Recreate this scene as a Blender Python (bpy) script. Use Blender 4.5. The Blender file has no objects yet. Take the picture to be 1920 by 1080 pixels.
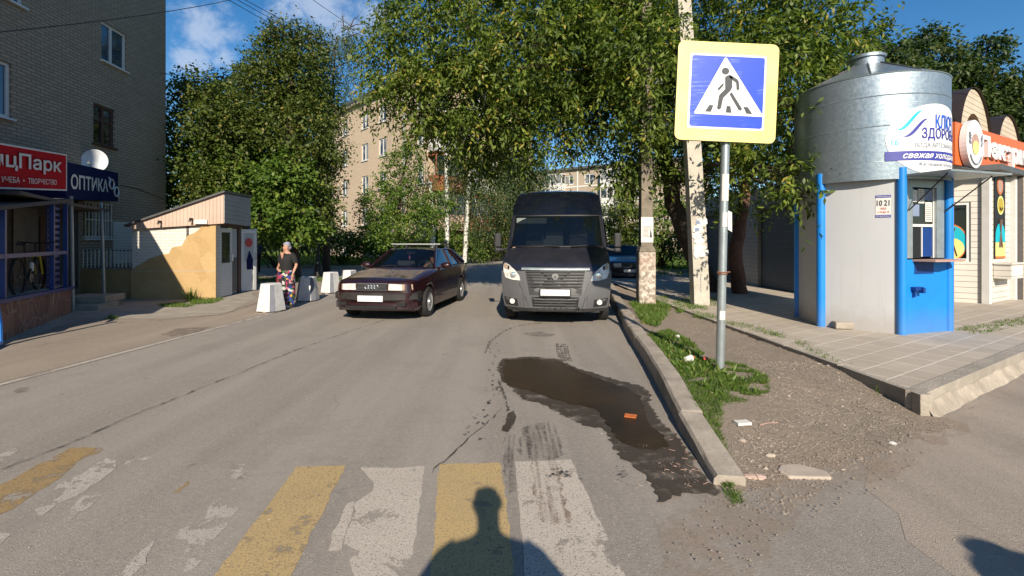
import bpy, math, random
import numpy as np
from mathutils import Vector, Matrix
R = math.radians
SC = bpy.context.scene
COL = SC.collection
random.seed(7)
RNG = np.random.default_rng(11)

# ---------------------------------------------------------------- camera, sky, sun, exposure
F = 900.0; HX = 960.0; HY = 452.0; CAMZ = 1.6          # focal length and principal point in photo pixels
cd = bpy.data.cameras.new('camera'); cam = bpy.data.objects.new('camera', cd); COL.objects.link(cam)
cam.location = (0, 0, CAMZ); cam.rotation_euler = (R(90), 0, 0)
cd.sensor_width = 36.0; cd.lens = 36.0 * F / 1920.0
cd.shift_y = -(540 - HY) / 1920.0
cd.clip_start = 0.05; cd.clip_end = 2000
SC.camera = cam

SUN_EL = R(28.3); TRX = -0.085                         # light travels (TRX, 1) on the ground
tn = math.hypot(TRX, 1.0)
travel = Vector((TRX / tn * math.cos(SUN_EL), 1 / tn * math.cos(SUN_EL), -math.sin(SUN_EL)))
sd = bpy.data.lights.new('sun', 'SUN'); sun = bpy.data.objects.new('sun', sd); COL.objects.link(sun)
sd.energy = 5.0; sd.angle = R(0.55); sd.color = (1.0, 0.885, 0.73)
sun.rotation_euler = travel.to_track_quat('-Z', 'Y').to_euler(); sun.location = (2, -12, 20)

W = bpy.data.worlds.new("World"); SC.world = W; W.use_nodes = True
nt = W.node_tree; nt.nodes.clear()
def N(t, typ, **kw):
    n = t.nodes.new(typ)
    for k, v in kw.items(): setattr(n, k, v)
    return n
out = N(nt, 'ShaderNodeOutputWorld'); bg = N(nt, 'ShaderNodeBackground')
sky = N(nt, 'ShaderNodeTexSky', sky_type='NISHITA', sun_disc=False, sun_elevation=SUN_EL,
        sun_rotation=math.atan2(-travel.x, -travel.y), air_density=1.0, dust_density=0.25, ozone_density=3.0)
sky.altitude = 200
hs = N(nt, 'ShaderNodeHueSaturation'); hs.inputs['Saturation'].default_value = 1.30; hs.inputs['Value'].default_value = 1.12
nt.links.new(sky.outputs[0], hs.inputs['Color'])
# clouds: noise gated to the few places in the sky where the photograph has them
tc = N(nt, 'ShaderNodeTexCoord')
def cloud_gate(px, py, rad, sx=1.0):
    d = Vector(((px - HX) / F, 1, (HY - py) / F)).normalized()
    sub = N(nt, 'ShaderNodeVectorMath', operation='SUBTRACT'); sub.inputs[1].default_value = d
    nt.links.new(tc.outputs['Generated'], sub.inputs[0])
    sc_ = N(nt, 'ShaderNodeVectorMath', operation='MULTIPLY'); sc_.inputs[1].default_value = (1 / sx, 1, 1)
    nt.links.new(sub.outputs[0], sc_.inputs[0])
    ln = N(nt, 'ShaderNodeVectorMath', operation='LENGTH'); nt.links.new(sc_.outputs[0], ln.inputs[0])
    mr = N(nt, 'ShaderNodeMapRange'); mr.inputs['From Min'].default_value = rad; mr.inputs['From Max'].default_value = 0
    mr.inputs['To Min'].default_value = 0; mr.inputs['To Max'].default_value = 1
    nt.links.new(ln.outputs['Value'], mr.inputs['Value'])
    return mr.outputs['Result']
gates = [cloud_gate(385, 66, .085, 1.1), cloud_gate(360, 116, .055, 1.2), cloud_gate(420, 105, .05), cloud_gate(600, 16, .11, 1.5),
         cloud_gate(700, 28, .07, 1.3), cloud_gate(560, 20, .05), cloud_gate(650, 50, .07, 1.6)]
g = gates[0]
for h in gates[1:]:
    mx = N(nt, 'ShaderNodeMath', operation='MAXIMUM'); nt.links.new(g, mx.inputs[0]); nt.links.new(h, mx.inputs[1]); g = mx.outputs[0]
nz = N(nt, 'ShaderNodeTexNoise'); nz.inputs['Scale'].default_value = 19; nz.inputs['Detail'].default_value = 9; nz.inputs['Roughness'].default_value = .68
nz.inputs['Distortion'].default_value = .35
nt.links.new(tc.outputs['Generated'], nz.inputs['Vector'])
a1 = N(nt, 'ShaderNodeMath', operation='MULTIPLY_ADD'); a1.inputs[1].default_value = .62; nt.links.new(g, a1.inputs[0]); nt.links.new(nz.outputs['Fac'], a1.inputs[2])
mr = N(nt, 'ShaderNodeMapRange', interpolation_type='SMOOTHSTEP'); mr.inputs['From Min'].default_value = .72; mr.inputs['From Max'].default_value = 1.08
mr.inputs['To Max'].default_value = .62
gm = N(nt, 'ShaderNodeMath', operation='GREATER_THAN'); gm.inputs[1].default_value = 0.0; nt.links.new(g, gm.inputs[0])
nt.links.new(a1.outputs[0], mr.inputs['Value'])
mm = N(nt, 'ShaderNodeMath', operation='MULTIPLY'); nt.links.new(mr.outputs['Result'], mm.inputs[0]); nt.links.new(gm.outputs[0], mm.inputs[1])
mix = N(nt, 'ShaderNodeMix', data_type='RGBA'); mix.inputs['B'].default_value = (5.4, 6.2, 7.6, 1)
nt.links.new(mm.outputs[0], mix.inputs['Factor']); nt.links.new(hs.outputs['Color'], mix.inputs['A'])
nt.links.new(mix.outputs['Result'], bg.inputs['Color']); bg.inputs['Strength'].default_value = 0.082
nt.links.new(bg.outputs[0], out.inputs[0])
SC.view_settings.view_transform = 'Standard'; SC.view_settings.look = 'None'
SC.view_settings.exposure = 0.50; SC.view_settings.gamma = 1.0; SC.view_settings.use_curve_mapping = False
SC.render.engine = 'CYCLES'
SC.cycles.max_bounces = 6; SC.cycles.diffuse_bounces = 3; SC.cycles.glossy_bounces = 3; SC.cycles.transparent_max_bounces = 8
SC.cycles.transmission_bounces = 3; SC.cycles.caustics_reflective = False; SC.cycles.caustics_refractive = False
SC.cycles.use_denoising = True

# ---------------------------------------------------------------- photo pixel -> place
def at(x, y, Y): return Vector(((x - HX) / F * Y, Y, CAMZ + (HY - y) / F * Y))
def gnd(x, y, z=0.0):
    Y = F * (CAMZ - z) / (y - HY); return Vector(((x - HX) / F * Y, Y, z))

# ---------------------------------------------------------------- materials
MATS = {}
def coords(t, mode='OBJ', scale=1.0):
    tc = N(t, 'ShaderNodeTexCoord'); o = tc.outputs['Object']
    if mode == 'XZ':
        s = N(t, 'ShaderNodeSeparateXYZ'); c = N(t, 'ShaderNodeCombineXYZ')
        t.links.new(o, s.inputs[0]); t.links.new(s.outputs['X'], c.inputs['X']); t.links.new(s.outputs['Z'], c.inputs['Y']); t.links.new(s.outputs['Y'], c.inputs['Z']); o = c.outputs[0]
    return o
def noise(t, vec, scale, detail=4, rough=.55, lo=0.3, hi=0.7, dist=0):
    n = N(t, 'ShaderNodeTexNoise'); n.inputs['Scale'].default_value = scale; n.inputs['Detail'].default_value = detail; n.inputs['Roughness'].default_value = rough
    n.inputs['Distortion'].default_value = dist
    t.links.new(vec, n.inputs['Vector'])
    m = N(t, 'ShaderNodeMapRange'); m.inputs['From Min'].default_value = lo; m.inputs['From Max'].default_value = hi
    t.links.new(n.outputs['Fac'], m.inputs['Value']); return m.outputs['Result']
def mixc(t, fac, a, b, blend='MIX'):
    m = N(t, 'ShaderNodeMix', data_type='RGBA', blend_type=blend)
    for k, v in (('Factor', fac), ('A', a), ('B', b)):
        if isinstance(v, (tuple, list)): m.inputs[k].default_value = (*v[:3], 1)
        elif isinstance(v, (int, float)): m.inputs[k].default_value = v
        else: t.links.new(v, m.inputs[k])
    return m.outputs['Result']
def mul(t, a, b, op='MULTIPLY'):
    m = N(t, 'ShaderNodeMath', operation=op)
    for i, v in ((0, a), (1, b)):
        if isinstance(v, (int, float)): m.inputs[i].default_value = v
        else: t.links.new(v, m.inputs[i])
    return m.outputs[0]
def new_mat(name):
    m = bpy.data.materials.new(name); m.use_nodes = True; t = m.node_tree; b = t.nodes['Principled BSDF']; MATS[name] = m
    return m, t, b
def bump(t, b, h, strength=.3, dist=.02):
    n = N(t, 'ShaderNodeBump'); n.inputs['Strength'].default_value = strength; n.inputs['Distance'].default_value = dist
    t.links.new(h, n.inputs['Height']); t.links.new(n.outputs[0], b.inputs['Normal'])
def plain(name, col, rough=.6, metal=0, var=.25, scale=6, bmp=.12, col2=None, spec=.5, coat=0, fine=60, mode='OBJ'):
    """base colour varied by two noises (dirt, wear), light bump"""
    m, t, b = new_mat(name); v = coords(t, mode)
    n1 = noise(t, v, scale); n2 = noise(t, v, fine, 3)
    c2 = col2 if col2 else tuple(c * (1 - var) for c in col)
    c = mixc(t, n1, col, c2); c = mixc(t, mul(t, n2, .35), c, tuple(x * (1 - var) for x in col))
    t.links.new(c, b.inputs['Base Color'])
    b.inputs['Roughness'].default_value = rough; b.inputs['Metallic'].default_value = metal
    b.inputs['Specular IOR Level'].default_value = spec; b.inputs['Coat Weight'].default_value = coat; b.inputs['Coat Roughness'].default_value = .04
    if bmp: bump(t, b, n2, bmp, .01)
    return m

def asphalt(name, base, tint, crack=.5, big=.35, stone=.55):
    m, t, b = new_mat(name); v = coords(t)
    a = noise(t, v, .35, 5, .6); a2 = noise(t, v, 1.7, 6, .65, .25, .75); f1 = noise(t, v, 75, 5, .75, .3, .7); f2 = noise(t, v, 180, 2, .6, .3, .7)
    c = mixc(t, mul(t, a, big), base, tint)
    c = mixc(t, mul(t, a2, .35), c, tuple(x * .72 for x in base))
    c = mixc(t, mul(t, f1, .45), c, tuple(x * .62 for x in base))
    f3 = noise(t, v, 34, 3, .65, .38, .68); c = mixc(t, mul(t, f3, .56), c, tuple(x * .52 for x in base)); f4 = noise(t, v, 13, 4, .7, .45, .7); c = mixc(t, mul(t, f4, .22), c, tuple(x * .55 for x in base))
    vo = N(t, 'ShaderNodeTexVoronoi'); vo.inputs['Scale'].default_value = 62; t.links.new(v, vo.inputs['Vector'])
    st = N(t, 'ShaderNodeMapRange'); st.inputs['From Min'].default_value = .34; st.inputs['From Max'].default_value = .16; t.links.new(vo.outputs['Distance'], st.inputs['Value'])
    sg = N(t, 'ShaderNodeSeparateColor'); t.links.new(vo.outputs['Color'], sg.inputs[0])
    g1 = mul(t, mul(t, sg.outputs[0], .72, 'GREATER_THAN'), st.outputs['Result'])
    g2 = mul(t, mul(t, sg.outputs[1], .80, 'GREATER_THAN'), st.outputs['Result'])
    c = mixc(t, mul(t, g1, stone), c, tuple(min(1, x * 1.9) for x in base)); c = mixc(t, mul(t, g2, .7), c, tuple(x * .3 for x in base))
    # long wandering cracks
    cv = N(t, 'ShaderNodeTexVoronoi', feature='DISTANCE_TO_EDGE'); cv.inputs['Scale'].default_value = .42
    dn = N(t, 'ShaderNodeTexNoise'); dn.inputs['Scale'].default_value = 2.3; dn.inputs['Detail'].default_value = 6; t.links.new(v, dn.inputs['Vector'])
    ad = N(t, 'ShaderNodeVectorMath', operation='MULTIPLY_ADD'); ad.inputs[1].default_value = (.55, .55, 0); t.links.new(dn.outputs['Color'], ad.inputs[0]); t.links.new(v, ad.inputs[2])
    t.links.new(ad.outputs[0], cv.inputs['Vector'])
    cm = N(t, 'ShaderNodeMapRange'); cm.inputs['From Min'].default_value = .006; cm.inputs['From Max'].default_value = .001; t.links.new(cv.outputs['Distance'], cm.inputs['Value'])
    gate = noise(t, v, .8, 3, .5, .5, .62)
    c = mixc(t, mul(t, mul(t, cm.outputs['Result'], gate), crack), c, tuple(x * .35 for x in base))
    mpt = N(t, 'ShaderNodeMapping'); mpt.inputs['Scale'].default_value = (1.5, .10, 1); mpt.inputs['Rotation'].default_value = (0, 0, R(3)); t.links.new(v, mpt.inputs['Vector'])
    tr_ = noise(t, mpt.outputs[0], 1.0, 4, .55, .35, .65); c = mixc(t, mul(t, tr_, .42), c, tuple(min(1, x * 1.28) for x in base))
    bl_ = noise(t, v, .9, 7, .75, .50, .64); c = mixc(t, mul(t, bl_, .28), c, tuple(x * .6 for x in base))
    # little oil spots
    sv = N(t, 'ShaderNodeTexVoronoi'); sv.inputs['Scale'].default_value = 2.1; t.links.new(ad.outputs[0], sv.inputs['Vector'])
    ss = N(t, 'ShaderNodeMapRange'); ss.inputs['From Min'].default_value = .075; ss.inputs['From Max'].default_value = .03; t.links.new(sv.outputs['Distance'], ss.inputs['Value'])
    sg2 = N(t, 'ShaderNodeSeparateColor'); t.links.new(sv.outputs['Color'], sg2.inputs[0])
    c = mixc(t, mul(t, mul(t, mul(t, sg2.outputs[0], .6, 'GREATER_THAN'), ss.outputs['Result']), .55), c, tuple(x * .4 for x in base))
    t.links.new(c, b.inputs['Base Color']); b.inputs['Roughness'].default_value = .88; b.inputs['Specular IOR Level'].default_value = .25
    bump(t, b, mul(t, f1, f2, 'ADD'), .5, .005)
    return m
asphalt('asphalt', (.345, .308, .266), (.385, .338, .286))
asphalt('asphalt_side', (.385, .325, .265), (.35, .30, .245), .0, .6, .35)
asphalt('asphalt_walk', (.37, .305, .24), (.32, .275, .225), .6, .6, .3)

def paint(name, col, thr_lo, thr_hi, scale=3.0, dirt=(.2, .17, .14)):
    m, t, b = new_mat(name); v = coords(t)
    n1 = noise(t, v, scale, 9, .75, thr_lo, thr_hi, .4); n2 = noise(t, v, 70, 3, .6, .30, .75); n3 = noise(t, v, 1.2, 5, .6)
    c = mixc(t, mul(t, n3, .25), col, dirt); c = mixc(t, mul(t, n2, .25), c, dirt)
    t.links.new(c, b.inputs['Base Color']); b.inputs['Roughness'].default_value = .75
    vs = noise(t, v, 80, 3, .7, .33, .45)
    t.links.new(mul(t, n1, vs), b.inputs['Alpha']); bump(t, b, n2, .3, .004)
    return m
paint('paint_white', (.55, .49, .42), .395, .43); paint('paint_white_worn', (.47, .43, .375), .43, .47, 6)
paint('paint_yellow', (.53, .375, .16), .36, .43, 4); paint('paint_yellow_worn', (.36, .24, .095), .42, .50, 5)
paint('paint_line', (.55, .50, .44), .36, .46, 2.2)

def dirtmat():
    m, t, b = new_mat('dirt'); v = coords(t)
    a = noise(t, v, 1.1, 6, .6); f = noise(t, v, 28, 5, .7); g = noise(t, v, 90, 3, .7)
    c = mixc(t, a, (.46, .35, .255), (.37, .305, .24)); c = mixc(t, mul(t, f, .5), c, (.24, .195, .155)); c = mixc(t, mul(t, g, .3), c, (.50, .42, .33))
    t.links.new(c, b.inputs['Base Color']); b.inputs['Roughness'].default_value = .95; bump(t, b, mul(t, f, g, 'ADD'), .9, .02)
dirtmat()
def turf():
    m, t, b = new_mat('turf'); v = coords(t)
    a = noise(t, v, .5, 6, .6); f = noise(t, v, 14, 5, .7)
    c = mixc(t, a, (.055, .115, .018), (.12, .15, .04)); c = mixc(t, mul(t, f, .6), c, (.03, .06, .012))
    t.links.new(c, b.inputs['Base Color']); b.inputs['Roughness'].default_value = .9; bump(t, b, f, 1, .05)
turf()
def pavers(name, bw, bh, c1, c2, mortar):
    m, t, b = new_mat(name); v = coords(t)
    rot = N(t, 'ShaderNodeMapping'); rot.inputs['Rotation'].default_value = (0, 0, R(-32)); t.links.new(v, rot.inputs['Vector'])
    br = N(t, 'ShaderNodeTexBrick'); br.inputs['Scale'].default_value = 1; br.inputs['Brick Width'].default_value = bw; br.inputs['Row Height'].default_value = bh
    br.inputs['Mortar Size'].default_value = .012; br.inputs['Color1'].default_value = (*c1, 1); br.inputs['Color2'].default_value = (*c2, 1); br.inputs['Mortar'].default_value = (*mortar, 1)
    br.inputs['Mortar Smooth'].default_value = .3; br.offset = .5
    t.links.new(rot.outputs[0], br.inputs['Vector'])
    n1 = noise(t, v, 1.6, 6, .62); n2 = noise(t, v, 45, 4, .7)
    c = mixc(t, mul(t, n1, .45), br.outputs['Color'], tuple(x * .62 for x in c1)); c = mixc(t, mul(t, n2, .35), c, tuple(x * .6 for x in c1))
    t.links.new(c, b.inputs['Base Color']); b.inputs['Roughness'].default_value = .88
    bump(t, b, mul(t, mul(t, br.outputs['Fac'], -1.0), mul(t, n2, .3), 'ADD'), .5, .012)
pavers('pavers', .42, .30, (.46, .39, .31), (.54, .465, .37), (.74, .67, .57))
pavers('pavers_far', .9, .6, (.34, .26, .20), (.40, .30, .23), (.20, .16, .12))
def bricks(name, c1, c2, mortar, bw=.26, bh=.088, stain=.4, ms=.012, bs=.6):
    m, t, b = new_mat(name); v = coords(t, 'XZ')
    br = N(t, 'ShaderNodeTexBrick'); br.inputs['Scale'].default_value = 1; br.inputs['Brick Width'].default_value = bw; br.inputs['Row Height'].default_value = bh
    br.inputs['Mortar Size'].default_value = ms; br.inputs['Color1'].default_value = (*c1, 1); br.inputs['Color2'].default_value = (*c2, 1); br.inputs['Mortar'].default_value = (*mortar, 1)
    t.links.new(v, br.inputs['Vector'])
    n1 = noise(t, v, .45, 6, .6); n2 = noise(t, v, 30, 4, .7)
    c = mixc(t, mul(t, n1, stain), br.outputs['Color'], tuple(x * .55 for x in c1)); c = mixc(t, mul(t, n2, .3), c, tuple(x * .6 for x in c1))
    t.links.new(c, b.inputs['Base Color']); b.inputs['Roughness'].default_value = .92
    bump(t, b, mul(t, mul(t, br.outputs['Fac'], -1.0), mul(t, n2, .35), 'ADD'), bs, .02)
bricks('brick_grey', (.47, .365, .26), (.37, .285, .205), (.18, .14, .105))
bricks('brick_tan', (.58, .45, .32), (.53, .41, .29), (.48, .38, .27), .5, .1, .3, .008, .2)
bricks('brick_far', (.45, .36, .27), (.42, .34, .25), (.42, .34, .26), 3.2, 2.7, .2, .03, .1)
bricks('brick_white', (.74, .70, .62), (.70, .66, .58), (.55, .50, .43), .26, .085, .12, .008)
def stonework(name, c1, c2, mortar, scale, ms=.035, bs=.6, stretch=1.0):
    m, t, b = new_mat(name); v0 = coords(t, 'XZ')
    mp = N(t, 'ShaderNodeMapping'); mp.inputs['Scale'].default_value = (1, stretch, 0.001); t.links.new(v0, mp.inputs['Vector']); v = mp.outputs[0]
    dn = N(t, 'ShaderNodeTexNoise'); dn.inputs['Scale'].default_value = 3; dn.inputs['Detail'].default_value = 3; t.links.new(v, dn.inputs['Vector'])
    ad = N(t, 'ShaderNodeVectorMath', operation='MULTIPLY_ADD'); ad.inputs[1].default_value = (.22, .22, 0); t.links.new(dn.outputs['Color'], ad.inputs[0]); t.links.new(v, ad.inputs[2])
    e = N(t, 'ShaderNodeTexVoronoi', feature='DISTANCE_TO_EDGE'); e.inputs['Scale'].default_value = scale; t.links.new(ad.outputs[0], e.inputs['Vector'])
    k = N(t, 'ShaderNodeTexVoronoi'); k.inputs['Scale'].default_value = scale; t.links.new(ad.outputs[0], k.inputs['Vector'])
    sg = N(t, 'ShaderNodeSeparateColor'); t.links.new(k.outputs['Color'], sg.inputs[0])
    mr = N(t, 'ShaderNodeMapRange'); mr.inputs['From Max'].default_value = ms; t.links.new(e.outputs['Distance'], mr.inputs['Value'])
    n2 = noise(t, v, 18, 4, .7)
    c = mixc(t, sg.outputs[0], c1, c2); c = mixc(t, mul(t, n2, .3), c, tuple(x * .6 for x in c1)); c = mixc(t, mr.outputs['Result'], mortar, c)
    t.links.new(c, b.inputs['Base Color']); b.inputs['Roughness'].default_value = .85; bump(t, b, mul(t, mr.outputs['Result'], mul(t, n2, .3), 'ADD'), bs, .03)
stonework('stone_red', (.16, .075, .055), (.28, .15, .11), (.42, .33, .26), 3.2)
stonework('stone_yellow', (.43, .285, .125), (.50, .34, .16), (.45, .30, .14), 2.6, .02, .25)
def siding(name, col, pitch, vertical=False, dirt=.5):
    m, t, b = new_mat(name); v = coords(t, 'XZ')
    s = N(t, 'ShaderNodeSeparateXYZ'); t.links.new(v, s.inputs[0])
    fr = mul(t, mul(t, s.outputs['X' if vertical else 'Y'], 1 / pitch), 1.0, 'FRACT' if False else 'MULTIPLY')
    f = N(t, 'ShaderNodeMath', operation='FRACT'); t.links.new(fr, f.inputs[0])
    g = N(t, 'ShaderNodeMapRange'); g.inputs['From Min'].default_value = .0; g.inputs['From Max'].default_value = .10; t.links.new(f.outputs[0], g.inputs['Value'])
    n1 = noise(t, v, 1.5, 6, .6); n2 = noise(t, v, 30, 4)
    c = mixc(t, mul(t, n1, dirt), col, tuple(x * .6 for x in col)); c = mixc(t, mul(t, n2, .2), c, tuple(x * .7 for x in col)); c = mixc(t, g.outputs['Result'], tuple(x * .3 for x in col), c)
    t.links.new(c, b.inputs['Base Color']); b.inputs['Roughness'].default_value = .55
    bump(t, b, mul(t, g.outputs['Result'], mul(t, f.outputs[0], .8), 'SUBTRACT'), .6, .02)
siding('siding_white', (.66, .62, .55), .13); siding('siding_beige', (.62, .52, .38), .13); siding('siding_grey', (.42, .40, .38), .13)
siding('siding_pink', (.58, .42, .33), .1, True, .45); siding('shutter', (.10, .12, .14), .09); siding('roof_brown', (.035, .025, .022), .45, True)
plain('concrete', (.42, .37, .30), .9, var=.35, scale=3, bmp=.5, fine=40); plain('concrete_light', (.55, .51, .43), .9, var=.3, scale=4, bmp=.5, fine=40)
plain('kerb', (.44, .38, .31), .92, var=.4, scale=6, bmp=.3, fine=60); plain('kerb_white', (.47, .405, .32), .92, var=.5, scale=3.5, bmp=.8, fine=16)
def whitewash():
    m, t, b = new_mat('whitewash'); v = coords(t)
    a = noise(t, v, 7, 7, .7, .44, .56); f = noise(t, v, 40, 3)
    h = noise(t, v, 2.2, 3, .5, .5, .6)
    c = mixc(t, a, (.25, .20, .155), (.62, .56, .48)); c = mixc(t, mul(t, h, .4), c, (.36, .20, .14)); c = mixc(t, mul(t, f, .3), c, (.2, .16, .12))
    t.links.new(c, b.inputs['Base Color']); b.inputs['Roughness'].default_value = .9; bump(t, b, a, .5, .01)
whitewash()
plain('concrete_brown', (.26, .22, .17), .92, var=.5, scale=5, bmp=.5, fine=30)
plain('paper', (.68, .66, .61), .8, var=.12, scale=20, bmp=.1); plain('ink', (.06, .06, .07), .7, var=.1, bmp=0); plain('paper_blue', (.22, .28, .42), .8, var=.3, bmp=0)
plain('steel', (.42, .47, .48), .38, .55, var=.25, scale=8, bmp=.08); plain('steel_dark', (.16, .16, .16), .5, .5, var=.3)
plain('rust', (.30, .12, .06), .8, var=.4); plain('black', (.012, .012, .013), .5, var=.2, bmp=0); plain('rubber', (.022, .021, .020), .85, var=.4, bmp=.4)
plain('plastic_grey', (.105, .105, .108), .5, var=.2, scale=3, bmp=.1); plain('plastic_dark', (.022, .022, .024), .6, var=.3, bmp=.1)
plain('blue_paint', (.010, .235, .72), .42, var=.16, scale=3, bmp=.06); plain('blue_dark', (.006, .045, .22), .45, var=.3, scale=4, bmp=.05)
plain('white_panel', (.47, .48, .49), .5, var=.10, scale=1.6, bmp=.03, col2=(.43, .44, .45))
def grime(name, amt):
    m = MATS[name]; t = m.node_tree; b = t.nodes['Principled BSDF']; v = coords(t); s = N(t, 'ShaderNodeSeparateXYZ'); t.links.new(v, s.inputs[0]); n = noise(t, v, 6, 6, .7, .2, .8)
    q = N(t, 'ShaderNodeMapRange'); q.inputs['From Min'].default_value = .30; q.inputs['From Max'].default_value = .0; t.links.new(mul(t, s.outputs['Z'], mul(t, n, .22), 'SUBTRACT'), q.inputs['Value'])
    mp = N(t, 'ShaderNodeMapping'); mp.inputs['Scale'].default_value = (22, 22, 1.2); t.links.new(v, mp.inputs['Vector']); d = noise(t, mp.outputs[0], 1.0, 4, .6, .58, .8)
    src = b.inputs['Base Color'].links[0].from_socket; c = mixc(t, mul(t, q.outputs['Result'], amt), src, (.26, .21, .16)); c = mixc(t, mul(t, d, amt * .45), c, (.22, .18, .14)); t.links.new(c, b.inputs['Base Color'])
grime('white_panel', .38); grime('blue_paint', .16)
plain('white_paint', (.72, .70, .66), .55, var=.15, scale=5)
plain('grey_stripe', (.17, .18, .21), .8, var=.2, scale=6, bmp=.3); plain('block_white', (.70, .69, .66), .85, var=.25, scale=7, bmp=.4, fine=25)
plain('red_sign', (.50, .014, .022), .8, var=.12, bmp=0, spec=.1); plain('navy_sign', (.010, .016, .075), .8, var=.12, bmp=0, spec=.1); plain('orange_sign', (.66, .14, .035), .45, var=.12, bmp=0)
plain('letter_white', (.74, .73, .72), .5, var=.06, bmp=0); plain('letter_blue', (.02, .10, .52), .5, var=.05, bmp=0); plain('letter_navy', (.04, .045, .28), .5, var=.05, bmp=0)
plain('letter_teal', (.0, .42, .52), .5, var=.05, bmp=0); plain('letter_grey', (.18, .20, .25), .5, var=.05, bmp=0); plain('letter_red', (.55, .06, .05), .5, var=.05, bmp=0)
plain('sign_yellow', (.78, .66, .18), .4, var=.05, scale=3, bmp=0, col2=(.78, .68, .28)); plain('sign_black', (.03, .035, .04), .5, var=.1, bmp=0); plain('sign_white', (.78, .78, .76), .4, var=.05, bmp=0)
def signblue():
    m, t, b = new_mat('sign_blue'); v = coords(t, 'XZ')
    mp = N(t, 'ShaderNodeMapping'); mp.inputs['Scale'].default_value = (3.5, 40, 1); t.links.new(v, mp.inputs['Vector'])
    a = noise(t, mp.outputs[0], 1.0, 5, .7, .5, .75); g = noise(t, v, 4.2, 2, .5, .5, .68)
    c = mixc(t, mul(t, mul(t, a, g), .6), (.008, .055, .58), (.42, .52, .72)); t.links.new(c, b.inputs['Base Color']); b.inputs['Roughness'].default_value = .4
signblue()
plain('brown_wood', (.10, .045, .03), .6, var=.3); plain('window_white', (.70, .69, .66), .45, var=.1, bmp=0)
plain('bark', (.085, .062, .045), .95, var=.55, scale=9, bmp=1.0, fine=30); plain('bark_red', (.17, .085, .06), .95, var=.5, scale=9, bmp=1.0, fine=30)
def birchbark():
    m, t, b = new_mat('birch_bark'); v = coords(t); mp = N(t, 'ShaderNodeMapping'); mp.inputs['Scale'].default_value = (2, 2, 7); t.links.new(v, mp.inputs['Vector'])
    a = noise(t, mp.outputs[0], 1.6, 5, .7, .56, .62); c = mixc(t, a, (.62, .60, .54), (.05, .045, .04)); t.links.new(c, b.inputs['Base Color']); b.inputs['Roughness'].default_value = .85
birchbark()
plain('skin', (.50, .27, .185), .55, var=.12, scale=12, bmp=0); plain('hair_grey', (.33, .33, .38), .8, var=.3, scale=20, bmp=.4); plain('cloth_black', (.012, .012, .013), .85, var=.3, bmp=.2)
plain('cloth_blue', (.05, .09, .17), .85, var=.2, bmp=.2); plain('cloth_grey', (.12, .13, .14), .85, var=.2, bmp=.2); plain('shoe', (.55, .50, .44), .6, var=.1, bmp=0); plain('bag_red', (.16, .02, .03), .6, var=.2)
def floral():
    m, t, b = new_mat('floral'); v = coords(t)
    vo = N(t, 'ShaderNodeTexVoronoi'); vo.inputs['Scale'].default_value = 17; t.links.new(v, vo.inputs['Vector'])
    sg = N(t, 'ShaderNodeSeparateColor'); t.links.new(vo.outputs['Color'], sg.inputs[0])
    cr = N(t, 'ShaderNodeValToRGB'); cr.color_ramp.interpolation = 'CONSTANT'
    cols = [(0, (.012, .012, .016)), (.30, (.36, .04, .10)), (.42, (.50, .48, .44)), (.60, (.03, .12, .04)), (.74, (.45, .12, .20)), (.84, (.02, .03, .18)), (.94, (.40, .26, .05))]
    cr.color_ramp.elements[0].position = 0; cr.color_ramp.elements[0].color = (*cols[0][1], 1); cr.color_ramp.elements[1].position = cols[1][0]; cr.color_ramp.elements[1].color = (*cols[1][1], 1)
    for p, c_ in cols[2:]: e = cr.color_ramp.elements.new(p); e.color = (*c_, 1)
    t.links.new(sg.outputs[0], cr.inputs[0]); t.links.new(cr.outputs[0], b.inputs['Base Color']); b.inputs['Roughness'].default_value = .85
floral()
def carpaint(name, col, dust=(.25, .22, .18), d=.10, rough=.28, coat=.8):
    m, t, b = new_mat(name); v = coords(t); a = noise(t, v, 2.5, 6, .65); f = noise(t, v, 40, 3)
    c = mixc(t, mul(t, a, d), col, dust); t.links.new(c, b.inputs['Base Color']); b.inputs['Roughness'].default_value = rough; b.inputs['Metallic'].default_value = .3
    b.inputs['Coat Weight'].default_value = coat; b.inputs['Coat Roughness'].default_value = .07
    mrr = N(t, 'ShaderNodeMapRange'); mrr.inputs['To Min'].default_value = rough; mrr.inputs['To Max'].default_value = rough + .2; t.links.new(a, mrr.inputs['Value']); t.links.new(mrr.outputs['Result'], b.inputs['Roughness'])
carpaint('maroon', (.020, .002, .005), d=.02, rough=.3); carpaint('graphite', (.018, .019, .032), d=.04); carpaint('roof_navy', (.004, .006, .016), d=.02, rough=.15); carpaint('navy_car', (.006, .014, .055), d=.03)
carpaint('bumper_dark', (.018, .016, .017), d=.12, rough=.5, coat=.1)
plain('chrome', (.75, .75, .75), .18, .95, var=.1, bmp=0); plain('alloy', (.62, .62, .62), .35, .6, var=.15, bmp=0); plain('plate', (.70, .70, .70), .5, var=.05, bmp=0)
plain('lamp_amber', (.42, .30, .20), .15, var=.1, bmp=0, coat=1); plain('seat', (.10, .11, .11), .9, var=.3); plain('interior', (.02, .02, .022), .8, var=.3); plain('seat_light', (.20, .24, .22), .9, var=.2)
def lampglass():
    m, t, b = new_mat('lamp_glass'); v = coords(t); a = noise(t, v, 14, 3, .6)
    c = mixc(t, a, (.80, .78, .74), (.45, .42, .38)); t.links.new(c, b.inputs['Base Color']); b.inputs['Roughness'].default_value = .2; b.inputs['Coat Weight'].default_value = .3
    bump(t, b, a, .4, .02)
lampglass()
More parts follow.
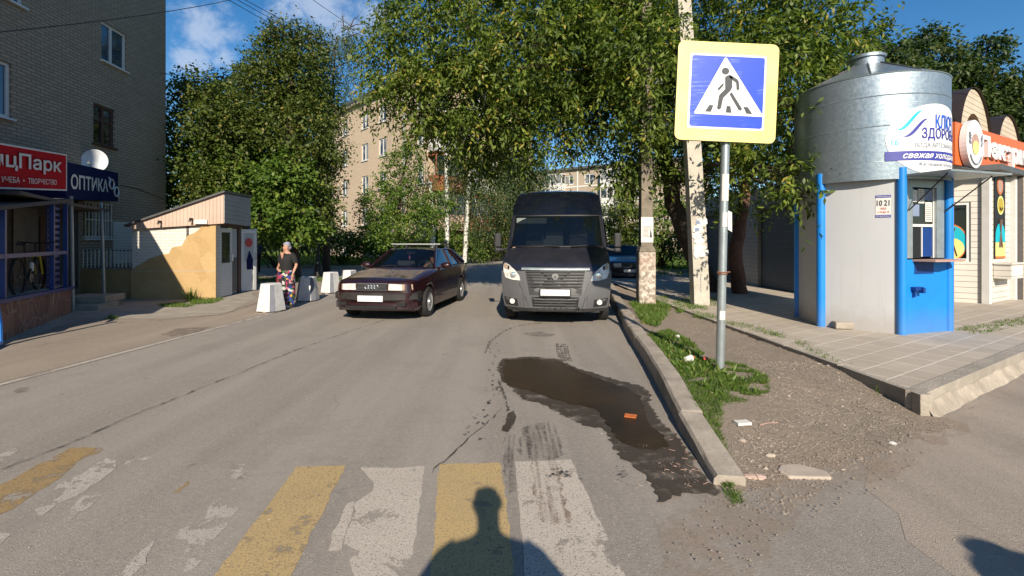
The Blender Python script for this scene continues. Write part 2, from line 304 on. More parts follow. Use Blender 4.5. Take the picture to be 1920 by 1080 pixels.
def glass(name, tint, transp, rough=.03):
    m, t, b = new_mat(name); b.inputs['Base Color'].default_value = (*tint, 1); b.inputs['Roughness'].default_value = rough; b.inputs['Specular IOR Level'].default_value = .9
    tr = N(t, 'ShaderNodeBsdfTransparent'); tr.inputs[0].default_value = (.75, .78, .78, 1); ms = N(t, 'ShaderNodeMixShader'); ms.inputs[0].default_value = transp
    t.links.new(b.outputs[0], ms.inputs[1]); t.links.new(tr.outputs[0], ms.inputs[2]); t.links.new(ms.outputs[0], t.nodes['Material Output'].inputs['Surface'])
glass('glass_car', (.004, .006, .010), .50); glass('glass_van', (.004, .006, .009), .30); glass('glass_tint', (.003, .004, .006), .0); glass('glass_shop', (.01, .012, .012), .55)
def pane_mat(name, dark, light, sc):
    m, t, b = new_mat(name); v = coords(t, 'XZ'); a = noise(t, v, sc, 2, .5, .46, .54); c = mixc(t, a, dark, light)
    t.links.new(c, b.inputs['Base Color']); b.inputs['Roughness'].default_value = .05; b.inputs['Specular IOR Level'].default_value = .9
pane_mat('pane', (.012, .018, .022), (.22, .22, .20), 1.1); pane_mat('pane_blue', (.02, .05, .09), (.05, .10, .16), .8); pane_mat('pane_dark', (.01, .01, .012), (.05, .045, .045), .8)
def galv():
    m, t, b = new_mat('galvanised'); v = coords(t); mp = N(t, 'ShaderNodeMapping'); mp.inputs['Scale'].default_value = (3, 3, .5); t.links.new(v, mp.inputs['Vector'])
    a = noise(t, mp.outputs[0], 1.3, 5, .6); f = noise(t, v, 22, 4, .6)
    c = mixc(t, a, (.37, .43, .46), (.27, .33, .37)); c = mixc(t, mul(t, f, .25), c, (.30, .34, .36)); t.links.new(c, b.inputs['Base Color'])
    b.inputs['Metallic'].default_value = .72; b.inputs['Anisotropic'].default_value = .4
    q = N(t, 'ShaderNodeMapRange'); q.inputs['To Min'].default_value = .30; q.inputs['To Max'].default_value = .46; t.links.new(f, q.inputs['Value']); t.links.new(q.outputs['Result'], b.inputs['Roughness'])
    s = N(t, 'ShaderNodeSeparateXYZ'); t.links.new(v, s.inputs[0]); fz = N(t, 'ShaderNodeMath', operation='FRACT'); t.links.new(mul(t, s.outputs['Z'], 2.3), fz.inputs[0])
    seam = N(t, 'ShaderNodeMapRange'); seam.inputs['From Max'].default_value = .02; t.links.new(fz.outputs[0], seam.inputs['Value'])
    bump(t, b, mul(t, mul(t, seam.outputs['Result'], .15), mul(t, f, .12), 'ADD'), .22, .02)
galv()
def leafmat(name, c_dark, c_light, c_yel, transl=.35, yel=.06):
    m, t, b = new_mat(name); at_ = N(t, 'ShaderNodeAttribute', attribute_name='rnd')
    cr = N(t, 'ShaderNodeValToRGB'); cr.color_ramp.elements[0].color = (*c_dark, 1); cr.color_ramp.elements[1].color = (*c_light, 1); cr.color_ramp.elements[1].position = 1 - yel
    e = cr.color_ramp.elements.new(1.0); e.color = (*c_yel, 1)
    t.links.new(at_.outputs['Fac'], cr.inputs[0]); t.links.new(cr.outputs[0], b.inputs['Base Color']); b.inputs['Roughness'].default_value = .5; b.inputs['Specular IOR Level'].default_value = .35
    tr = N(t, 'ShaderNodeBsdfTranslucent'); cc = mixc(t, 1.0, cr.outputs[0], (1.0, 1.25, .45), 'MULTIPLY'); t.links.new(cc, tr.inputs[0])
    ms = N(t, 'ShaderNodeMixShader'); ms.inputs[0].default_value = transl; t.links.new(b.outputs[0], ms.inputs[1]); t.links.new(tr.outputs[0], ms.inputs[2])
    t.links.new(ms.outputs[0], t.nodes['Material Output'].inputs['Surface'])
leafmat('leaf_maple', (.038, .075, .012), (.215, .275, .045), (.36, .30, .06), .38, .05)
leafmat('leaf_dark', (.040, .065, .012), (.135, .172, .030), (.24, .20, .05)); leafmat('leaf_fresh', (.055, .115, .016), (.180, .260, .042), (.26, .27, .05), .4)
leafmat('leaf_birch', (.035, .065, .020), (.105, .140, .045), (.20, .18, .05)); leafmat('leaf_right', (.022, .045, .014), (.085, .120, .028), (.12, .14, .03))
leafmat('blade', (.045, .100, .014), (.155, .235, .040), (.30, .26, .10), .35, .1)
def water():
    m, t, b = new_mat('water'); v = coords(t); a = noise(t, v, 1.8, 5, .6); f = noise(t, v, 60, 4, .7, .35, .7)
    c = mixc(t, a, (.022, .014, .007), (.055, .033, .013)); c = mixc(t, mul(t, f, .5), c, (.010, .008, .006)); t.links.new(c, b.inputs['Base Color'])
    b.inputs['Roughness'].default_value = .25; b.inputs['Specular IOR Level'].default_value = .15; bump(t, b, f, .35, .004)
water()
def damp(name, c0, alo, ahi, sc=2.0, rough=.6, mx=.85):
    m, t, b = new_mat(name); v = coords(t); a = noise(t, v, sc, 7, .7, alo, ahi); f = noise(t, v, 70, 3, .7)
    c = mixc(t, f, c0, tuple(x * .5 for x in c0)); t.links.new(c, b.inputs['Base Color']); b.inputs['Roughness'].default_value = rough; t.links.new(mul(t, a, mx), b.inputs['Alpha'])
damp('damp', (.080, .062, .048), .30, .52, 5, .5, .92); damp('stain', (.04, .035, .03), .35, .6, 9, .8, .8); damp('stain_light', (.11, .09, .075), .35, .75, 9, .85, .6); damp('dirt_wash', (.50, .38, .28), .42, .72, 2.8, .95, .6)
def streak(name, c0, mx):
    m, t, b = new_mat(name); v = coords(t); mp = N(t, 'ShaderNodeMapping'); mp.inputs['Scale'].default_value = (26, 1.1, 1); t.links.new(v, mp.inputs['Vector'])
    a = noise(t, mp.outputs[0], 1.0, 3, .6, .42, .66); f = noise(t, v, 30, 4, .7, .3, .7); b.inputs['Base Color'].default_value = (*c0, 1); b.inputs['Roughness'].default_value = .85
    t.links.new(mul(t, mul(t, a, f), mx), b.inputs['Alpha'])
streak('streak_dark', (.05, .04, .035), .9); streak('streak_brown', (.20, .12, .075), .8)
plain('orange_rag', (.62, .17, .04), .7, var=.3); plain('litter_white', (.68, .66, .60), .8, var=.1); plain('litter_red', (.55, .07, .04), .6, var=.2)
plain('gravel', (.33, .275, .22), .95, var=.5, scale=2.5, bmp=.3, col2=(.20, .17, .14)); plain('stone_pale', (.50, .42, .34), .9, var=.25)
plain('wood_pale', (.46, .30, .24), .7, var=.25); plain('yellow_frame', (.45, .36, .03), .4, var=.1); plain('red_brick', (.40, .12, .06), .9, var=.3); plain('orange_balcony', (.42, .13, .06), .7, var=.25)
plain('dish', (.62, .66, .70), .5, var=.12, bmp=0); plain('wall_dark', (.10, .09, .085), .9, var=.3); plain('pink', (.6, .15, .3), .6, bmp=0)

# ---------------------------------------------------------------- mesh builder
class MB:
    def __init__(s): s.v = []; s.f = []; s.mi = []; s.M = Matrix(); s.m = 0
    def add(s, vs, fs):
        o = len(s.v); s.v += [tuple(s.M @ Vector(p)) for p in vs]; s.f += [[i + o for i in f] for f in fs]; s.mi += [s.m] * len(fs); return s
    def box(s, c, d, rz=0, taper=1.0):
        x, y, z = (k / 2 for k in d); vs = []
        for zz, t in ((-z, 1), (z, taper)):
            for a, b in ((-x, -y), (x, -y), (x, y), (-x, y)): vs.append(Vector((a * t, b * t, zz)))
        if rz: vs = [Matrix.Rotation(rz, 3, 'Z') @ q for q in vs]
        vs = [q + Vector(c) for q in vs]
        return s.add(vs, [[3, 2, 1, 0], [4, 5, 6, 7], [0, 1, 5, 4], [1, 2, 6, 5], [2, 3, 7, 6], [3, 0, 4, 7]])
    def box2(s, a, b): return s.box([(a[i] + b[i]) / 2 for i in range(3)], [abs(b[i] - a[i]) for i in range(3)])
    def prism(s, poly, a, b, axis='z'):
        """extrude 2D polygon from a to b along axis ('z': (x,y), 'y': (x,z), 'x': (y,z))"""
        n = len(poly)
        def P(p, t): return {'z': (p[0], p[1], t), 'y': (p[0], t, p[1]), 'x': (t, p[0], p[1])}[axis]
        return s.add([P(p, a) for p in poly] + [P(p, b) for p in poly], [list(range(n))[::-1], list(range(n, 2 * n))] + [[i, (i + 1) % n, n + (i + 1) % n, n + i] for i in range(n)])
    def tube(s, pts, r, n=8, caps=True, closed=False):
        pts = [Vector(p) for p in pts]; rs = r if isinstance(r, (list, tuple)) else [r] * len(pts); vs = []; k = len(pts); up = None
        for i, p in enumerate(pts):
            if closed: d = pts[(i + 1) % k] - pts[i - 1]
            else: d = pts[min(i + 1, k - 1)] - pts[max(i - 1, 0)]
            d.normalize()
            if up is None: up = Vector((0, 0, 1)) if abs(d.z) < .9 else Vector((1, 0, 0))
            a = d.cross(up).normalized(); b = a.cross(d).normalized(); up = b
            for j in range(n):
                t = 2 * math.pi * j / n; vs.append(p + (a * math.cos(t) + b * math.sin(t)) * rs[i])
        fs = []
        for i in range(k if closed else k - 1):
            for j in range(n):
                i2 = (i + 1) % k; fs.append([i * n + j, i * n + (j + 1) % n, i2 * n + (j + 1) % n, i2 * n + j])
        if caps and not closed: fs += [list(range(n))[::-1], [(k - 1) * n + j for j in range(n)]]
        return s.add(vs, fs)
    def lathe(s, prof, c=(0, 0, 0), n=24, axis='z', caps=True):
        vs = []
        for r, h in prof:
            for j in range(n):
                t = 2 * math.pi * j / n; a, b = r * math.cos(t), r * math.sin(t)
                q = (a, b, h) if axis == 'z' else ((h, a, b) if axis == 'x' else (a, h, b)); vs.append(Vector(q) + Vector(c))
        fs = []
        for i in range(len(prof) - 1):
            for j in range(n): fs.append([i * n + j, i * n + (j + 1) % n, (i + 1) * n + (j + 1) % n, (i + 1) * n + j])
        if caps: fs += [list(range(n))[::-1], [(len(prof) - 1) * n + j for j in range(n)]]
        return s.add(vs, fs)
    def quad(s, a, b, c, d): return s.add([a, b, c, d], [[0, 1, 2, 3]])
    def grid(s, rows):
        n = len(rows[0]); vs = [p for r in rows for p in r]
        return s.add(vs, [[i * n + j, i * n + j + 1, (i + 1) * n + j + 1, (i + 1) * n + j] for i in range(len(rows) - 1) for j in range(n - 1)])
    def blob(s, c, r, seed=0, n=8):
        rg = random.Random(seed); prof = []
        vs = []
        for i in range(1, n // 2 + 1):
            ph = math.pi * i / (n // 2 + 1)
            for j in range(n):
                t = 2 * math.pi * j / n; k = 1 + rg.uniform(-.18, .18)
                vs.append(Vector((r[0] * math.sin(ph) * math.cos(t) * k, r[1] * math.sin(ph) * math.sin(t) * k, r[2] * math.cos(ph))) + Vector(c))
        m = n // 2; vs += [Vector(c) + Vector((0, 0, r[2])), Vector(c) - Vector((0, 0, r[2]))]
        fs = [[i * n + j, (i + 1) * n + j, (i + 1) * n + (j + 1) % n, i * n + (j + 1) % n] for i in range(m - 1) for j in range(n)]
        fs += [[len(vs) - 2, j, (j + 1) % n] for j in range(n)] + [[len(vs) - 1, (m - 1) * n + (j + 1) % n, (m - 1) * n + j] for j in range(n)]
        return s.add(vs, fs)
    def build(s, name, mat, parent=None, smooth=None, bevel=0, sub=0, loc=None):
        me = bpy.data.meshes.new(name); me.from_pydata(s.v, [], s.f); mats = mat if isinstance(mat, (list, tuple)) else [mat]
        for m in mats: me.materials.append(MATS[m])
        if len(mats) > 1: me.polygons.foreach_set('material_index', s.mi)
        me.validate()
        if smooth is not None:
            me.polygons.foreach_set('use_smooth', [True] * len(me.polygons))
            me.set_sharp_from_angle(angle=R(smooth))
        me.update(); o = bpy.data.objects.new(name, me); COL.objects.link(o)
        if parent: o.parent = parent
        if loc: o.location = loc
        if bevel:
            b = o.modifiers.new('bevel', 'BEVEL'); b.width = bevel; b.segments = 2; b.limit_method = 'ANGLE'; b.angle_limit = R(40)
        if sub:
            b = o.modifiers.new('sub', 'SUBSURF'); b.levels = b.render_levels = sub
        return o
def tag(o, label=None, cat=None, group=None, kind=None):
    for k, v in (('label', label), ('category', cat), ('group', group), ('kind', kind)):
        if v: o[k] = v
    return o
def thing(name, label, cat, loc=(0, 0, 0), rz=0, group=None):
    o = bpy.data.objects.new(name, None); COL.objects.link(o); o.location = loc; o.rotation_euler = (0, 0, rz); o.empty_display_size = .2
    return tag(o, label, cat, group)
def copy_thing(root, loc, rz, label, scale=None):
    r = root.copy(); COL.objects.link(r); r.location = loc; r.rotation_euler = (0, 0, rz); r['label'] = label
    if scale: r.scale = scale
    for ch in list(root.children):
        c = ch.copy(); COL.objects.link(c); c.parent = r
        for g_ in list(ch.children):
            d = g_.copy(); COL.objects.link(d); d.parent = c
    return r
_tc = {}
def text_geo(body, size=1.0, bold=0.0, shear=0.0, space=1.0, extrude=0.0):
    c = bpy.data.curves.new('lettering', 'FONT'); c.body = body; c.size = size; c.offset = bold; c.shear = shear; c.space_character = space; c.extrude = extrude; c.resolution_u = 3
    o = bpy.data.objects.new('lettering', c); COL.objects.link(o); dg = bpy.context.evaluated_depsgraph_get(); dg.update()
    me = bpy.data.meshes.new_from_object(o.evaluated_get(dg)); vs = [tuple(v.co) for v in me.vertices]; fs = [list(p.vertices) for p in me.polygons]
    bpy.data.objects.remove(o); bpy.data.curves.remove(c); bpy.data.meshes.remove(me)
    return vs, fs
def put_text(mb, body, x0, x1, z0, y=0.0, h=None, bold=0.0, shear=0.0, mapf=None, depth=0.0):
    """letters on plane y facing -y, stretched between x0 and x1, baseline z0, cap height h"""
    vs, fs = text_geo(body, 1.0, bold, shear, 1.0, .5 if depth else 0)
    if not vs: return
    xs = [v[0] for v in vs]; ys = [v[1] for v in vs]; a, b = min(xs), max(xs); sx = (x1 - x0) / (b - a); sy = (h / .72) if h else sx
    pts = [(x0 + (v[0] - a) * sx, y - v[2] * depth * 2 * .5, z0 + v[1] * sy) for v in vs]
    if mapf: pts = [mapf(p) for p in pts]
    mb.add(pts, fs)
def ragged(poly, amp, step, seed=1):
    rg = random.Random(seed); o = []; n = len(poly)
    for i in range(n):
        a, b = Vector(poly[i]), Vector(poly[(i + 1) % n]); d = b - a; L = d.length; k = max(1, int(L / step)); nn = Vector((-d.y, d.x, 0)).normalized() if L > 0 else Vector((0, 0, 0))
        for j in range(k):
            t = j / k; o.append(a + d * t + nn * rg.uniform(-amp, amp) * (1 if j else .4))
    return o
def sheet(name, poly, mat, z, kind='structure', seed=None, amp=.02, step=.08, thick=0, label=None, cat=None, parent=None):
    p = ragged([Vector((q[0], q[1], 0)) for q in poly], amp, step, seed) if seed is not None else poly
    mb = MB()
    if thick: mb.prism([(q[0], q[1]) for q in p], z - thick, z)
    else: mb.add([(q[0], q[1], z) for q in p], [list(range(len(p)))])
    o = mb.build(name, mat, parent)
    if mb.f and o.data.polygons[0].normal.z < 0 and not thick: o.data.flip_normals()
    return tag(o, label, cat, None, kind)
def Zp(pts, ox, oy, s):   # zoomed crop coordinates -> photo pixels -> ground
    return [gnd(ox + x * s, oy + y * s) for x, y in pts]

# ---------------------------------------------------------------- ground, road, pavements
def ground_grid(name, xs, ys, zf, mat, kind='structure'):
    mb = MB(); mb.grid([[(x, y, zf(x, y)) for x in xs] for y in ys]); o = mb.build(name, mat, None, 60); return tag(o, kind=kind)
ground_grid('ground', [-600, -200, -60, -30, 0, 30, 60, 200, 600], [-300, -60, -20, 0, 20, 40, 80, 200, 700], lambda x, y: -.03, 'turf')
far_edge = [gnd(300, 503), gnd(560, 503), gnd(720, 501.5), gnd(800, 498), gnd(873, 493), gnd(910, 487.5), gnd(945, 482), gnd(1010, 477)]
road_poly = [(-14, -14), (14, -14), (14, 4.0), (14, 6.5), (4.6, 30), (4.4, 52), (gnd(1010, 477).x, gnd(1010, 477).y)] + [(p.x, p.y) for p in far_edge[::-1][1:]] + [(-40, 28), (-40, 18), (-14, 18)]
sheet('road', road_poly, 'asphalt', 0.0)
# far kerb and the path and lawn behind it
mb = MB()
for a, b in zip(far_edge[:-1], far_edge[1:]):
    d = (b - a).normalized(); nn = Vector((-d.y, d.x, 0)); mb.prism([(a.x, a.y), (b.x, b.y), (b.x + nn.x * .15, b.y + nn.y * .15), (a.x + nn.x * .15, a.y + nn.y * .15)], -.02, .13)
tag(mb.build('kerb', 'concrete_light'), kind='structure')
sheet('lawn', [(-60, 28.2)] + [(p.x - .05, p.y + .12) for p in far_edge] + [(60, 55), (60, 130), (-60, 130)], 'turf', .10)
pp = [gnd(860, 482.3, .12), gnd(940, 478.5, .12), gnd(1100, 475, .12), gnd(1100, 473.6, .12), gnd(940, 476.6, .12), gnd(850, 480.4, .12)]
sheet('footpath', pp, 'pavers_far', .118)
# right kerb line (foot of its road face), straight stones
kb = [gnd(1337, 910), gnd(1277, 816), gnd(1222, 707), gnd(1190, 655), gnd(1153, 582), Vector((3.3, 17, 0)), Vector((4.6, 26, 0))]
def kerb_at(s):
    """point on kerb line at arc length s"""
    for a, b in zip(kb[:-1], kb[1:]):
        L = (b - a).length
        if s <= L: return a + (b - a) * (s / L), (b - a).normalized()
        s -= L
    return b, (b - a).normalized()
def kerb_x(y):
    for a, b in zip(kb[:-1], kb[1:]):
        if y <= b.y: return a.x + (b.x - a.x) * (y - a.y) / (b.y - a.y)
    return kb[-1].x
def sstep(a, b, x):
    t = min(1, max(0, (x - a) / (b - a))); return t * t * (3 - 2 * t)
def kerb_top(y): return .07 + .12 * sstep(3.1, 5.0, y)
s = 0.0; k = 0; mb = MB(); rg = random.Random(3)
while s < 20:
    L = 1.0 if s < 12 else 2.0; a, _ = kerb_at(s + .006); b, _ = kerb_at(s + L - .006); d = (b - a).normalized(); nn = Vector((d.y, -d.x, 0)); w = .21
    za, zb = kerb_top(a.y) + rg.uniform(-.008, .008), kerb_top(b.y) + rg.uniform(-.008, .008); j = nn * rg.uniform(-.012, .012); ch = .022
    n_ = 7; rows = []
    for i in range(n_):
        t = i / (n_ - 1); p = a + (b - a) * t + j; z = za + (zb - za) * t; e1, e2 = rg.uniform(-.006, .006), rg.uniform(-.008, .006)
        rows.append([p + Vector((0, 0, -.05)), p + nn * .012 + Vector((0, 0, z - ch + e2)), p + nn * (.035 + e1) + Vector((0, 0, z + e2 * .5)), p + nn * (w - .015) + Vector((0, 0, z)), p + nn * w + Vector((0, 0, z - .012)), p + nn * w + Vector((0, 0, -.05))])
    o0 = len(mb.v); mb.grid(rows); mb.f += [[o0 + i for i in range(6)], [o0 + 6 * (n_ - 1) + i for i in range(6)][::-1]]; mb.mi += [0, 0]
    s += L; k += 1
tag(mb.build('kerbstones', 'kerb', None, 35), kind='structure')
# verge of dirt between kerb and paved platform
def plat_x(y): return 3.74 - .04 * (y - 4.38)
def verge_z(x, y):
    edge = (y - (3.0 + (x - 1.3) * .46))                      # distance from the near, ramped edge
    h = .155 * sstep(-.1, 1.5, edge) * (1 if y > 3 else 0)
    kt = kerb_top(y) - .015
    wk = sstep(.0, .5, x - kerb_x(y) - .14)
    z = min(h, kt) * (1 - wk) + h * wk
    z -= .05 * sstep(.02, -.25, edge)
    z += .010 * math.sin(x * 7.1 + y * 3.3) * math.sin(y * 5.7 - x * 2.1) * sstep(.1, .6, edge) + .006 * math.sin(x * 19 + 3 * math.sin(y * 13))
    return z + .004
mb = MB(); rows = []
ys = list(np.arange(2.5, 9, .07)) + list(np.arange(9, 26, .6))
for y in ys:
    x0 = kerb_x(max(y, 3.14)) + .15; x1 = plat_x(y) + .06 if y > 4.30 else 3.80 + (4.4 - y) * .9
    if y < 3.14: x0 = 1.42 - (3.14 - y) * .3
    rows.append([(x0 + (x1 - x0) * i / 26, y, verge_z(x0 + (x1 - x0) * i / 26, y)) for i in range(27)])
mb.grid(rows); tag(mb.build('dirt_verge', 'dirt', None, 60), kind='structure')
# side road sheet reaching in from the right
sheet('side_road', [(1.9, -6), (14, -6), (14, 12), (6.5, 6.0), (3.8, 4.3), (2.9, 3.75), (2.3, 3.1), (2.0, 2.0)], 'asphalt_side', .0015, seed=4, amp=.05, step=.25)
sheet('dirt_wash', [gnd(1250, 935), gnd(1400, 890), gnd(1560, 870), gnd(1700, 800), gnd(1830, 760), gnd(1820, 800), gnd(1650, 900), gnd(1500, 975), gnd(1420, 1075), gnd(1380, 1250), gnd(1250, 1250), gnd(1240, 1050)], 'dirt_wash', .004, seed=5, amp=.05, step=.15)
# paved platform
plat = [(3.74, 4.38), (6.46, 6.06), (9.7, 8.05), (12.5, 9.8), (16, 12), (16, 24), (3.3, 24), (3.45, 12), (3.55, 9.1)]
o = sheet('pavement', plat, 'pavers', .20)
mb = MB(); e0, e1 = Vector((3.74, 4.38, 0)), Vector((16, 12, 0)); d = (e1 - e0).normalized(); nn = Vector((d.y, -d.x, 0)); L = (e1 - e0).length; x = 0
while x < L:
    a, b = e0 + d * (x + .004), e0 + d * min(L, x + .996); j = rg.uniform(-.006, .006)
    mb.prism([tuple((a + nn * (.02 + j))[:2]), tuple((b + nn * (.02 + j))[:2]), tuple((b - nn * .13)[:2]), tuple((a - nn * .13)[:2])][::1], .02, .212 + j * .4); x += 1.0
y = 4.40
while y < 12:
    xa, xb = plat_x(y), plat_x(y + .99); mb.prism([(xa - .035, y), (xa + .03, y), (xb + .03, y + .985), (xb - .035, y + .985)], .0, .208 + rg.uniform(-.004, .004)); y += 1.0
mb.box2((3.69, 4.335, .0), (3.80, 4.43, .2125))
tag(mb.build('platform_kerb', 'concrete', None, None, .006), kind='structure')
mb = MB(); rows = []                                           # rough mortar skirt along the foot of the kerb
n = 500
for i in range(n + 1):
    p = e0 + d * (L * i / n) ; jj = .009 * math.sin(i * .11) + .006 * math.sin(i * .37 + 1) + rg.uniform(-.002, .002)
    rows.append([p + nn * .022 + Vector((0, 0, .12 + jj)), p + nn * (.05 + jj * .3) + Vector((0, 0, .07 + jj * .5)), p + nn * (.10 + jj * .8) + Vector((0, 0, -.01))])
mb.grid(rows); tag(mb.build('mortar_skirt', 'kerb_white', None, 50), kind='structure')
# left pavement beyond the edge line
line = [gnd(-250, 800), gnd(0, 722), gnd(160, 680), gnd(350, 630), gnd(480, 596), gnd(560, 572), gnd(630, 545)]
sheet('left_pavement', [(p.x - .08, p.y + .02) for p in line] + [(-6.6, 20.5), (-30, 20.5), (-30, 2)], 'asphalt_walk', .004)
sheet('concrete_apron', [gnd(-100, 680), gnd(60, 630), gnd(150, 598), gnd(300, 598), gnd(420, 590), gnd(480, 560), gnd(470, 545), gnd(300, 540), gnd(100, 540), gnd(-100, 560)], 'concrete', .008, seed=8, amp=.04, step=.2)
mb = MB()
for a, b in zip(line[:-1], line[1:]):
    dd = (b - a).normalized(); n2 = Vector((-dd.y, dd.x, 0)) * .05; mb.quad(a - n2, b - n2, b + n2, a + n2)
o = mb.build('edge_line', 'paint_line'); o.location.z = .007; tag(o, kind='structure')
# crossing stripes
def stripes(name, polys, mat, amp=.008, z=.0022):
    mb = MB()
    for i, p in enumerate(polys):
        q = ragged([Vector((a.x, a.y, 0)) for a in p], amp, .05, 30 + i)
        if sum(q[k].x * q[(k + 1) % len(q)].y - q[(k + 1) % len(q)].x * q[k].y for k in range(len(q))) < 0: q = q[::-1]
        mb.add([(a.x, a.y, z) for a in q], [list(range(len(q)))])
    return tag(mb.build(name, mat), kind='structure')
px = lambda L_: [gnd(x, y) for x, y in L_]
stripes('crossing_yellow_stripes', [px([(557, 875), (648, 873), (545, 1080), (470, 1240), (290, 1240), (402, 1080)]), px([(823, 870), (938, 868), (948, 930), (956, 1000), (962, 1080), (972, 1240), (796, 1240), (806, 1080), (815, 1000)])], 'paint_yellow')
stripes('crossing_white_stripes', [px([(966, 866), (1070, 862), (1175, 1085), (1260, 1260), (1005, 1260), (985, 1085)]),
    px([(676, 876), (740, 878), (796, 874), (783, 980), (768, 1080), (750, 1240), (650, 1240), (668, 1085), (655, 1050), (675, 1035), (645, 1020), (652, 990), (668, 960), (662, 945), (700, 920), (702, 905), (690, 895)]),
    px([(650, 945), (664, 940), (658, 975), (646, 1005), (640, 1032), (616, 1034), (622, 1000), (640, 970)])], 'paint_white', .006)
z5 = lambda L_: Zp(L_, 0, 780, 1 / 3)
stripes('worn_white_stripes', [z5([(195, 530), (330, 380), (460, 330), (600, 235), (650, 250), (650, 290), (560, 370), (430, 450), (330, 490), (235, 565)]), z5([(385, 530), (460, 450), (585, 440), (510, 510), (395, 590)]),
    z5([(980, 690), (1010, 640), (1150, 580), (1190, 490), (1260, 455), (1280, 520), (1345, 520), (1250, 650), (1100, 850), (1020, 890), (1060, 790), (1050, 700)]),
    z5([(640, 960), (680, 900), (760, 790), (870, 700), (840, 760), (820, 830), (740, 900), (720, 960)]), z5([(-80, 260), (0, 220), (85, 180), (100, 200), (0, 265), (-80, 320)]), z5([(-60, 670), (0, 660), (60, 665), (0, 720), (-60, 760)]),
    z5([(1295, 350), (1320, 280), (1375, 270), (1375, 320), (1330, 355)]), z5([(700, 275), (710, 255), (765, 248), (745, 225), (865, 236), (770, 262)]), z5([(1300, 420), (1325, 400), (1330, 412)])], 'paint_white_worn', .012)
stripes('worn_yellow_stripes', [z5([(-150, 480), (0, 390), (150, 310), (330, 215), (400, 175), (580, 185), (540, 220), (430, 260), (360, 330), (150, 470), (0, 560), (-150, 640)]), z5([(970, 430), (1060, 365), (1065, 385), (1000, 435)])], 'paint_yellow_worn', .015)
# puddle and stains
z4 = lambda L_: Zp(L_, 900, 580, 500 / 1459)
sheet('damp_asphalt', z4([(95, 320), (120, 275), (280, 262), (420, 275), (520, 320), (660, 365), (780, 400), (900, 430), (935, 470), (925, 520), (960, 560), (985, 620), (1060, 680), (1110, 740), (1170, 830), (1240, 940), (1330, 1000), (1290, 1030), (1130, 1010), (970, 1065), (940, 960), (880, 900), (770, 810), (680, 660), (560, 640), (470, 590), (330, 520), (240, 500), (170, 430), (120, 390)]), 'damp', .012, seed=9, amp=.026, step=.035)
sheet('puddle_water', z4([(125, 330), (140, 285), (280, 275), (420, 290), (520, 335), (650, 385), (780, 430), (880, 480), (900, 560), (930, 640), (1010, 700), (1040, 760), (960, 780), (860, 770), (760, 720), (700, 640), (640, 560), (560, 530), (480, 520), (330, 470), (240, 440), (150, 420), (130, 380)]), 'water', .016, seed=12, amp=.02, step=.05)
sheet('oil_spill', z4([(118, 670), (140, 620), (150, 575), (190, 560), (197, 585), (180, 640), (150, 680)]), 'damp', .012, seed=13, amp=.012, step=.03)
sheet('oil_trail', z4([(95, 395), (112, 400), (130, 450), (150, 500), (160, 560), (150, 565), (140, 510), (118, 460)]), 'stain', .012, seed=14, amp=.012, step=.03)
sheet('oil_patch', z4([(230, 135), (330, 125), (420, 140), (370, 153), (280, 150)]), 'stain_light', .012, seed=15, amp=.015, step=.05)
sheet('tyre_mud', z4([(135, 690), (195, 690), (190, 760), (212, 850), (195, 1010), (150, 1015), (130, 860)]), 'streak_dark', .012, seed=16, amp=.01, step=.04)
sheet('tyre_grime', z4([(230, 700), (260, 640), (400, 620), (450, 700), (440, 820), (260, 830), (200, 780)]), 'streak_dark', .012, seed=17, amp=.03, step=.06)
sheet('tyre_rust', z4([(285, 820), (410, 815), (440, 900), (450, 1000), (500, 1180), (340, 1180), (290, 1000)]), 'streak_brown', .013, seed=27, amp=.02, step=.05)
mb = MB(); rg = random.Random(5)
for i in range(7):                                             # curved tyre print near the puddle
    pts = []
    for j in range(9):
        t = j / 8; cx_, cy_ = 1043 + i * 3.4 + 9 * t * t, 646 + 34 * t; pts.append(gnd(cx_ + (0 if i % 2 else .4), cy_))
    for j in range(8):
        if rg.random() < .12: continue
        a, b = pts[j], pts[j] + (pts[j + 1] - pts[j]) * .8; w = Vector((.009, 0, 0)); mb.quad(a - w, a + w, b + w, b - w)
for i in range(70):                                            # scattered oil drops
    t = rg.random(); p = gnd(912 + 22 * math.sin(t * 5) + rg.gauss(0, 12), 640 + 190 * t); r_ = rg.uniform(.006, .02)
    mb.add([(p.x + r_ * math.cos(q * 1.05) * rg.uniform(.7, 1.3), p.y + r_ * math.sin(q * 1.05) * 1.4, 0) for q in range(6)], [list(range(6))])
for i in range(60):
    t = i / 60; p = gnd(1015 - 105 * math.sin(t * 1.5), 607 + 62 * (1 - math.cos(t * 1.5))); r_ = rg.uniform(.008, .022); p.x += rg.gauss(0, .01)
    mb.add([(p.x + r_ * math.cos(q * 1.05) * rg.uniform(.5, 1.5), p.y + r_ * math.sin(q * 1.05) * 1.8, 0) for q in range(6)], [list(range(6))])
for i in range(46):
    p = gnd(1055 + rg.gauss(0, 14), 893 + rg.gauss(0, 5)); r_ = rg.uniform(.004, .016); mb.add([(p.x + r_ * math.cos(q * 1.05), p.y + r_ * math.sin(q * 1.05) * rg.uniform(.6, 1.5), .002) for q in range(6)], [list(range(6))])
for i in range(26):
    p = gnd(1165 + rg.gauss(0, 7), 895 + rg.gauss(0, 8)); r_ = rg.uniform(.004, .012); mb.add([(p.x + r_ * math.cos(q * 1.05), p.y + r_ * math.sin(q * 1.05) * rg.uniform(.6, 1.5), .002) for q in range(6)], [list(range(6))])
o = mb.build('oil_drops', 'stain'); o.location.z = .017; tag(o, kind='structure')
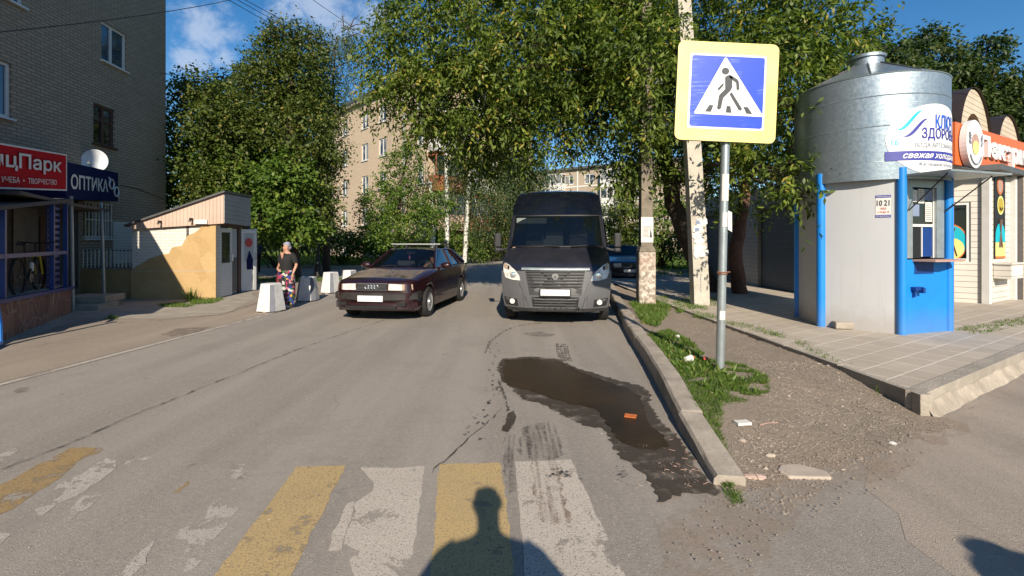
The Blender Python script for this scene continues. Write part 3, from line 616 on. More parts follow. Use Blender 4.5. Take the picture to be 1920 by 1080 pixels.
def crack(pts, w=.006, seed=1, name='road_crack', mat='stain'):
    rg = random.Random(seed); mb = MB(); P = []
    for a, b in zip(pts[:-1], pts[1:]):
        k = max(2, int((b - a).length / .07))
        for j in range(k):
            q = a + (b - a) * (j / k); P.append(Vector((q.x + rg.gauss(0, .008), q.y + rg.gauss(0, .012), .011)))
    for a, b in zip(P[:-1], P[1:]):
        dd = (b - a).normalized(); n2 = Vector((-dd.y, dd.x, 0)) * w * rg.uniform(.2, 1.2); mb.quad(a - n2, b - n2, b + n2, a + n2)
    return tag(mb.build(name, mat), kind='structure')
crack([gnd(0, 882), gnd(120, 838), gnd(250, 780), gnd(420, 712), gnd(560, 655), gnd(700, 607), gnd(800, 575)], .010, 2)
crack([gnd(940, 770), gnd(850, 850), gnd(800, 900)], .008, 3); crack([gnd(300, 598), gnd(250, 606), gnd(150, 605)], .012, 4); crack([gnd(280, 603), gnd(420, 590), gnd(500, 562)], .014, 5)
sheet('asphalt_patch', [gnd(300, 628), gnd(330, 617), gnd(395, 613), gnd(370, 625), gnd(320, 632)], 'stain_light', .012, seed=18, amp=.03, step=.1)
sheet('asphalt_stain', [gnd(24, 736), gnd(35, 728), gnd(54, 727), gnd(48, 735), gnd(32, 739)], 'stain_light', .012, seed=19, amp=.01, step=.1)
# ---------------------------------------------------------------- walls and windows helpers (local: plane y=0, outward -y)
def wall_holes(mb, L, z0, z1, holes, d=.14, back=.3):
    xs = sorted({0, L} | {h[0] for h in holes} | {h[1] for h in holes}); zs = sorted({z0, z1} | {h[2] for h in holes} | {h[3] for h in holes})
    for i in range(len(xs) - 1):
        for j in range(len(zs) - 1):
            cx_, cz = (xs[i] + xs[i + 1]) / 2, (zs[j] + zs[j + 1]) / 2
            if any(h[0] < cx_ < h[1] and h[2] < cz < h[3] for h in holes): continue
            mb.quad((xs[i], 0, zs[j]), (xs[i + 1], 0, zs[j]), (xs[i + 1], 0, zs[j + 1]), (xs[i], 0, zs[j + 1]))
    for a, b, c, e in holes:
        mb.quad((a, 0, c), (a, 0, e), (a, d, e), (a, d, c)); mb.quad((b, 0, e), (b, 0, c), (b, d, c), (b, d, e))
        mb.quad((a, 0, e), (b, 0, e), (b, d, e), (a, d, e)); mb.quad((b, 0, c), (a, 0, c), (a, d, c), (b, d, c))
def window(parent, x0, x1, z0, z1, y=.1, fr='window_white', pane='pane', mull=(.5,), trans=None, w=.07, sill=True, name='window'):
    mb = MB(); t = .05
    for a, b, c, e in ((x0, x0 + w, z0, z1), (x1 - w, x1, z0, z1), (x0 + w, x1 - w, z0, z0 + w), (x0 + w, x1 - w, z1 - w, z1)): mb.box2((a, y - t, c), (b, y, e))
    for m in mull: xm = x0 + (x1 - x0) * m; mb.box2((xm - w * .5, y - t - .004, z0 + w), (xm + w * .5, y - .002, z1 - w))
    if trans: zm = z0 + (z1 - z0) * trans; mb.box2((x0 + w, y - t - .008, zm - w * .4), (x1 - w, y - .006, zm + w * .4))
    o = mb.build(name, fr, parent)
    p = MB(); p.box2((x0 + w * .5, y - .012, z0 + w * .5), (x1 - w * .5, y - .002, z1 - w * .5)); p.build('pane', pane, o)
    if sill: p = MB(); p.box2((x0 - .05, -.08, z0 - .05), (x1 + .05, y - .051, z0 - .004)); p.build('sill', fr, o)
    return o
def lift(o, root):
    for ch in list(o.children): m_ = o.matrix_basis @ ch.matrix_basis; ch.parent = root; ch.matrix_basis = m_
def ang(a, b): return math.atan2(b[1] - a[1], b[0] - a[0])

# ---------------------------------------------------------------- left brick building
def wallx(Y): return -12.2 - .1 * (Y - 14.5)
P0 = (wallx(-8), -8.0); P1 = (wallx(17.3), 17.3); A = ang(P0, P1); L = math.hypot(P1[0] - P0[0], P1[1] - P0[1]); k = L / 25.3
s_ = lambda Y: (Y + 8) * k
bl = thing('brick_apartment_building', 'tall grey brick apartment building in shade filling the left edge, shops at its foot', 'building', (P0[0], P0[1], 0), A)
W1, W2, W3, W4, WB = (s_(14.23), s_(15.29), 6.98, 8.15), (s_(13.92), s_(14.77), 4.45, 5.62), (s_(10.1), s_(11.4), 4.5, 5.8), (s_(10.6), s_(11.72), 7.3, 8.6), (s_(13.55), s_(14.6), 1.68, 2.75)
DOOR = (s_(9.6), s_(10.5), .5, 2.5)
mb = MB(); wall_holes(mb, L, -.1, 15.2, [W1, W2, W3, W4, WB, DOOR])
mb.quad((L, 0, -.1), (L, 11, -.1), (L, 11, 15.2), (L, 0, 15.2)); mb.quad((0, 0, 15.2), (L, 0, 15.2), (L, 11, 15.2), (0, 11, 15.2)); mb.quad((0, 11, -.1), (0, 0, -.1), (0, 0, 15.2), (0, 11, 15.2)); mb.quad((L, 11, -.1), (0, 11, -.1), (0, 11, 15.2), (L, 11, 15.2))
mb.build('wall', 'brick_grey', bl)
window(bl, *W1, pane='pane_blue', mull=(.42,)); window(bl, *W3, pane='pane_blue'); window(bl, *W4, pane='pane_blue')
window(bl, *W2, fr='brown_wood', pane='pane_dark', trans=.62); wb = window(bl, *WB, pane='pane_dark', fr='window_white')
mb = MB()
for i in range(9): x = WB[0] + .03 + i * (WB[1] - WB[0] - .06) / 8; mb.box2((x - .012, -.05, WB[2]), (x + .012, -.03, WB[3]))
for z in (WB[2] + .05, (WB[2] + WB[3]) / 2, WB[3] - .05): mb.box2((WB[0], -.056, z - .015), (WB[1], -.051, z + .015))
mb.build('window_bars', 'white_paint', wb)
mb = MB(); mb.box2((DOOR[0] + .02, .08, DOOR[2] + .02), (DOOR[1] - .02, .12, DOOR[3] - .02)); mb.box2((DOOR[0] + .2, .07, 1.4), (DOOR[1] - .2, .079, 2.2)); mb.build('door', 'brown_wood', bl)
mb = MB(); mb.tube([(s_(15.0), -.004, 3.35), (s_(15.9), -.008, 3.3), (s_(17.2), -.006, 3.1)], .012, 5); mb.build('cable', 'black', bl)
mb = MB(); M0 = Matrix.Rotation(-A, 4, 'Z') @ Matrix.Translation((-P0[0], -P0[1], 0)); mb.M = M0; mb.box2((-13, -7.9, -.1), (-9.7, 6.3, 6.0)); mb.build('shade_wing', 'brick_grey', bl)  # unseen box added to keep sun off the porch and shed's left end
mb = MB(); mb.M = M0; mb.box2((-12, 5.6, -.1), (-7.95, 6.75, 3.5)); mb.build('porch_shade_block', 'brick_grey', bl)  # lower unseen blocker, added and sized to shade the porch front
mb = MB(); mb.box2((s_(10.3), -.10, .3), (s_(13.25), -.004, 3.0)); dk = mb.build('entrance_shade_panel', 'wall_dark', bl)  # dark panel over the brick, stands in for the porch interior's shade
mb = MB(); mb.box2((s_(11.3), -.13, .5), (s_(11.95), -.102, 2.5)); mb.build('grey_panel', 'steel_dark', bl); mb = MB(); mb.box2((s_(12.02), -.13, .5), (s_(12.35), -.102, 2.2)); mb.build('entrance_door', 'brown_wood', bl)
# white painted patch low on the wall
mb = MB(); mb.box2((s_(14.7), -.012, .9), (s_(16.6), -.001, 2.2)); mb.build('painted_panel', 'brick_white', bl)
# satellite dish
c = at(178, 302, 13.6); ds = thing('satellite_dish', 'grey round satellite dish fixed to the brick wall above the navy optician board', 'satellite dish', c, R(18))
mb = MB(); mb.lathe([(.0, .06), (.12, .052), (.24, .02), (.315, -.02), (.325, -.025), (.315, -.028), (.24, .012), (.0, .05)], n=28, axis='y', caps=False); mb.build('dish', 'dish', ds, 40)
mb = MB(); mb.tube([(0, .05, -.02), (0, .25, -.1), (-.1, .42, -.1)], .02, 6); mb.build('bracket', 'steel_dark', ds)
mb = MB(); mb.tube([(0, -.02, -.30), (0, -.30, -.12)], .010, 5); mb.box((0, -.31, -.10), (.05, .09, .05)); mb.build('receiver_arm', 'steel_dark', ds)

# porch of the shop: stone base, blue posts, roof, slatted screen
q0, q1 = Vector((-7.9, 7.25, 0)), Vector((-9.87, 10.75, 0)); Ap = ang(q0, q1); Lp = (q1 - q0).length
po = thing('shop_porch', 'raised shop porch with red stone base and blue metal posts, left edge', 'porch', q0, Ap)
hp = lambda x: .62 - .1 * x / Lp
mb = MB(); mb.prism([(0, -.05), (Lp, -.05), (Lp, hp(Lp)), (0, hp(0))], 0, 2.6, 'y'); mb.build('stone_base', 'stone_red', po)
mb = MB(); mb.prism([(-.02, hp(0) + .003), (Lp + .03, hp(Lp) + .003), (Lp + .03, hp(Lp) + .07), (-.02, hp(0) + .07)], -.05, .06, 'y'); mb.build('base_rail', 'blue_dark', po)
mb = MB(); mb.box2((.02, .062, hp(0) + .003), (Lp, 2.6, hp(0) + .02)); mb.build('deck', 'concrete', po)
for x in (.55, 2.85, 3.7): mb = MB(); zt_ = 2.0 + .48 * (x + .5) / (Lp + .5) - .01; mb.box2((x - .035, -.015, .6), (x + .035, .055, zt_)); mb.build('post', 'blue_dark', po)
mb = MB(); mb.box2((-.3, -.012, 1.32), (3.66, .03, 1.39)); mb.build('rail', 'blue_dark', po)
mb = MB(); mb.tube([(-.35, -.1, 1.35), (-.05, -.12, .35), (-.1, -.14, .06), (-.5, -.16, .04)], .045, 8); mb.build('ramp_rail', 'blue_paint', po, 40)
mb = MB()
for i in range(15): z = .72 + i * .125; mb.box((3.28, .10, z - .06), (.62, .03, .055))
for x in (2.95, 3.62): mb.box((x, .12, 1.5), (.03, .02, 1.8))
mb.build('slatted_screen', 'blue_dark', po)
mb = MB(); mb.prism([(-.5, 2.0), (Lp + .0, 2.48), (Lp + .0, 2.55), (-.5, 2.07)], -.04, 3.0, 'y'); mb.build('roof', 'wall_dark', po)
mb = MB(); mb.M = Matrix.Rotation(-Ap, 4, 'Z') @ Matrix.Translation(-q0); mb.prism([(-9.9, 10.8), (-8.4, 8.2), (-11.7, 8.2), (-12.0, 13.2), (-10.9, 13.0)], 2.40, 2.46); mb.build('inner_roof', 'wall_dark', po)
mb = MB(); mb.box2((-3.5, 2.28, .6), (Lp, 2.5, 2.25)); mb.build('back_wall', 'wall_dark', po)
mb = MB(); mb.box2((-3.5, .3, -.05), (-.01, 2.6, .6)); mb.build('base_return', 'stone_red', po)
st = thing('concrete_steps', 'two worn concrete steps between the stone porch and the optician post', 'steps', gnd(152, 583), R(100))
mb = MB(); mb.box2((0, -.35, 0), (.75, .6, .14)); mb.box2((.32, -.3, .14), (1.1, .6, .29)); mb.build('steps', 'concrete', st, None, .012)

# red sign
def board(name, label, cat, a, b, za0, za1, zb0, zb1, mat, th=.08, edge=None, grp=None):
    """sign board between ground points a and b, heights at both ends"""
    L = math.hypot(b[0] - a[0], b[1] - a[1]); t = thing(name, label, cat, (a[0], a[1], 0), ang(a, b), grp)
    mb = MB(); mb.prism([(0, za0), (L, zb0), (L, zb1), (0, za1)], 0, th, 'y'); mb.build('board', mat, t)
    if edge:
        mb = MB(); w = .03
        mb.prism([(0, za1 - w), (L, zb1 - w), (L, zb1), (0, za1)], -.008, -.001, 'y'); mb.prism([(0, za0), (L, zb0), (L, zb0 + w), (0, za0 + w)], -.008, -.001, 'y'); mb.prism([(L - w, zb0 + w), (L, zb0 + w), (L, zb1 - w), (L - w, zb1 - w)], -.008, -.001, 'y'); mb.build('border', edge, t)
    return t, L, (lambda p: (p[0], p[1], (za0 + (zb0 - za0) * p[0] / L) + p[2] * ((za1 - za0) + ((zb1 - zb0) - (za1 - za0)) * p[0] / L)))
ra, rb = Vector((-8.20, 6.95, 0)), Vector((-9.93, 10.70, 0)); e = (rb - ra)
t, L, f = board('shop_sign', 'long red shop sign with white lettering above the blue porch', 'sign', ra, rb, 2.38, 3.16, 2.72, 3.53, 'red_sign', .12, 'letter_white')
mb = MB(); xr = lambda px: min(L, max(-3, px))
def xs_on(a, b, L, px):       # distance along board where it crosses photo column px
    m = (px - HX) / F; d = (b - a) / L; return (m * a.y - a.x) / (d.x - m * d.y)
X = lambda p_: xs_on(ra, rb, L, p_)
put_text(mb, 'КанцПарк', X(-85), X(112), .50, -.03, h=.33, bold=.018, mapf=lambda p: f(p)); mb.build('lettering', 'letter_white', t)
mb = MB(); put_text(mb, 'УЧЕБА  •', X(-2), X(42), .15, -.03, h=.125, bold=.006, mapf=lambda p: f(p)); mb.build('lettering', 'letter_white', t); mb = MB(); put_text(mb, 'ТВОРЧЕСТВО', X(49), X(103), .15, -.03, h=.125, bold=.006, mapf=lambda p: f(p)); mb.build('lettering', 'letter_white', t)
# optician board
oa, ob = Vector((-10.22, 11.0, 0)), Vector((-11.9, 14.5, 0))
t, L, f = board('optician_sign', 'dark navy optician board with white letters and spectacles emblem, right of the red sign', 'sign', oa, ob, 2.56, 3.42, 2.80, 3.66, 'navy_sign', .9)
X = lambda p_: xs_on(oa, ob, L, p_); mb = MB(); put_text(mb, 'ОПТИКА', X(131), X(201), .30, -.02, h=.38, bold=.022, mapf=f); mb.build('lettering', 'letter_white', t)
mb = MB()
for px_, zz in ((208, .57), (217, .33)):
    c = Vector((X(px_), -.02, zz)); r_ = .17; ring = [f((c.x + r_ * math.cos(q * .5236) * 1.25, -.02, zz + r_ * .95 * math.sin(q * .5236))) for q in range(12)]; mb.tube(ring, .022, 5, closed=True)
mb.tube([f((X(203), -.02, .78)), f((X(205), -.02, .70))], .02, 5); mb.tube([f((X(221), -.02, .16)), f((X(222.5), -.02, .10))], .02, 5); mb.build('spectacles_emblem', 'letter_white', t)
for b_, tp, lab in ((gnd(137, 585), at(133, 366, 10.85), 'thin grey post holding the joint between the red and navy signs'), (gnd(196, 570), at(190, 378, 12.6), 'thin grey post under the navy optician board')):
    mb = MB(); mb.tube([b_, (tp.x, tp.y, tp.z - .02)], .035, 8); tag(mb.build('sign_post', 'steel', None, 40), lab, 'post', 'posts under the shop signs')
mb = MB(); pts = [at(118, 385, 10.6), at(123, 392, 10.6), at(122, 470, 10.6), at(117, 540, 10.55)]; mb.tube(pts, .03, 8); tag(mb.build('drainpipe', 'steel', None, 40), 'light grey drainpipe at the right end of the blue porch', 'drainpipe')
# bicycle on the porch
def bicycle(loc, rz):
    t = thing('bicycle', 'black and yellow bicycle leaning inside the blue porch', 'bicycle', loc, rz); r_ = .34
    for x in (-.52, .52):
        mb = MB(); mb.tube([(x + r_ * math.cos(a * .2618), 0, r_ + r_ * math.sin(a * .2618)) for a in range(24)], .024, 6, closed=True); w = mb.build('wheel', 'rubber', t, 40)
        mb = MB()
        for a in range(14): mb.tube([(x, .01 * (-1) ** a, r_), (x + (r_ - .02) * math.cos(a * .4488), 0, r_ + (r_ - .02) * math.sin(a * .4488))], .0025, 3, False)
        mb.lathe([(.02, -.03), (.02, .03)], (x, 0, r_), 8, 'y'); mb.build('spokes', 'steel_dark', w)
    mb = MB(); BB, ST, HT, HB = (-.08, 0, .30), (-.22, 0, .78), (.33, 0, .82), (.37, 0, .70)
    for a, b, w in ((BB, ST, .017), (ST, HT, .016), (BB, HB, .02), (HT, HB, .02), (BB, (-.52, 0, .34), .011), (ST, (-.52, 0, .34), .009)): mb.tube([a, b], w, 7)
    mb.build('frame', 'black', t, 40); mb = MB()
    for s in (-.05, .05): mb.tube([(.37, s, .70), (.52, s, .34)], .017, 6)
    mb.box((.37, 0, .70), (.06, .12, .04)); mb.build('fork', 'yellow_frame', t)
    mb = MB(); mb.tube([(.33, 0, .82), (.31, 0, .93), (.38, 0, .96)], .016, 6); mb.tube([(.38, -.28, .98), (.38, 0, .96), (.38, .28, .98)], .014, 6); mb.build('handlebar', 'black', t, 40)
    mb = MB(); mb.tube([ST, (-.25, 0, .92)], .013, 6); mb.prism([(-.38, -.07), (-.38, .07), (-.20, .03), (-.08, .015), (-.08, -.015), (-.20, -.03)], .92, .96); mb.build('saddle', 'black', t)
    mb = MB(); mb.lathe([(.09, -.008), (.09, .008)], (-.08, -.05, .30), 16, 'y'); mb.tube([(-.08, -.06, .30), (.0, -.08, .16)], .01, 5); mb.box((.0, -.12, .155), (.09, .09, .02)); mb.build('crank', 'steel_dark', t)
    mb = MB(); mb.lathe([(.03, 0), (.035, .05), (.035, .14), (.02, .17)], (.12, -.0, .42), 10); mb.build('bottle', 'white_paint', t, 40)
    return t
bicycle((*(q0 + Vector((math.cos(Ap), math.sin(Ap), 0)) * 2.35 + Vector((-math.sin(Ap), math.cos(Ap), 0)) * .22)[:2], .60), Ap)

# low yellow wall with railing left of the shed
fw0, fw1 = Vector((-12.15, 13.45, 0)), Vector((-10.45, 13.3, 0)); Lw = (fw1 - fw0).length
t = thing('low_wall', 'low ochre stone-faced wall between the brick building and the small shed', 'wall', fw0, ang(fw0, fw1)); mb = MB(); mb.box2((0, 0, -.05), (Lw, .25, .80)); mb.build('wall', 'stone_yellow', t)
t = thing('railing', 'black and white bar railing on the low ochre wall', 'railing', (*fw0[:2], .80), ang(fw0, fw1)); mb = MB()
for z in (.06, .52): mb.box2((0, .1, z), (Lw, .13, z + .03))
mb.box2((Lw - .04, .09, .0), (Lw, .14, .6)); mb.build('rails', 'black', t); mb = MB()
for i in range(14): x = .06 + i * (Lw - .16) / 13; mb.box((x, .085, .31), (.025, .025, .5))
mb.build('bars', 'white_paint', t)

# ---------------------------------------------------------------- small shed
sa, sb, sc_, = Vector((-10.45, 13.2, 0)), Vector((-8.14, 13.2, 0)), Vector((-8.55, 15.7, 0))
sh = thing('small_shed', 'small stone-faced shed with sloping roof, pink fascia and open white door', 'shed', sa, 0); Ls = sb.x - sa.x
prof = [(0, -.03), (Ls, -.03), (Ls, 2.12), (0, 1.93)]
mb = MB(); mb.prism(prof, 0, .2, 'y'); mb.build('front_wall', 'brick_white', sh)
# ochre stone facing with a stepped ragged upper edge
ez = [(0, .80), (.18, .92), (.5, 1.12), (.8, 1.22), (1.05, 1.26), (1.12, 1.42), (1.4, 1.48), (1.55, 1.74), (1.8, 1.86), (1.95, 2.02), (2.08, 2.06), (Ls, 2.07)]
poly = [(0, -.02), (Ls + .02, -.02)] + [(min(a, Ls) + (.02 if a == Ls else 0), b) for a, b in ez[::-1]]
mb = MB(); mb.prism(poly, -.045, -.003, 'y'); mb.build('stone_facing', 'stone_yellow', sh, None, .008)
mb = MB(); mb.box2((0, -.052, .77), (Ls, -.046, .785)); mb.build('facing_joint', 'stone_pale', sh)
fp = [at(245, 430, 13.1), at(420, 419, 13.1), at(420, 363, 13.1), at(245, 419, 13.1)]
loc = lambda p: (p.x - sa.x, p.z)
mb = MB(); mb.prism([loc(p) for p in fp], -.12, -.05, 'y'); mb.build('fascia', 'siding_pink', sh)
# side fascia: from the front right corner back along the door side
g0, g1 = at(421, 363, 13.1), at(470, 372, 15.6); h0, h1 = at(421, 418, 13.1), at(470, 425, 15.6)
rel = lambda p: (p.x - sa.x, p.y - sa.y, p.z)
off = Vector((-.06, 0, 0)); mb = MB(); mb.add([rel(q) for q in (h0, h1, g1, g0, h0 + off, h1 + off, g1 + off, g0 + off)], [[0, 1, 2, 3], [7, 6, 5, 4], [0, 4, 5, 1], [1, 5, 6, 2], [2, 6, 7, 3], [3, 7, 4, 0]]); mb.build('side_fascia', 'siding_grey', sh)
rl, rr = at(232, 425, 13.0), at(421, 360, 13.0); rr2, rl2 = at(474, 370, 15.8), Vector((rl.x, 15.8, rl.z)); u_ = Vector((0, 0, .05))
mb = MB(); mb.add([rel(q) for q in (rl, rr, rr2, rl2, rl + u_, rr + u_, rr2 + u_, rl2 + u_)], [[3, 2, 1, 0], [4, 5, 6, 7], [0, 1, 5, 4], [1, 2, 6, 5], [2, 3, 7, 6], [3, 0, 4, 7]]); mb.build('roof', 'steel_dark', sh)
# soffit and door side wall with two openings
ds_ = (sc_ - sb); Ld = ds_.length; mbs = Matrix.Translation(sb - sa) @ Matrix.Rotation(ang(sb, sc_), 4, 'Z')
mb = MB(); mb.M = mbs; mb.box2((0, .0, -.03), (.16, .12, 2.2)); mb.box2((.16, .0, 2.0), (Ld, .12, 2.3)); mb.box2((1.55, 0, -.03), (1.75, .12, 2.0)); mb.box2((Ld - .1, 0, -.03), (Ld, .12, 2.0)); mb.build('side_wall', 'brown_wood', sh)
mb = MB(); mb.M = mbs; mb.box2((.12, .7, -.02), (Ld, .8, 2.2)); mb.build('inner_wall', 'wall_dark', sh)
mb = MB(); mb.add([rel(q) for q in (at(405, 421, 13.2), at(420, 419.5, 13.1), at(470, 425.5, 15.6), at(440, 426, 15.6))], [[0, 1, 2, 3]]); mb.build('soffit', 'brown_wood', sh)
mb = MB(); mb.prism([(.3, -.02), (Ls - .2, -.02), (Ls - .2, 2.0), (.3, 1.9)], 2.3, 2.5, 'y'); mb.build('rear_wall', 'brick_white', sh)
def door_leaf(x0, x1, open_, lab=None):
    m = mbs @ Matrix.Translation((x0, .02, 0)) @ Matrix.Rotation(open_, 4, 'Z'); w = x1 - x0; mb = MB(); mb.M = m
    for a, b, c, e in ((0, .1, .03, 1.97), (w - .1, w, .03, 1.97), (.1, w - .1, .03, .13), (.1, w - .1, 1.85, 1.97), (.1, w - .1, .85, .97), (.1, w - .1, .13, .85)): mb.box2((a, -.03 + (.008 if (a, c, e) == (.1, .13, .85) else 0), c), (b, .02, e))
    d = mb.build('door', 'window_white', sh); mb = MB(); mb.M = m; mb.box2((.1, -.012, .97), (w - .1, -.004, 1.85)); mb.build('pane', 'pane_dark' if x0 < 1 else 'white_panel', d)
    mb = MB(); mb.M = m; mb.tube([(w - .05, -.03, 1.0), (w - .05, -.07, 1.02), (w - .05, -.07, 1.2), (w - .05, -.03, 1.22)], .012, 6); mb.build('handle', 'steel', d); return d, m, w
door_leaf(.22, .95, R(-3)); mb = MB(); mb.M = mbs; mb.box2((.98, .03, .03), (1.5, .06, 1.97)); mb.build('side_panel', 'white_panel', sh); mb = MB(); mb.M = mbs; mb.box2((1.03, .012, .1), (1.48, .028, 1.1)); mb.build('dark_board', 'plastic_grey', sh)
d, m, w = door_leaf(1.76, 2.36, R(-24))
mb = MB(); mb.M = m; mb.lathe([(.0, -.034), (.14, -.034)], (w * .5, -.0, 1.55), 20, 'y', False); mb.build('round_poster', 'letter_red', d)
mb = MB(); mb.M = m; mb.prism([(.32, 1.3), (.2, .95), (.22, .70), (.46, .70), (.46, 1.0)], -.036, -.032, 'y'); mb.build('poster', 'navy_sign', d)
for x, z in ((.9, 2.06), (1.75, 2.13)): mb = MB(); mb.box((x, -.19, z + .06), (.04, .1, .07)); mb.lathe([(.03, -.06), (.02, .0)], (x, -.25, z + .05), 8, 'z'); mb.build('wall_lamp', 'black', sh)
mb = MB(); mb.box((2.0, -.15, 2.12), (.34, .05, .11)); mb.build('notice_board', 'white_paint', sh)

# ---------------------------------------------------------------- tan apartment building with balconies
def b_windows(parent, cols, floors, w, h, pane='pane', fr='window_white', skip=()):
    hs = []
    for c in cols:
        for j, z in enumerate(floors):
            if (c, j) in skip: continue
            hs.append((c - w / 2, c + w / 2, z, z + h))
    return hs
b0, b1 = Vector((-19.6, 48.5, 0)), Vector((-6.3, 34.3, 0)); Ab = ang(b0, b1); Lb = (b1 - b0).length
tb = thing('tan_apartment_building', 'five-storey tan brick apartment house with dark roof edge seen between the trees', 'building', b0, Ab)
rt = 13.65; fl = [11.2, 8.45, 5.7, 2.95, .6]; fl = [z for z in fl]
Xb = lambda p_: xs_on(b0, b1, Lb, p_); cols = [Xb(619), Xb(646), Xb(684), Xb(717), Xb(790)]
hs = b_windows(tb, cols, fl, 1.25, 1.45)
mb = MB(); wall_holes(mb, Lb, -.1, rt, hs, .16); mb.build('end_wall', 'brick_tan', tb)
for h in hs: window(tb, *h, y=.12, w=.09, mull=(.5,))
ML = Matrix.Translation((Lb, 0, 0)) @ Matrix.Rotation(R(90), 4, 'Z'); LS = 11
fr_ = thing('front', None, None); fr_.parent = tb; fr_.matrix_basis = ML
cols2 = [1.6 + 3.1 * i for i in range(3)]; hs2 = b_windows(tb, cols2, fl, 1.4, 1.45)
mb = MB(); wall_holes(mb, LS, -.1, rt, hs2, .16); mb.quad((LS, 0, -.1), (LS, 20, -.1), (LS, 20, rt), (LS, 0, rt)); mb.build('facade_wall', 'brick_tan', fr_)
for h in hs2[:45]: window(fr_, *h, y=.12, w=.09, sill=False)
mb = MB(); mb.box2((-.35, -.4, rt), (Lb + .4, LS, rt + .28)); mb.build('roof', 'steel_dark', tb)
mb = MB(); mb.box2((-.3, -.34, rt - .22), (Lb + .3, LS * .95, rt - .002)); mb.build('eaves', 'concrete', tb)
mb = MB()
for i in range(24): mb.tube([(i * Lb / 23, -.2, rt + .28), (i * Lb / 23, -.2, rt + .85)], .02, 4)
for z in (rt + .5, rt + .84): mb.tube([(0, -.2, z), (Lb, -.2, z)], .018, 4)
mb.build('roof_railing', 'steel_dark', tb)
c = Xb(700); mb = MB(); mb.box2((c - .7, 2.4, rt + .28), (c + .7, 3.4, rt + 2.6)); mb.box2((c - .78, 2.32, rt + 2.6), (c + .78, 3.48, rt + 2.8)); mb.build('chimney', 'red_brick', tb)
mb = MB(); mb.tube([(Xb(760), -.12, 0), (Xb(760), -.12, rt - .3)], .07, 8); mb.build('downspout', 'steel', tb)
for ci, z, m in [q_ for q_ in ((0, 5.3, 'orange_balcony'), (0, 8.1, 'white_paint'), (1, 2.5, 'orange_balcony'), (1, 5.3, 'siding_white'), (2, 8.1, 'steel'), (3, 5.3, 'siding_grey'), (4, 8.1, 'white_paint'), (0, 2.5, 'siding_pink'), (2, 2.5, 'orange_balcony'), (5, 5.3, 'siding_white'), (6, 8.1, 'siding_grey'), (1, 10.8, 'white_paint')) if q_[0] < 3]:
    x = cols2[ci]; mb = MB(); mb.box2((x - 1.3, -1.1, z - .12), (x + 1.3, -.003, z)); mb.box2((x - 1.3, -1.1, z + .002), (x + 1.3, -1.04, z + 1.0)); mb.box2((x - 1.3, -1.038, z + .002), (x - 1.24, -.003, z + 1.0)); mb.box2((x + 1.24, -1.038, z + .002), (x + 1.3, -.003, z + 1.0))
    for q in (-1.27, -.45, .45, 1.27): mb.box((x + q, -1.07, z + 1.7), (.06, .06, 1.38))
    mb.box2((x - 1.3, -1.1, z + 2.4), (x + 1.3, -.01, z + 2.46)); bb = mb.build('balcony', m, fr_)
    mb = MB(); mb.box2((x - 1.22, -1.06, z + 1.01), (x + 1.22, -1.03, z + 2.39)); mb.build('pane', 'pane', bb)
lift(fr_, tb); bpy.data.objects.remove(fr_)
# pale panel building farther off
c0, c1 = Vector((-4, 86, 0)), Vector((24, 66, 0)); Ac = ang(c0, c1); Lc = (c1 - c0).length
tf = thing('far_apartment_building', 'distant pale panel apartment block with white glazed balconies behind the van', 'building', c0, Ac)
Xc = lambda p_: xs_on(c0, c1, Lc, p_); cf = [Xc(985), Xc(1012), Xc(1067), Xc(1105), Xc(1132), Xc(1160), Xc(1190)]
zr = 12.9; flc = [zr - 2.35 - 2.75 * i for i in range(5)]; hs = b_windows(tf, cf, flc, 1.7, 1.5)
mb = MB(); wall_holes(mb, Lc, -.1, zr, hs, .15); mb.quad((Lc, 0, -.1), (Lc, 12, -.1), (Lc, 12, zr), (Lc, 0, zr)); mb.build('wall', 'brick_far', tf)
for h in hs: window(tf, *h, y=.12, w=.13, sill=False)
mb = MB(); mb.box2((-.3, -.5, zr), (Lc + .3, 12, zr + .35)); mb.build('roof', 'steel_dark', tf)
mb = MB(); x = Xc(1083); mb.box2((x - .1, -.05, 0), (x + .1, -.004, zr)); [mb.box2((0, -.045, z - .45), (Lc, -.008, z - .25)) for z in flc]; mb.build('panel_joints', 'white_paint', tf)
for xc in (Xc(1044), Xc(1150)):
    for z in flc:
        mb = MB(); mb.box2((xc - 1.6, -1.2, z - .9), (xc + 1.6, -.003, z + .25)); mb.box2((xc - 1.6, -1.2, z + 1.65), (xc + 1.6, -.003, z + 1.78))
        for q in (-1.53, -.5, .5, 1.53): mb.box((xc + q, -1.14, z + .95), (.12, .1, 1.39))
        bb = mb.build('balcony', 'white_paint', tf); mb = MB(); mb.box2((xc - 1.5, -1.12, z + .26), (xc + 1.5, -.01, z + 1.64)); mb.build('pane', 'pane', bb)

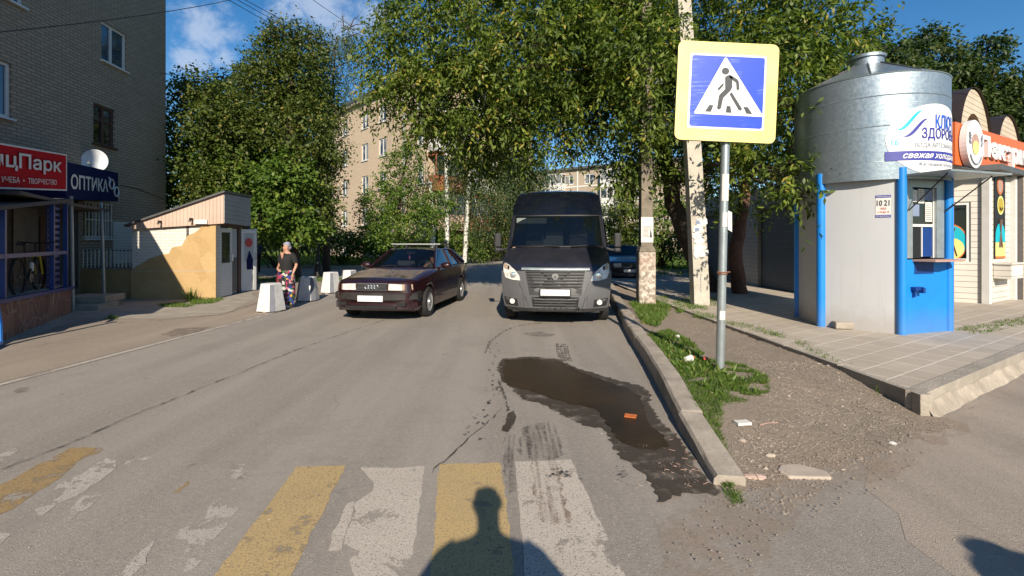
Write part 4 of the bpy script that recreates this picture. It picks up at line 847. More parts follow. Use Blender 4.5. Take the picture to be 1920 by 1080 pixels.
# ---------------------------------------------------------------- water kiosk
KC = Vector((6.06, 8.2, .20)); KR = 1.03
ki = thing('water_kiosk', 'water kiosk: blue and white hexagonal booth under a round galvanised tank', 'kiosk', KC)
hexv = [Vector((KR * math.cos(R(-162.5 + 60 * i + 0)), KR * math.sin(R(-162.5 + 60 * i)), 0)) for i in range(6)]
hexv = [Vector((KR * math.cos(a), KR * math.sin(a), 0)) for a in [math.atan2(-1.0, -.22) - R(60) + R(60) * i for i in range(6)]]   # A, B, C, D, E, F counter-clockwise
KH = 2.40
def kwall(i, name, mat, bulge=.035, y0=0, y1=KH, x0=0, x1=1, offs=0, dark=False):
    a, b = hexv[i], hexv[(i + 1) % 6]; rows = []
    nn = Vector(((b - a).y, -(b - a).x, 0)).normalized()
    for z in (y0, y1): rows.append([a + (b - a) * (x0 + (x1 - x0) * t / 12) + nn * (bulge * (1 - (2 * (x0 + (x1 - x0) * t / 12) - 1) ** 2) + offs) + Vector((0, 0, z)) for t in range(13)])
    mb = MB(); mb.grid(rows); return mb.build(name, mat, ki, 30)
kwall(0, 'panel', 'white_panel'); kwall(5, 'panel', 'white_panel'); kwall(2, 'panel', 'white_panel'); kwall(3, 'panel', 'white_panel'); kwall(4, 'panel', 'white_panel')
# service side between B and C
a, b = hexv[1], hexv[2]; AS = ang(a, b); LS_ = (b - a).length; MS = Matrix.Translation(a) @ Matrix.Rotation(AS, 4, 'Z')
def kp(name, mat, boxes, parent=ki, bevel=0):
    mb = MB(); mb.M = MS
    for p, q in boxes: mb.box2(p, q)
    return mb.build(name, mat, parent, None, bevel)
kp('lower_panel', 'blue_paint', [((.05, -.02, 0), (LS_ - .05, .03, 1.12))])
wz0, wz1 = 1.14, 2.36
kp('window_surround', 'steel', [((.09, .0, wz0), (.24, .05, wz1)), ((LS_ - .26, .0, wz0), (LS_ - .09, .05, wz1)), ((.24, .0, wz1 - .14), (LS_ - .26, .05, wz1))])
sw = kp('service_window', 'window_white', [((.25, .03, wz0 + .0), (.275, .07, wz1 - .15)), ((LS_ - .29, .03, wz0), (LS_ - .265, .07, wz1 - .15)), ((.28, .034, 1.62), (LS_ - .295, .066, 1.66)), ((.49, .036, wz0 + .02), (.51, .064, 1.615))])
kp('pane', 'glass_tint', [((.28, .045, 1.665), (LS_ - .295, .05, wz1 - .16))], sw); kp('pane', 'black', [((.28, .045, wz0), (.485, .05, 1.61))], sw); kp('blue_blind', 'blue_dark', [((.515, .042, wz0 + .02), (LS_ - .295, .047, 1.61))], sw)
kp('notices', 'paper', [((.30, .036, 2.0), (.40, .042, 2.18)), ((.42, .036, 1.98), (.55, .042, 2.2)), ((.57, .034, 1.70), (.72, .041, 2.0))], sw); kp('blue_notices', 'paper_blue', [((.56, .036, 2.03), (.72, .0415, 2.19)), ((.30, .0365, 1.78), (.44, .0415, 1.96))], sw)
kp('printed_lines', 'ink', [((.435, .0345, 2.0 + i * .028), (.535, .0352, 2.008 + i * .028)) for i in range(7)], sw); kp('printed_lines', 'ink', [((.585, .0325, 1.73 + i * .03), (.705, .0332, 1.738 + i * .03)) for i in range(8)], sw)
mb = MB(); mb.M = MS; mb.prism([(.20, -.02), (.24, -.30), (.70, -.34), (LS_ - .06, -.26), (LS_ - .06, -.02)], 1.095, 1.125); mb.build('counter_shelf', 'wood_pale', ki)
kp('dark_patch', 'blue_dark', [((.24, -.024, .90), (.66, -.021, 1.085))])
kp('lock_bracket', 'blue_dark', [((.16, -.09, .66), (.34, -.021, .71)), ((.28, -.12, .62), (.33, -.06, .70)), ((.19, -.06, .56), (.22, -.021, .68))])
for i in range(6):
    v = hexv[i]; mb = MB(); mb.lathe([(.065, 0), (.065, KH + .1)], v, 16); mb.build('corner_post', 'blue_paint', ki, 40)
mb = MB(); mb.M = MS; mb.prism([(-.0, 0.05), (.02, -.62), (LS_ + .35, -.60), (LS_ + .3, .05)], 2.37, 2.395); c_ = mb.build('canopy_flap', 'steel', ki)
mb = MB(); mb.M = MS; mb.tube([(.12, -.02, 1.86), (.16, -.5, 2.36)], .010, 6); mb.tube([(LS_ - .1, -.02, 1.86), (LS_ + .1, -.5, 2.36)], .010, 6); mb.build('canopy_strut', 'black', c_)
TR, TZ0, TZ1 = 1.07, 2.33, 3.93                            # tank
mb = MB(); mb.lathe([(TR - .03, TZ0), (TR, TZ0), (TR, TZ0 + .8), (TR + .004, TZ0 + .81), (TR, TZ0 + .82), (TR, TZ1 - .34), (TR + .005, TZ1 - .33), (TR, TZ1 - .32), (TR, TZ1)], n=96, caps=False); tk = mb.build('tank', 'galvanised', ki, 12)
mb = MB(); mb.lathe([(TR + .008, TZ1 - .002), (TR + .012, TZ1 + .012), (.27, TZ1 + .42), (.25, TZ1 + .42)], n=96, caps=True); mb.build('cone_roof', 'galvanised', ki, 30)
mb = MB()
for i in range(10): a_ = i * .6283 + .35; mb.tube([(1.05 * math.cos(a_), 1.05 * math.sin(a_), TZ1 + .03), (.3 * math.cos(a_), .3 * math.sin(a_), TZ1 + .42)], .012, 5)
mb.build('roof_seams', 'steel_dark', ki)
mb = MB(); mb.lathe([(.24, TZ1 + .40), (.24, TZ1 + .55), (.27, TZ1 + .555), (.27, TZ1 + .60), (.2, TZ1 + .62)], n=36); mb.build('tank_lid', 'galvanised', ki, 40)
mb = MB(); mb.lathe([(TR - .06, KH - .02), (TR - .05, KH - .02)], n=48); mb.build('ceiling', 'steel_dark', ki)
# printed label on the tank (flat layout in metres: s along the curve, z up) wrapped on the cylinder
phi_c = math.atan2(-KC.y, -KC.x)
def wrap(s, z, off): a_ = phi_c + s / TR; return (math.cos(a_) * (TR + off), math.sin(a_) * (TR + off), z)
def wrapped(name, mat, geo, off, parent):
    mb = MB()
    for kind, g_ in geo:
        if kind == 'poly':
            vs, fs = g_; mb.add([wrap(x, z, off) for x, z in vs], fs)
        else:
            body, x0, x1, z0, h, bold, sh_ = g_; put_text(mb, body, x0, x1, z0, 0, h, bold, sh_, mapf=lambda p: wrap(p[0], p[2], off))
    return mb.build(name, mat, parent)
def strip(x0, x1, flo, fhi, n=40):
    vs = []; fs = []
    for i in range(n + 1): x = x0 + (x1 - x0) * i / n; vs += [(x, flo(x)), (x, fhi(x))]
    return vs, [[2 * i, 2 * i + 2, 2 * i + 3, 2 * i + 1] for i in range(n)]
s0, s1 = .22, 1.78; sm = (s0 + s1) / 2; hw_ = (s1 - s0) / 2
zc_ = TZ0 + .60
el = lambda x, h: h * math.sqrt(max(0, 1 - ((x - sm) / hw_) ** 2))
lb = wrapped('label_panel', 'sign_white', [('poly', strip(s0, s1, lambda x: zc_ - el(x, .56), lambda x: zc_ + el(x, .52)))], .006, ki)
def wave(x0, x1, z0, amp, th): return strip(x0, x1, lambda x: z0 + amp * (.5 - .5 * math.cos(math.pi * (x - x0) / (x1 - x0))) - th * math.sin(math.pi * (x - x0) / (x1 - x0)), lambda x: z0 + amp * (.5 - .5 * math.cos(math.pi * (x - x0) / (x1 - x0))) + th * .35 * math.sin(math.pi * (x - x0) / (x1 - x0)), 24)
wrapped('teal_wave', 'letter_teal', [('poly', wave(.36, .72, zc_ + .13, .28, .055)), ('text', ('16', .30, .39, zc_ - .10, .10, .004, 0))], .010, lb)
wrapped('violet_wave', 'letter_navy', [('poly', wave(.45, .80, zc_ + .03, .26, .055)), ('poly', strip(s0 - .0, s1 + .1, lambda x: zc_ - .33, lambda x: zc_ - .19))], .010, lb)
wrapped('large_lettering', 'letter_blue', [('text', ('КЛЮЧ', .93, 1.42, zc_ + .16, .19, .03, 0))], .012, lb)
wrapped('title_lettering', 'letter_navy', [('text', ('ЗДОРОВЬЯ', .70, 1.58, zc_ + .0, .15, .022, 0))], .012, lb)
wrapped('lettering', 'letter_grey', [('text', ('ВОДА АРТЕЗИАНСКАЯ', .60, 1.55, zc_ - .135, .065, .0, 0))], .012, lb)
wrapped('lettering', 'letter_grey', [('text', ('Фасованная питьевая', .66, 1.4, zc_ - .41, .05, 0, 0))], .012, lb)
wrapped('band_lettering', 'letter_white', [('text', ('свежая холодная', .44, 1.5, zc_ - .295, .085, .02, .35))], .014, lb)
# opening-hours sheet on the white panel
a, b = hexv[0], hexv[1]; nn = Vector(((b - a).y, -(b - a).x, 0)).normalized()
def pw(s, z, off): t_ = s; return a + (b - a) * t_ + nn * (.035 * (1 - (2 * t_ - 1) ** 2) + off) + Vector((0, 0, z))
def pbox(s0_, s1_, z0, z1, off, name, mat, parent): mb = MB(); mb.grid([[pw(s0_ + (s1_ - s0_) * i / 4, z, off) for i in range(5)] for z in (z0, z1)]); return mb.build(name, mat, parent)
ho = pbox(.70, .88, 1.76, 2.10, .004, 'hours_sheet', 'paper', ki); pbox(.70, .88, 2.06, 2.10, .006, 'header_band', 'letter_navy', ho); pbox(.70, .88, 1.76, 1.80, .006, 'footer_band', 'letter_navy', ho)
def ptext(body, s0_, s1_, z0, h, mat, bold=.0):
    mb = MB(); put_text(mb, body, s0_, s1_, z0, 0, h, bold, 0, mapf=lambda p: pw(p[0], p[2], .009)); mb.build('lettering', mat, ho)
ptext('10', .715, .78, 1.94, .085, 'ink', .02); ptext('21', .80, .865, 1.94, .085, 'ink', .02); ptext('ОБЕД', .755, .825, 1.885, .026, 'letter_red', .01); ptext('с 14 до 15', .725, .86, 1.83, .03, 'letter_red', .008); ptext('РЕЖИМ РАБОТЫ', .71, .87, 2.07, .018, 'letter_white'); ptext('БЕЗ ВЫХОДНЫХ', .71, .87, 1.77, .018, 'letter_white')
c = gnd(1596, 617, .20); mb = MB(); mb.box((0, 0, .06), (.50, .16, .11)); o = mb.build('concrete_block', 'concrete', None, None, .018, loc=(c.x, c.y, .2)); o.rotation_euler = (0, 0, R(-12)); tag(o, 'short grey concrete block lying at the foot of the white kiosk panel', 'block')

# ---------------------------------------------------------------- bakery pavilion
pk = thing('bakery_pavilion', 'white sided bakery pavilion with brown arched roofs right of the kiosk', 'shop', (0, 0, .15))
def seg(p, q, z0, z1, mat, name='wall', holes=(), parent=pk):
    m = Matrix.Translation((p[0], p[1], 0)) @ Matrix.Rotation(ang(p, q), 4, 'Z'); L = math.hypot(q[0] - p[0], q[1] - p[1])
    mb = MB(); wall_holes(mb, L, z0, z1, holes, .1); o = mb.build(name, mat, parent); o.matrix_basis = m; return o, L
def seg_window(o, h, trans=None, name='window'):
    return window(o, *h, y=.08, pane='glass_shop', mull=(), trans=trans, w=.07, sill=False, name=name)
wA0, wA1, wB1 = (8.9, 12.2), (10.6, 10.75), (12.0, 11.55)
oA, LA = seg(wA0, wA1, 0, 3.0, 'siding_white', 'door_wall', [(LA0, LA1, LZ0, LZ1) for LA0, LA1, LZ0, LZ1 in ((.75, 1.22, .55, 2.35), (1.36, 2.0, .98, 2.35))])
seg_window(oA, (.75, 1.22, .55, 2.35)); seg_window(oA, (1.36, 2.0, .98, 2.35))
oB, LBk = seg(wA1, wB1, 0, 3.0, 'siding_white', 'poster_wall')
mb = MB(); mb.box((10.6, 10.72, 1.5), (.13, .13, 3.0), ang(wA1, wB1)); mb.build('corner_post', 'white_paint', pk)
mb = MB(); mb.box((12.0, 11.5, 1.5), (.12, .12, 3.0), ang(wA1, wB1)); mb.build('corner_post', 'white_paint', pk)
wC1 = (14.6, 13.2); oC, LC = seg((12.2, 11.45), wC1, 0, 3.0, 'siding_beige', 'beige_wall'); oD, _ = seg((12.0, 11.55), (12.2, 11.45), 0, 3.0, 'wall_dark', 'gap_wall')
# back of the shop: an inner dark room and outer box
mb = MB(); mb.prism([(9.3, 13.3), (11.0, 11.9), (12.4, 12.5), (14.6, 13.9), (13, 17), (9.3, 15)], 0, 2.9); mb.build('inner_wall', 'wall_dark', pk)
mb = MB(); mb.prism([(8.7, 12.0), (10.55, 10.35), (15.2, 13.3), (14.6, 17), (9.0, 16.5)], 3.0, 3.12); mb.build('flat_roof', 'steel_dark', pk)
# round stickers on the glass and poster column
def disc_on(par, x, z, rx, rz_, y, mat, name, n=28, t0=0, t1=2 * math.pi):
    mb = MB(); vs = [(x + rx * math.cos(t0 + (t1 - t0) * i / n), y, z + rz_ * math.sin(t0 + (t1 - t0) * i / n)) for i in range(n)]; mb.add(vs, [list(range(n))]); return mb.build(name, mat, par)
for xx, rx in ((.98, .20), (1.68, .27)):
    disc_on(oA, xx, 1.42, rx, .42, .062, 'orange_rag', 'window_sticker'); disc_on(oA, xx, 1.42, rx * .94, .385, .058, 'letter_teal', 'window_sticker'); disc_on(oA, xx, 1.28, rx * .80, .24, .054, 'sign_yellow', 'window_sticker')
    mb = MB(); [mb.tube([(xx + a_, .05, 1.1), (xx + a_ * -.6, .05, 1.75)], .012, 4) for a_ in (-.09, 0.0, .09)]; mb.build('sticker_wheat', 'brown_wood', oA)
PX0, PX1 = LBk * .30, LBk * .70
mb = MB(); mb.box2((PX0, -.03, 1.05), (PX1, -.004, 2.95)); pb = mb.build('poster', 'black', oB)
disc_on(pb, (PX0 + PX1) / 2 - .02, 2.72, .20, .20, -.034, 'orange_rag', 'poster_disc'); disc_on(pb, (PX0 + PX1) / 2 - .02, 2.72, .15, .15, -.038, 'wood_pale', 'poster_disc'); disc_on(pb, (PX0 + PX1) / 2 + .02, 2.28, .21, .22, -.034, 'sign_yellow', 'poster_disc'); disc_on(pb, (PX0 + PX1) / 2 + .02, 2.28, .16, .17, -.038, 'yellow_frame', 'poster_disc')
mb = MB(); mb.tube([((PX0 + PX1) / 2 + .02 + .09 * math.cos(a_), -.045, 2.26 + .09 * math.sin(a_)) for a_ in np.linspace(3.5, 5.9, 7)], .014, 5); mb.build('poster_smile', 'brown_wood', pb)
mb = MB(); mb.add([(PX0 + .01, -.034, 1.06), (PX1 - .01, -.034, 1.06), (PX1 - .01, -.034, 1.42), (PX0 + .01, -.034, 1.42)], [[0, 1, 2, 3]]); mb.build('poster_field', 'sign_yellow', pb)
mb = MB(); vs = [(PX0 + .01, -.034, 1.425), (PX1 - .01, -.034, 1.425)] + [((PX0 + PX1) / 2 + (PX1 - PX0) / 2 * .96 * math.cos(a_), -.034, 1.55 + .32 * math.sin(a_)) for a_ in np.linspace(0, math.pi, 12)]; mb.add(vs, [list(range(len(vs)))]); mb.build('poster_sky', 'letter_teal', pb)
mb = MB(); [mb.tube([((PX0 + PX1) / 2 + a_, -.04, 1.3), ((PX0 + PX1) / 2 - a_ * .8, -.04, 1.95)], .013, 4) for a_ in (-.10, 0, .10)]; mb.build('poster_wheat', 'brown_wood', pb)
mb = MB(); mb.box2((PX0 + .01, -.036, 1.05), (PX1 - .01, -.0345, 1.10)); mb.build('poster_base', 'orange_rag', pb)
mb = MB(); mb.box2((PX0 - .03, -.30, .60), (PX1 + .12, -.01, .92)); mb.box2((PX0 - .06, -.33, .92), (PX1 + .15, -.01, .96)); fb = mb.build('flower_box', 'siding_white', oB); mb = MB(); mb.box2((PX0 + .04, -.304, .66), (PX1 + .05, -.301, .88)); mb.build('faded_notice', 'paper', fb)
mb = MB(); mb.box2((1.12, -.22, .55), (1.62, -.01, .98)); mb.build('window_box', 'siding_beige', oA)
lift(oA, pk); lift(oB, pk)
# arched dormers
def arch(u0, wdt, zb, rise, nm, th=.45):
    m = Matrix.Translation((9.45, 10.25, 0)) @ Matrix.Rotation(math.atan2(.56, .83), 4, 'Z'); n = 18
    outer = [(u0 + wdt / 2 - wdt / 2 * math.cos(math.pi * i / n), zb + rise * math.sin(math.pi * i / n)) for i in range(n + 1)]; k_ = 1 - th
    inner = [(u0 + wdt / 2 - wdt / 2 * k_ * math.cos(math.pi * i / n), zb + rise * k_ * math.sin(math.pi * i / n)) for i in range(n + 1)]
    mb = MB(); mb.M = m; rows = [[(p[0], .10, p[1]) for p in outer], [(p[0], .10, p[1]) for p in inner]]; mb.grid(rows); mb.grid([[(p[0], .10, p[1]) for p in inner], [(p[0], .6, p[1]) for p in inner]]); o = mb.build('arched_gable', 'siding_beige', pk)
    mb = MB(); mb.M = m; mb.prism(inner, .55, .62, 'y'); mb.build('gable_infill', 'siding_grey', o)
    mb = MB(); mb.M = m; rf = [(p[0], p[1] + .03) for p in outer]; mb.grid([[(p[0], .04, p[1]) for p in rf], [(p[0], 3.8, p[1]) for p in rf]]); mb.build('barrel_roof', 'roof_brown', pk, 50)
arch(.55, 2.75, 3.45, 1.6, 'a', .36); arch(3.75, 2.75, 3.45, 1.42, 'b', .5); mb = MB(); mb.M = Matrix.Translation((9.45, 10.25, 0)) @ Matrix.Rotation(math.atan2(.56, .83), 4, 'Z'); mb.box2((-.6, .12, 3.12), (7.5, 3.8, 3.5)); mb.build('roof_base', 'roof_brown', pk)
pa, pb_ = Vector((9.42, 10.2, 0)), Vector((15.3, 13.6, 0))
t, L, f = board('bakery_sign', 'orange bakery sign with white raised lettering and round bread emblem', 'sign', pa, pb_, 3.23, 4.14, 3.23, 4.14, 'orange_sign', .10)
X = lambda p_: xs_on(pa, pb_, L, p_)
mb = MB(); put_text(mb, 'Пекарня', X(1832), X(1926), .35, -.03, h=.46, bold=.045, mapf=f, depth=.09); mb.build('lettering', 'letter_white', t)
c_ = (X(1796) + X(1829)) / 2; rx = (X(1829) - X(1796)) / 2
mb = MB(); mb.M = Matrix.Translation((c_, -.14, 3.70)) @ Matrix.Diagonal((rx, 1, .52, 1)); mb.lathe([(1, 0), (1, .12)], n=36, axis='y'); em = mb.build('round_emblem', 'letter_white', t)
disc_on(em, c_, 3.72, rx * .42, .20, -.146, 'wood_pale', 'emblem_bread'); disc_on(em, c_, 3.62, rx * .36, .15, -.150, 'sign_yellow', 'emblem_bread')
mb = MB(); [mb.tube([(c_ + s_1 * rx * .62, -.15, 3.78 + dz), (c_ + s_1 * rx * .74, -.15, 3.86 + dz)], .02, 4) for s_1 in (-1, 1) for dz in (-.1, 0, .06)]; mb.tube([(c_ + rx * .75 * math.cos(a_), -.15, 3.66 + .40 * math.sin(a_)) for a_ in np.linspace(3.7, 5.7, 9)], .016, 4); mb.build('emblem_marks', 'letter_grey', em)
mb = MB(); mb.M = Matrix.Translation((9.42, 10.2, 0)) @ Matrix.Rotation(ang(pa, pb_), 4, 'Z'); mb.prism([(.05, 3.0), (-.16, 2.98), (-.16, 3.0), (.05, 3.06)], -.2, 6.5, 'x'); aw = mb.build('awning', 'steel_dark'); aw.data.transform(Matrix.Identity(4)); aw.parent = pk
# thin rusty post at the right rear of the kiosk
mb = MB(); pr = gnd(1786, 592, .18); mb.tube([pr, (pr.x, pr.y, 2.62)], .022, 8); tag(mb.build('rusty_post', 'rust'), 'thin rusty pipe post just right of the blue kiosk corner', 'post')
# shaded shutter pavilion behind the trees
sp = thing('shutter_pavilion', 'low dark pavilion with closed roller shutters in the shade behind the trunks', 'building', (7.6, 20.6, .12), R(-90)); Lq = 8.4
mb = MB(); wall_holes(mb, Lq, 0, 3.1, [(5.75, 8.1, .08, 2.45), (1.6, 4.4, .08, 2.45)], .12); mb.quad((Lq, 0, 0), (Lq, 1.4, 0), (Lq, 1.4, 3.1), (Lq, 0, 3.1)); mb.quad((0, 0, 3.1), (Lq, 0, 3.1), (Lq, 3.4, 3.1), (0, 3.4, 3.1)); mb.quad((0, 3.4, 0), (0, 0, 0), (0, 0, 3.1), (0, 3.4, 3.1)); mb.build('wall', 'siding_grey', sp)
for x0, x1 in ((5.75, 8.1), (1.6, 4.4)): mb = MB(); mb.box2((x0, .1, .08), (x1, .14, 2.45)); sh_ = mb.build('roller_shutter', 'shutter', sp); mb = MB(); mb.box2((x0 - .08, -.05, 2.46), (x1 + .08, -.002, 2.66)); mb.build('shutter_box', 'steel_dark', sh_)
mb = MB(); mb.box2((5.6, -.25, -.1), (8.3, -.01, .05)); mb.build('threshold', 'concrete_light', sp)
# ---------------------------------------------------------------- poles, sign, wires
p1 = gnd(1211, 574, .12); t = thing('utility_pole', 'old concrete pole with thick whitewashed base and notices, nearest the van', 'pole', p1)
mb = MB(); mb.prism([(-.17, -.15), (.17, -.15), (.19, -.12), (.19, .15), (-.19, .15), (-.19, -.12)], -.2, 1.24); mb.build('base', 'whitewash', t, None, .02)
mb = MB(); mb.box((0, .0, 1.30), (.38, .32, .12), 0, .78); mb.box((0, .02, 5.0), (.265, .25, 7.3), 0, .8); mb.build('shaft', 'concrete_brown', t, None, .015)
mb = MB(); mb.box2((-.138, -.118, 1.45), (.135, -.109, 2.02)); nb = mb.build('paper_notice', 'paper', t); mb = MB(); mb.box2((-.12, -.122, 1.52), (.125, -.1185, 1.86)); mb.build('paper_notice', 'paper', t)
mb = MB()
for i in range(9): mb.box2((-.10, -.1245, 1.80 - i * .028), (.02 + (.08 if i < 3 else 0) + .01 * (i % 3), -.1225, 1.808 - i * .028))
mb.prism([(.05, 1.56), (.11, 1.56), (.09, 1.68), (.075, 1.74), (.06, 1.68)], -.1245, -.1225, 'y'); mb.build('printed_lines', 'ink', nb)
mb = MB(); mb.box((.10, 0, 5.1), (.5, .14, .14)); mb.tube([(-.35, 0, 5.1), (-.15, -.02, 5.2)], .06, 8); mb.build('bracket', 'steel_dark', t)
p2a = gnd(1313, 578, .12); t = thing('utility_pole', 'taller pale concrete pole leaning left, torn bills wrapped round it', 'pole', p2a)
top = at(1278, -60, 10.5) - p2a; mb = MB(); nseg = 12
rows = []
for i in range(nseg + 1):
    f_ = i / nseg; c = Vector((top.x * f_ ** 1.25, 0, -.2 + (top.z + .2) * f_)); w = .172 - .03 * f_; rows.append([c + Vector((a * w, b * w * .8, 0)) for a, b in ((-1, -1), (1, -1), (1, 1), (-1, 1), (-1, -1))])
mb.grid(rows); mb.build('shaft', 'concrete_light', t, None, .01)
mb = MB(); rg = random.Random(4); fx = lambda z: top.x * (z / top.z) ** 1.25
PPZ = [(1.2 + .13 * j + rg.uniform(-.04, .04)) for j in range(6)]
for z in PPZ:
    for k in range(2):
        x = fx(z) + rg.uniform(-.1, .06); w, h = rg.uniform(.07, .13), rg.uniform(.07, .15); y = -.147 - .002 * k - rg.uniform(0, .006)
        P_ = [(x - w, y, z), (x - w * .3, y - .004, z - h * rg.uniform(.2, .7)), (x + w * .4, y, z - h * .4), (x + w, y - rg.uniform(0, .03), z + .02), (x + w * .9, y, z + h), (x + w * .1, y - .01, z + h * rg.uniform(.6, 1.1)), (x - w * .8, y, z + h * .9)]
        P_ = [(min(max(q[0], fx(z) - .17), fx(z) + .18), q[1], q[2]) for q in P_]; mb.add(P_, [list(range(7))])
mb.build('torn_bills', 'paper', t); mb = MB()
for z in PPZ[3:7]: x = fx(z) + rg.uniform(-.08, .06); mb.add([(x - .05, -.158, z), (x + .05, -.16, z + .01), (x + .03, -.158, z + .09), (x - .04, -.159, z + .08)], [[0, 1, 2, 3]])
mb.build('blue_scraps', 'paper_blue', t)
mb = MB(); put_text(mb, 'ГРУЗЧИКИ', 0, .42, 0, 0, .035, 0, 0, mapf=lambda p: (fx(.8) + .0 - p[2], -.142, .35 + p[0])); mb.build('stencil', 'letter_grey', t)

ps = gnd(1349, 702, .10); t = thing('crossing_sign', 'pedestrian crossing sign: blue square in yellow frame on a slightly leaning grey pole', 'road sign', ps)
pt = at(1363, 150, ps.y) - ps
mb = MB(); mb.tube([(0, 0, -.2), (pt.x * .5, 0, pt.z * .5), (pt.x, 0, pt.z)], .046, 18); mb.build('pole', 'steel', t, 40)
def pxz(x, y, off=-.07): q = at(x, y, ps.y) - ps; return q
M_ = Matrix.Translation(at(1356.5, 177, ps.y) - ps + Vector((0, -.075, 0))) @ Matrix.Rotation(R(2.6), 4, 'Y'); SW, SH = .558, .548
def rr_(hw, hh, r_, n=6):
    o = []
    for cx_, cz_, a0 in ((hw - r_, -hh + r_, -90), (hw - r_, hh - r_, 0), (-hw + r_, hh - r_, 90), (-hw + r_, -hh + r_, 180)):
        for i in range(n + 1): a_ = R(a0 + 90 * i / n); o.append((cx_ + r_ * math.cos(a_), cz_ + r_ * math.sin(a_)))
    return o
def sp_(name, mat, polys, y0, y1, par):
    mb = MB(); mb.M = M_
    for p in polys: mb.prism(p, y0, y1, 'y')
    return mb.build(name, mat, par)
sp_('back_plate', 'steel_dark', [rr_(SW, SH, .07)], .0, .03, t)
fr = sp_('yellow_frame', 'sign_yellow', [rr_(SW, SH, .07)], -.012, -.001, t); sp_('white_border', 'sign_white', [rr_(.425, .415, .02)], -.015, -.0125, fr); sp_('blue_field', 'sign_blue', [rr_(.402, .392, .025)], -.018, -.0155, fr)
S2 = lambda L_: [((x - 527) / 1000 * 1.27, -(y - 515) / 1000 * 1.27) for x, y in L_]     # points read off the enlarged sign (sign turned upright)
def un(L_):
    o = []
    for x, y in L_:
        dx, dz = (x - 527) / 4.5, -(y - 513) / 4.5; m_ = ps.y / F; c_, s_1 = math.cos(R(2.6)), math.sin(R(2.6)); dx, dz = dx * m_, dz * m_
        o.append((dx * c_ - dz * s_1, dx * s_1 + dz * c_))
    return o
sp_('white_triangle', 'sign_white', [un([(515, 228), (505, 235), (253, 682), (257, 694), (815, 722), (823, 712), (524, 233)])], -.021, -.0185, fr)
hd = [(512 + 31 * math.cos(a_), 342 + 29 * math.sin(a_)) for a_ in np.linspace(0, 2 * math.pi, 17)[:-1]]
leg1 = [(509, 490), (558, 500), (493, 565), (474, 650), (458, 663), (441, 650), (458, 545), (470, 528)]
torso = [(508, 395), (522, 380), (541, 375), (570, 392), (567, 480), (555, 500), (509, 491)]
arm1 = [(541, 374), (560, 378), (612, 412), (622, 430), (627, 490), (617, 501), (603, 496), (600, 440), (566, 412), (545, 395)]
arm2 = [(496, 436), (496, 462), (460, 500), (444, 494), (450, 482)]; leg2 = [(563, 516), (545, 533), (620, 664), (637, 671), (649, 655)]
z1 = [(378, 622), (412, 625), (391, 679), (341, 676)]; z2 = [(521, 630), (553, 632), (560, 688), (514, 685)]; z3 = [(660, 638), (696, 641), (734, 698), (684, 694)]
sp_('pedestrian_symbol', 'sign_black', [un(q) for q in (hd, leg1[::1], torso, arm1, arm2, leg2, z1, z2, z3)], -.024, -.0215, fr)
fx2 = lambda z: pt.x * z / pt.z
for z, h, w in ((1.95, .30, .9), (1.66, .16, .6), (.62, .10, .7)):
    mb = MB(); mb.grid([[(fx2(zz) + .049 * math.sin(a_), -.049 * math.cos(a_), zz) for a_ in np.linspace(-w, w, 7)] for zz in (z, z + h)]); mb.build('sticker', 'paper', t)
mb = MB(); mb.add([(fx2(1.6) + .03, -.052, 1.63), (fx2(1.6) + .075, -.055, 1.60), (fx2(1.6) + .075, -.055, 1.82), (fx2(1.6) + .035, -.05, 1.84)], [[0, 1, 2, 3]]); mb.build('torn_sticker', 'paper', t)
mb = MB(); mb.tube([(fx2(1.15) - .06, -.02, 1.15), (fx2(1.15) + .07, -.05, 1.155)], .006, 5); mb.tube([(fx2(1.15) + .052 * math.cos(a_), .052 * math.sin(a_), 1.15) for a_ in np.linspace(0, 6.28, 13)[:-1]], .007, 5, closed=True); mb.tube([(fx2(1.15) + .052 * math.cos(a_), .052 * math.sin(a_), 1.13) for a_ in np.linspace(0, 6.28, 13)[:-1]], .006, 5, closed=True); mb.build('wire_loop', 'rust', t)
for z in (2.9, 3.6): mb = MB(); mb.box((fx2(z), -.02, z), (.16, .09, .035)); mb.build('clamp', 'steel_dark', t)

def wire(a, b, sag, lab, r_=.012):
    n = 14; pts = [a + (b - a) * (i / n) + Vector((0, 0, -sag * 4 * (i / n) * (1 - i / n))) for i in range(n + 1)]; mb = MB(); mb.tube(pts, r_, 5); tag(mb.build('overhead_wire', 'black'), lab, 'wire', 'overhead wires')
wire(at(-60, 66, 9), at(432, 0, 19), .1, 'single wire crossing in front of the brick building'); wire(at(300, 138, 16.5), at(770, 155, 40), .2, 'low wire from the brick building corner behind the left trees')
for i, (x0, y0) in enumerate(((405, -14), (428, -10), (445, -8))): wire(at(x0, y0, 17), at(760 + 4 * i, 166 - 12 * i, 40), .3, ['lowest', 'middle', 'topmost'][i] + ' of three parallel wires crossing the sky above the left trees')
wire(at(570, -12, 20), at(800, 130, 34), .2, 'single wire crossing the clouds right of the three parallel wires')
# dark lamp column across the far side street
c = gnd(596, 519); t = thing('bollard_post', 'black post with broad foot at the edge of the shaded side street', 'post', c)
mb = MB(); mb.lathe([(.2, 0), (.17, .4), (.12, .6), (.08, .8), (.07, 1.1)], n=12); mb.build('foot', 'black', t, 40); mb = MB(); mb.lathe([(.07, 1.08), (.06, 2.5)], n=8); mb.lathe([(.35, 2.5), (.38, 2.56), (.1, 2.62)], n=10); mb.build('shaft', 'black', t)

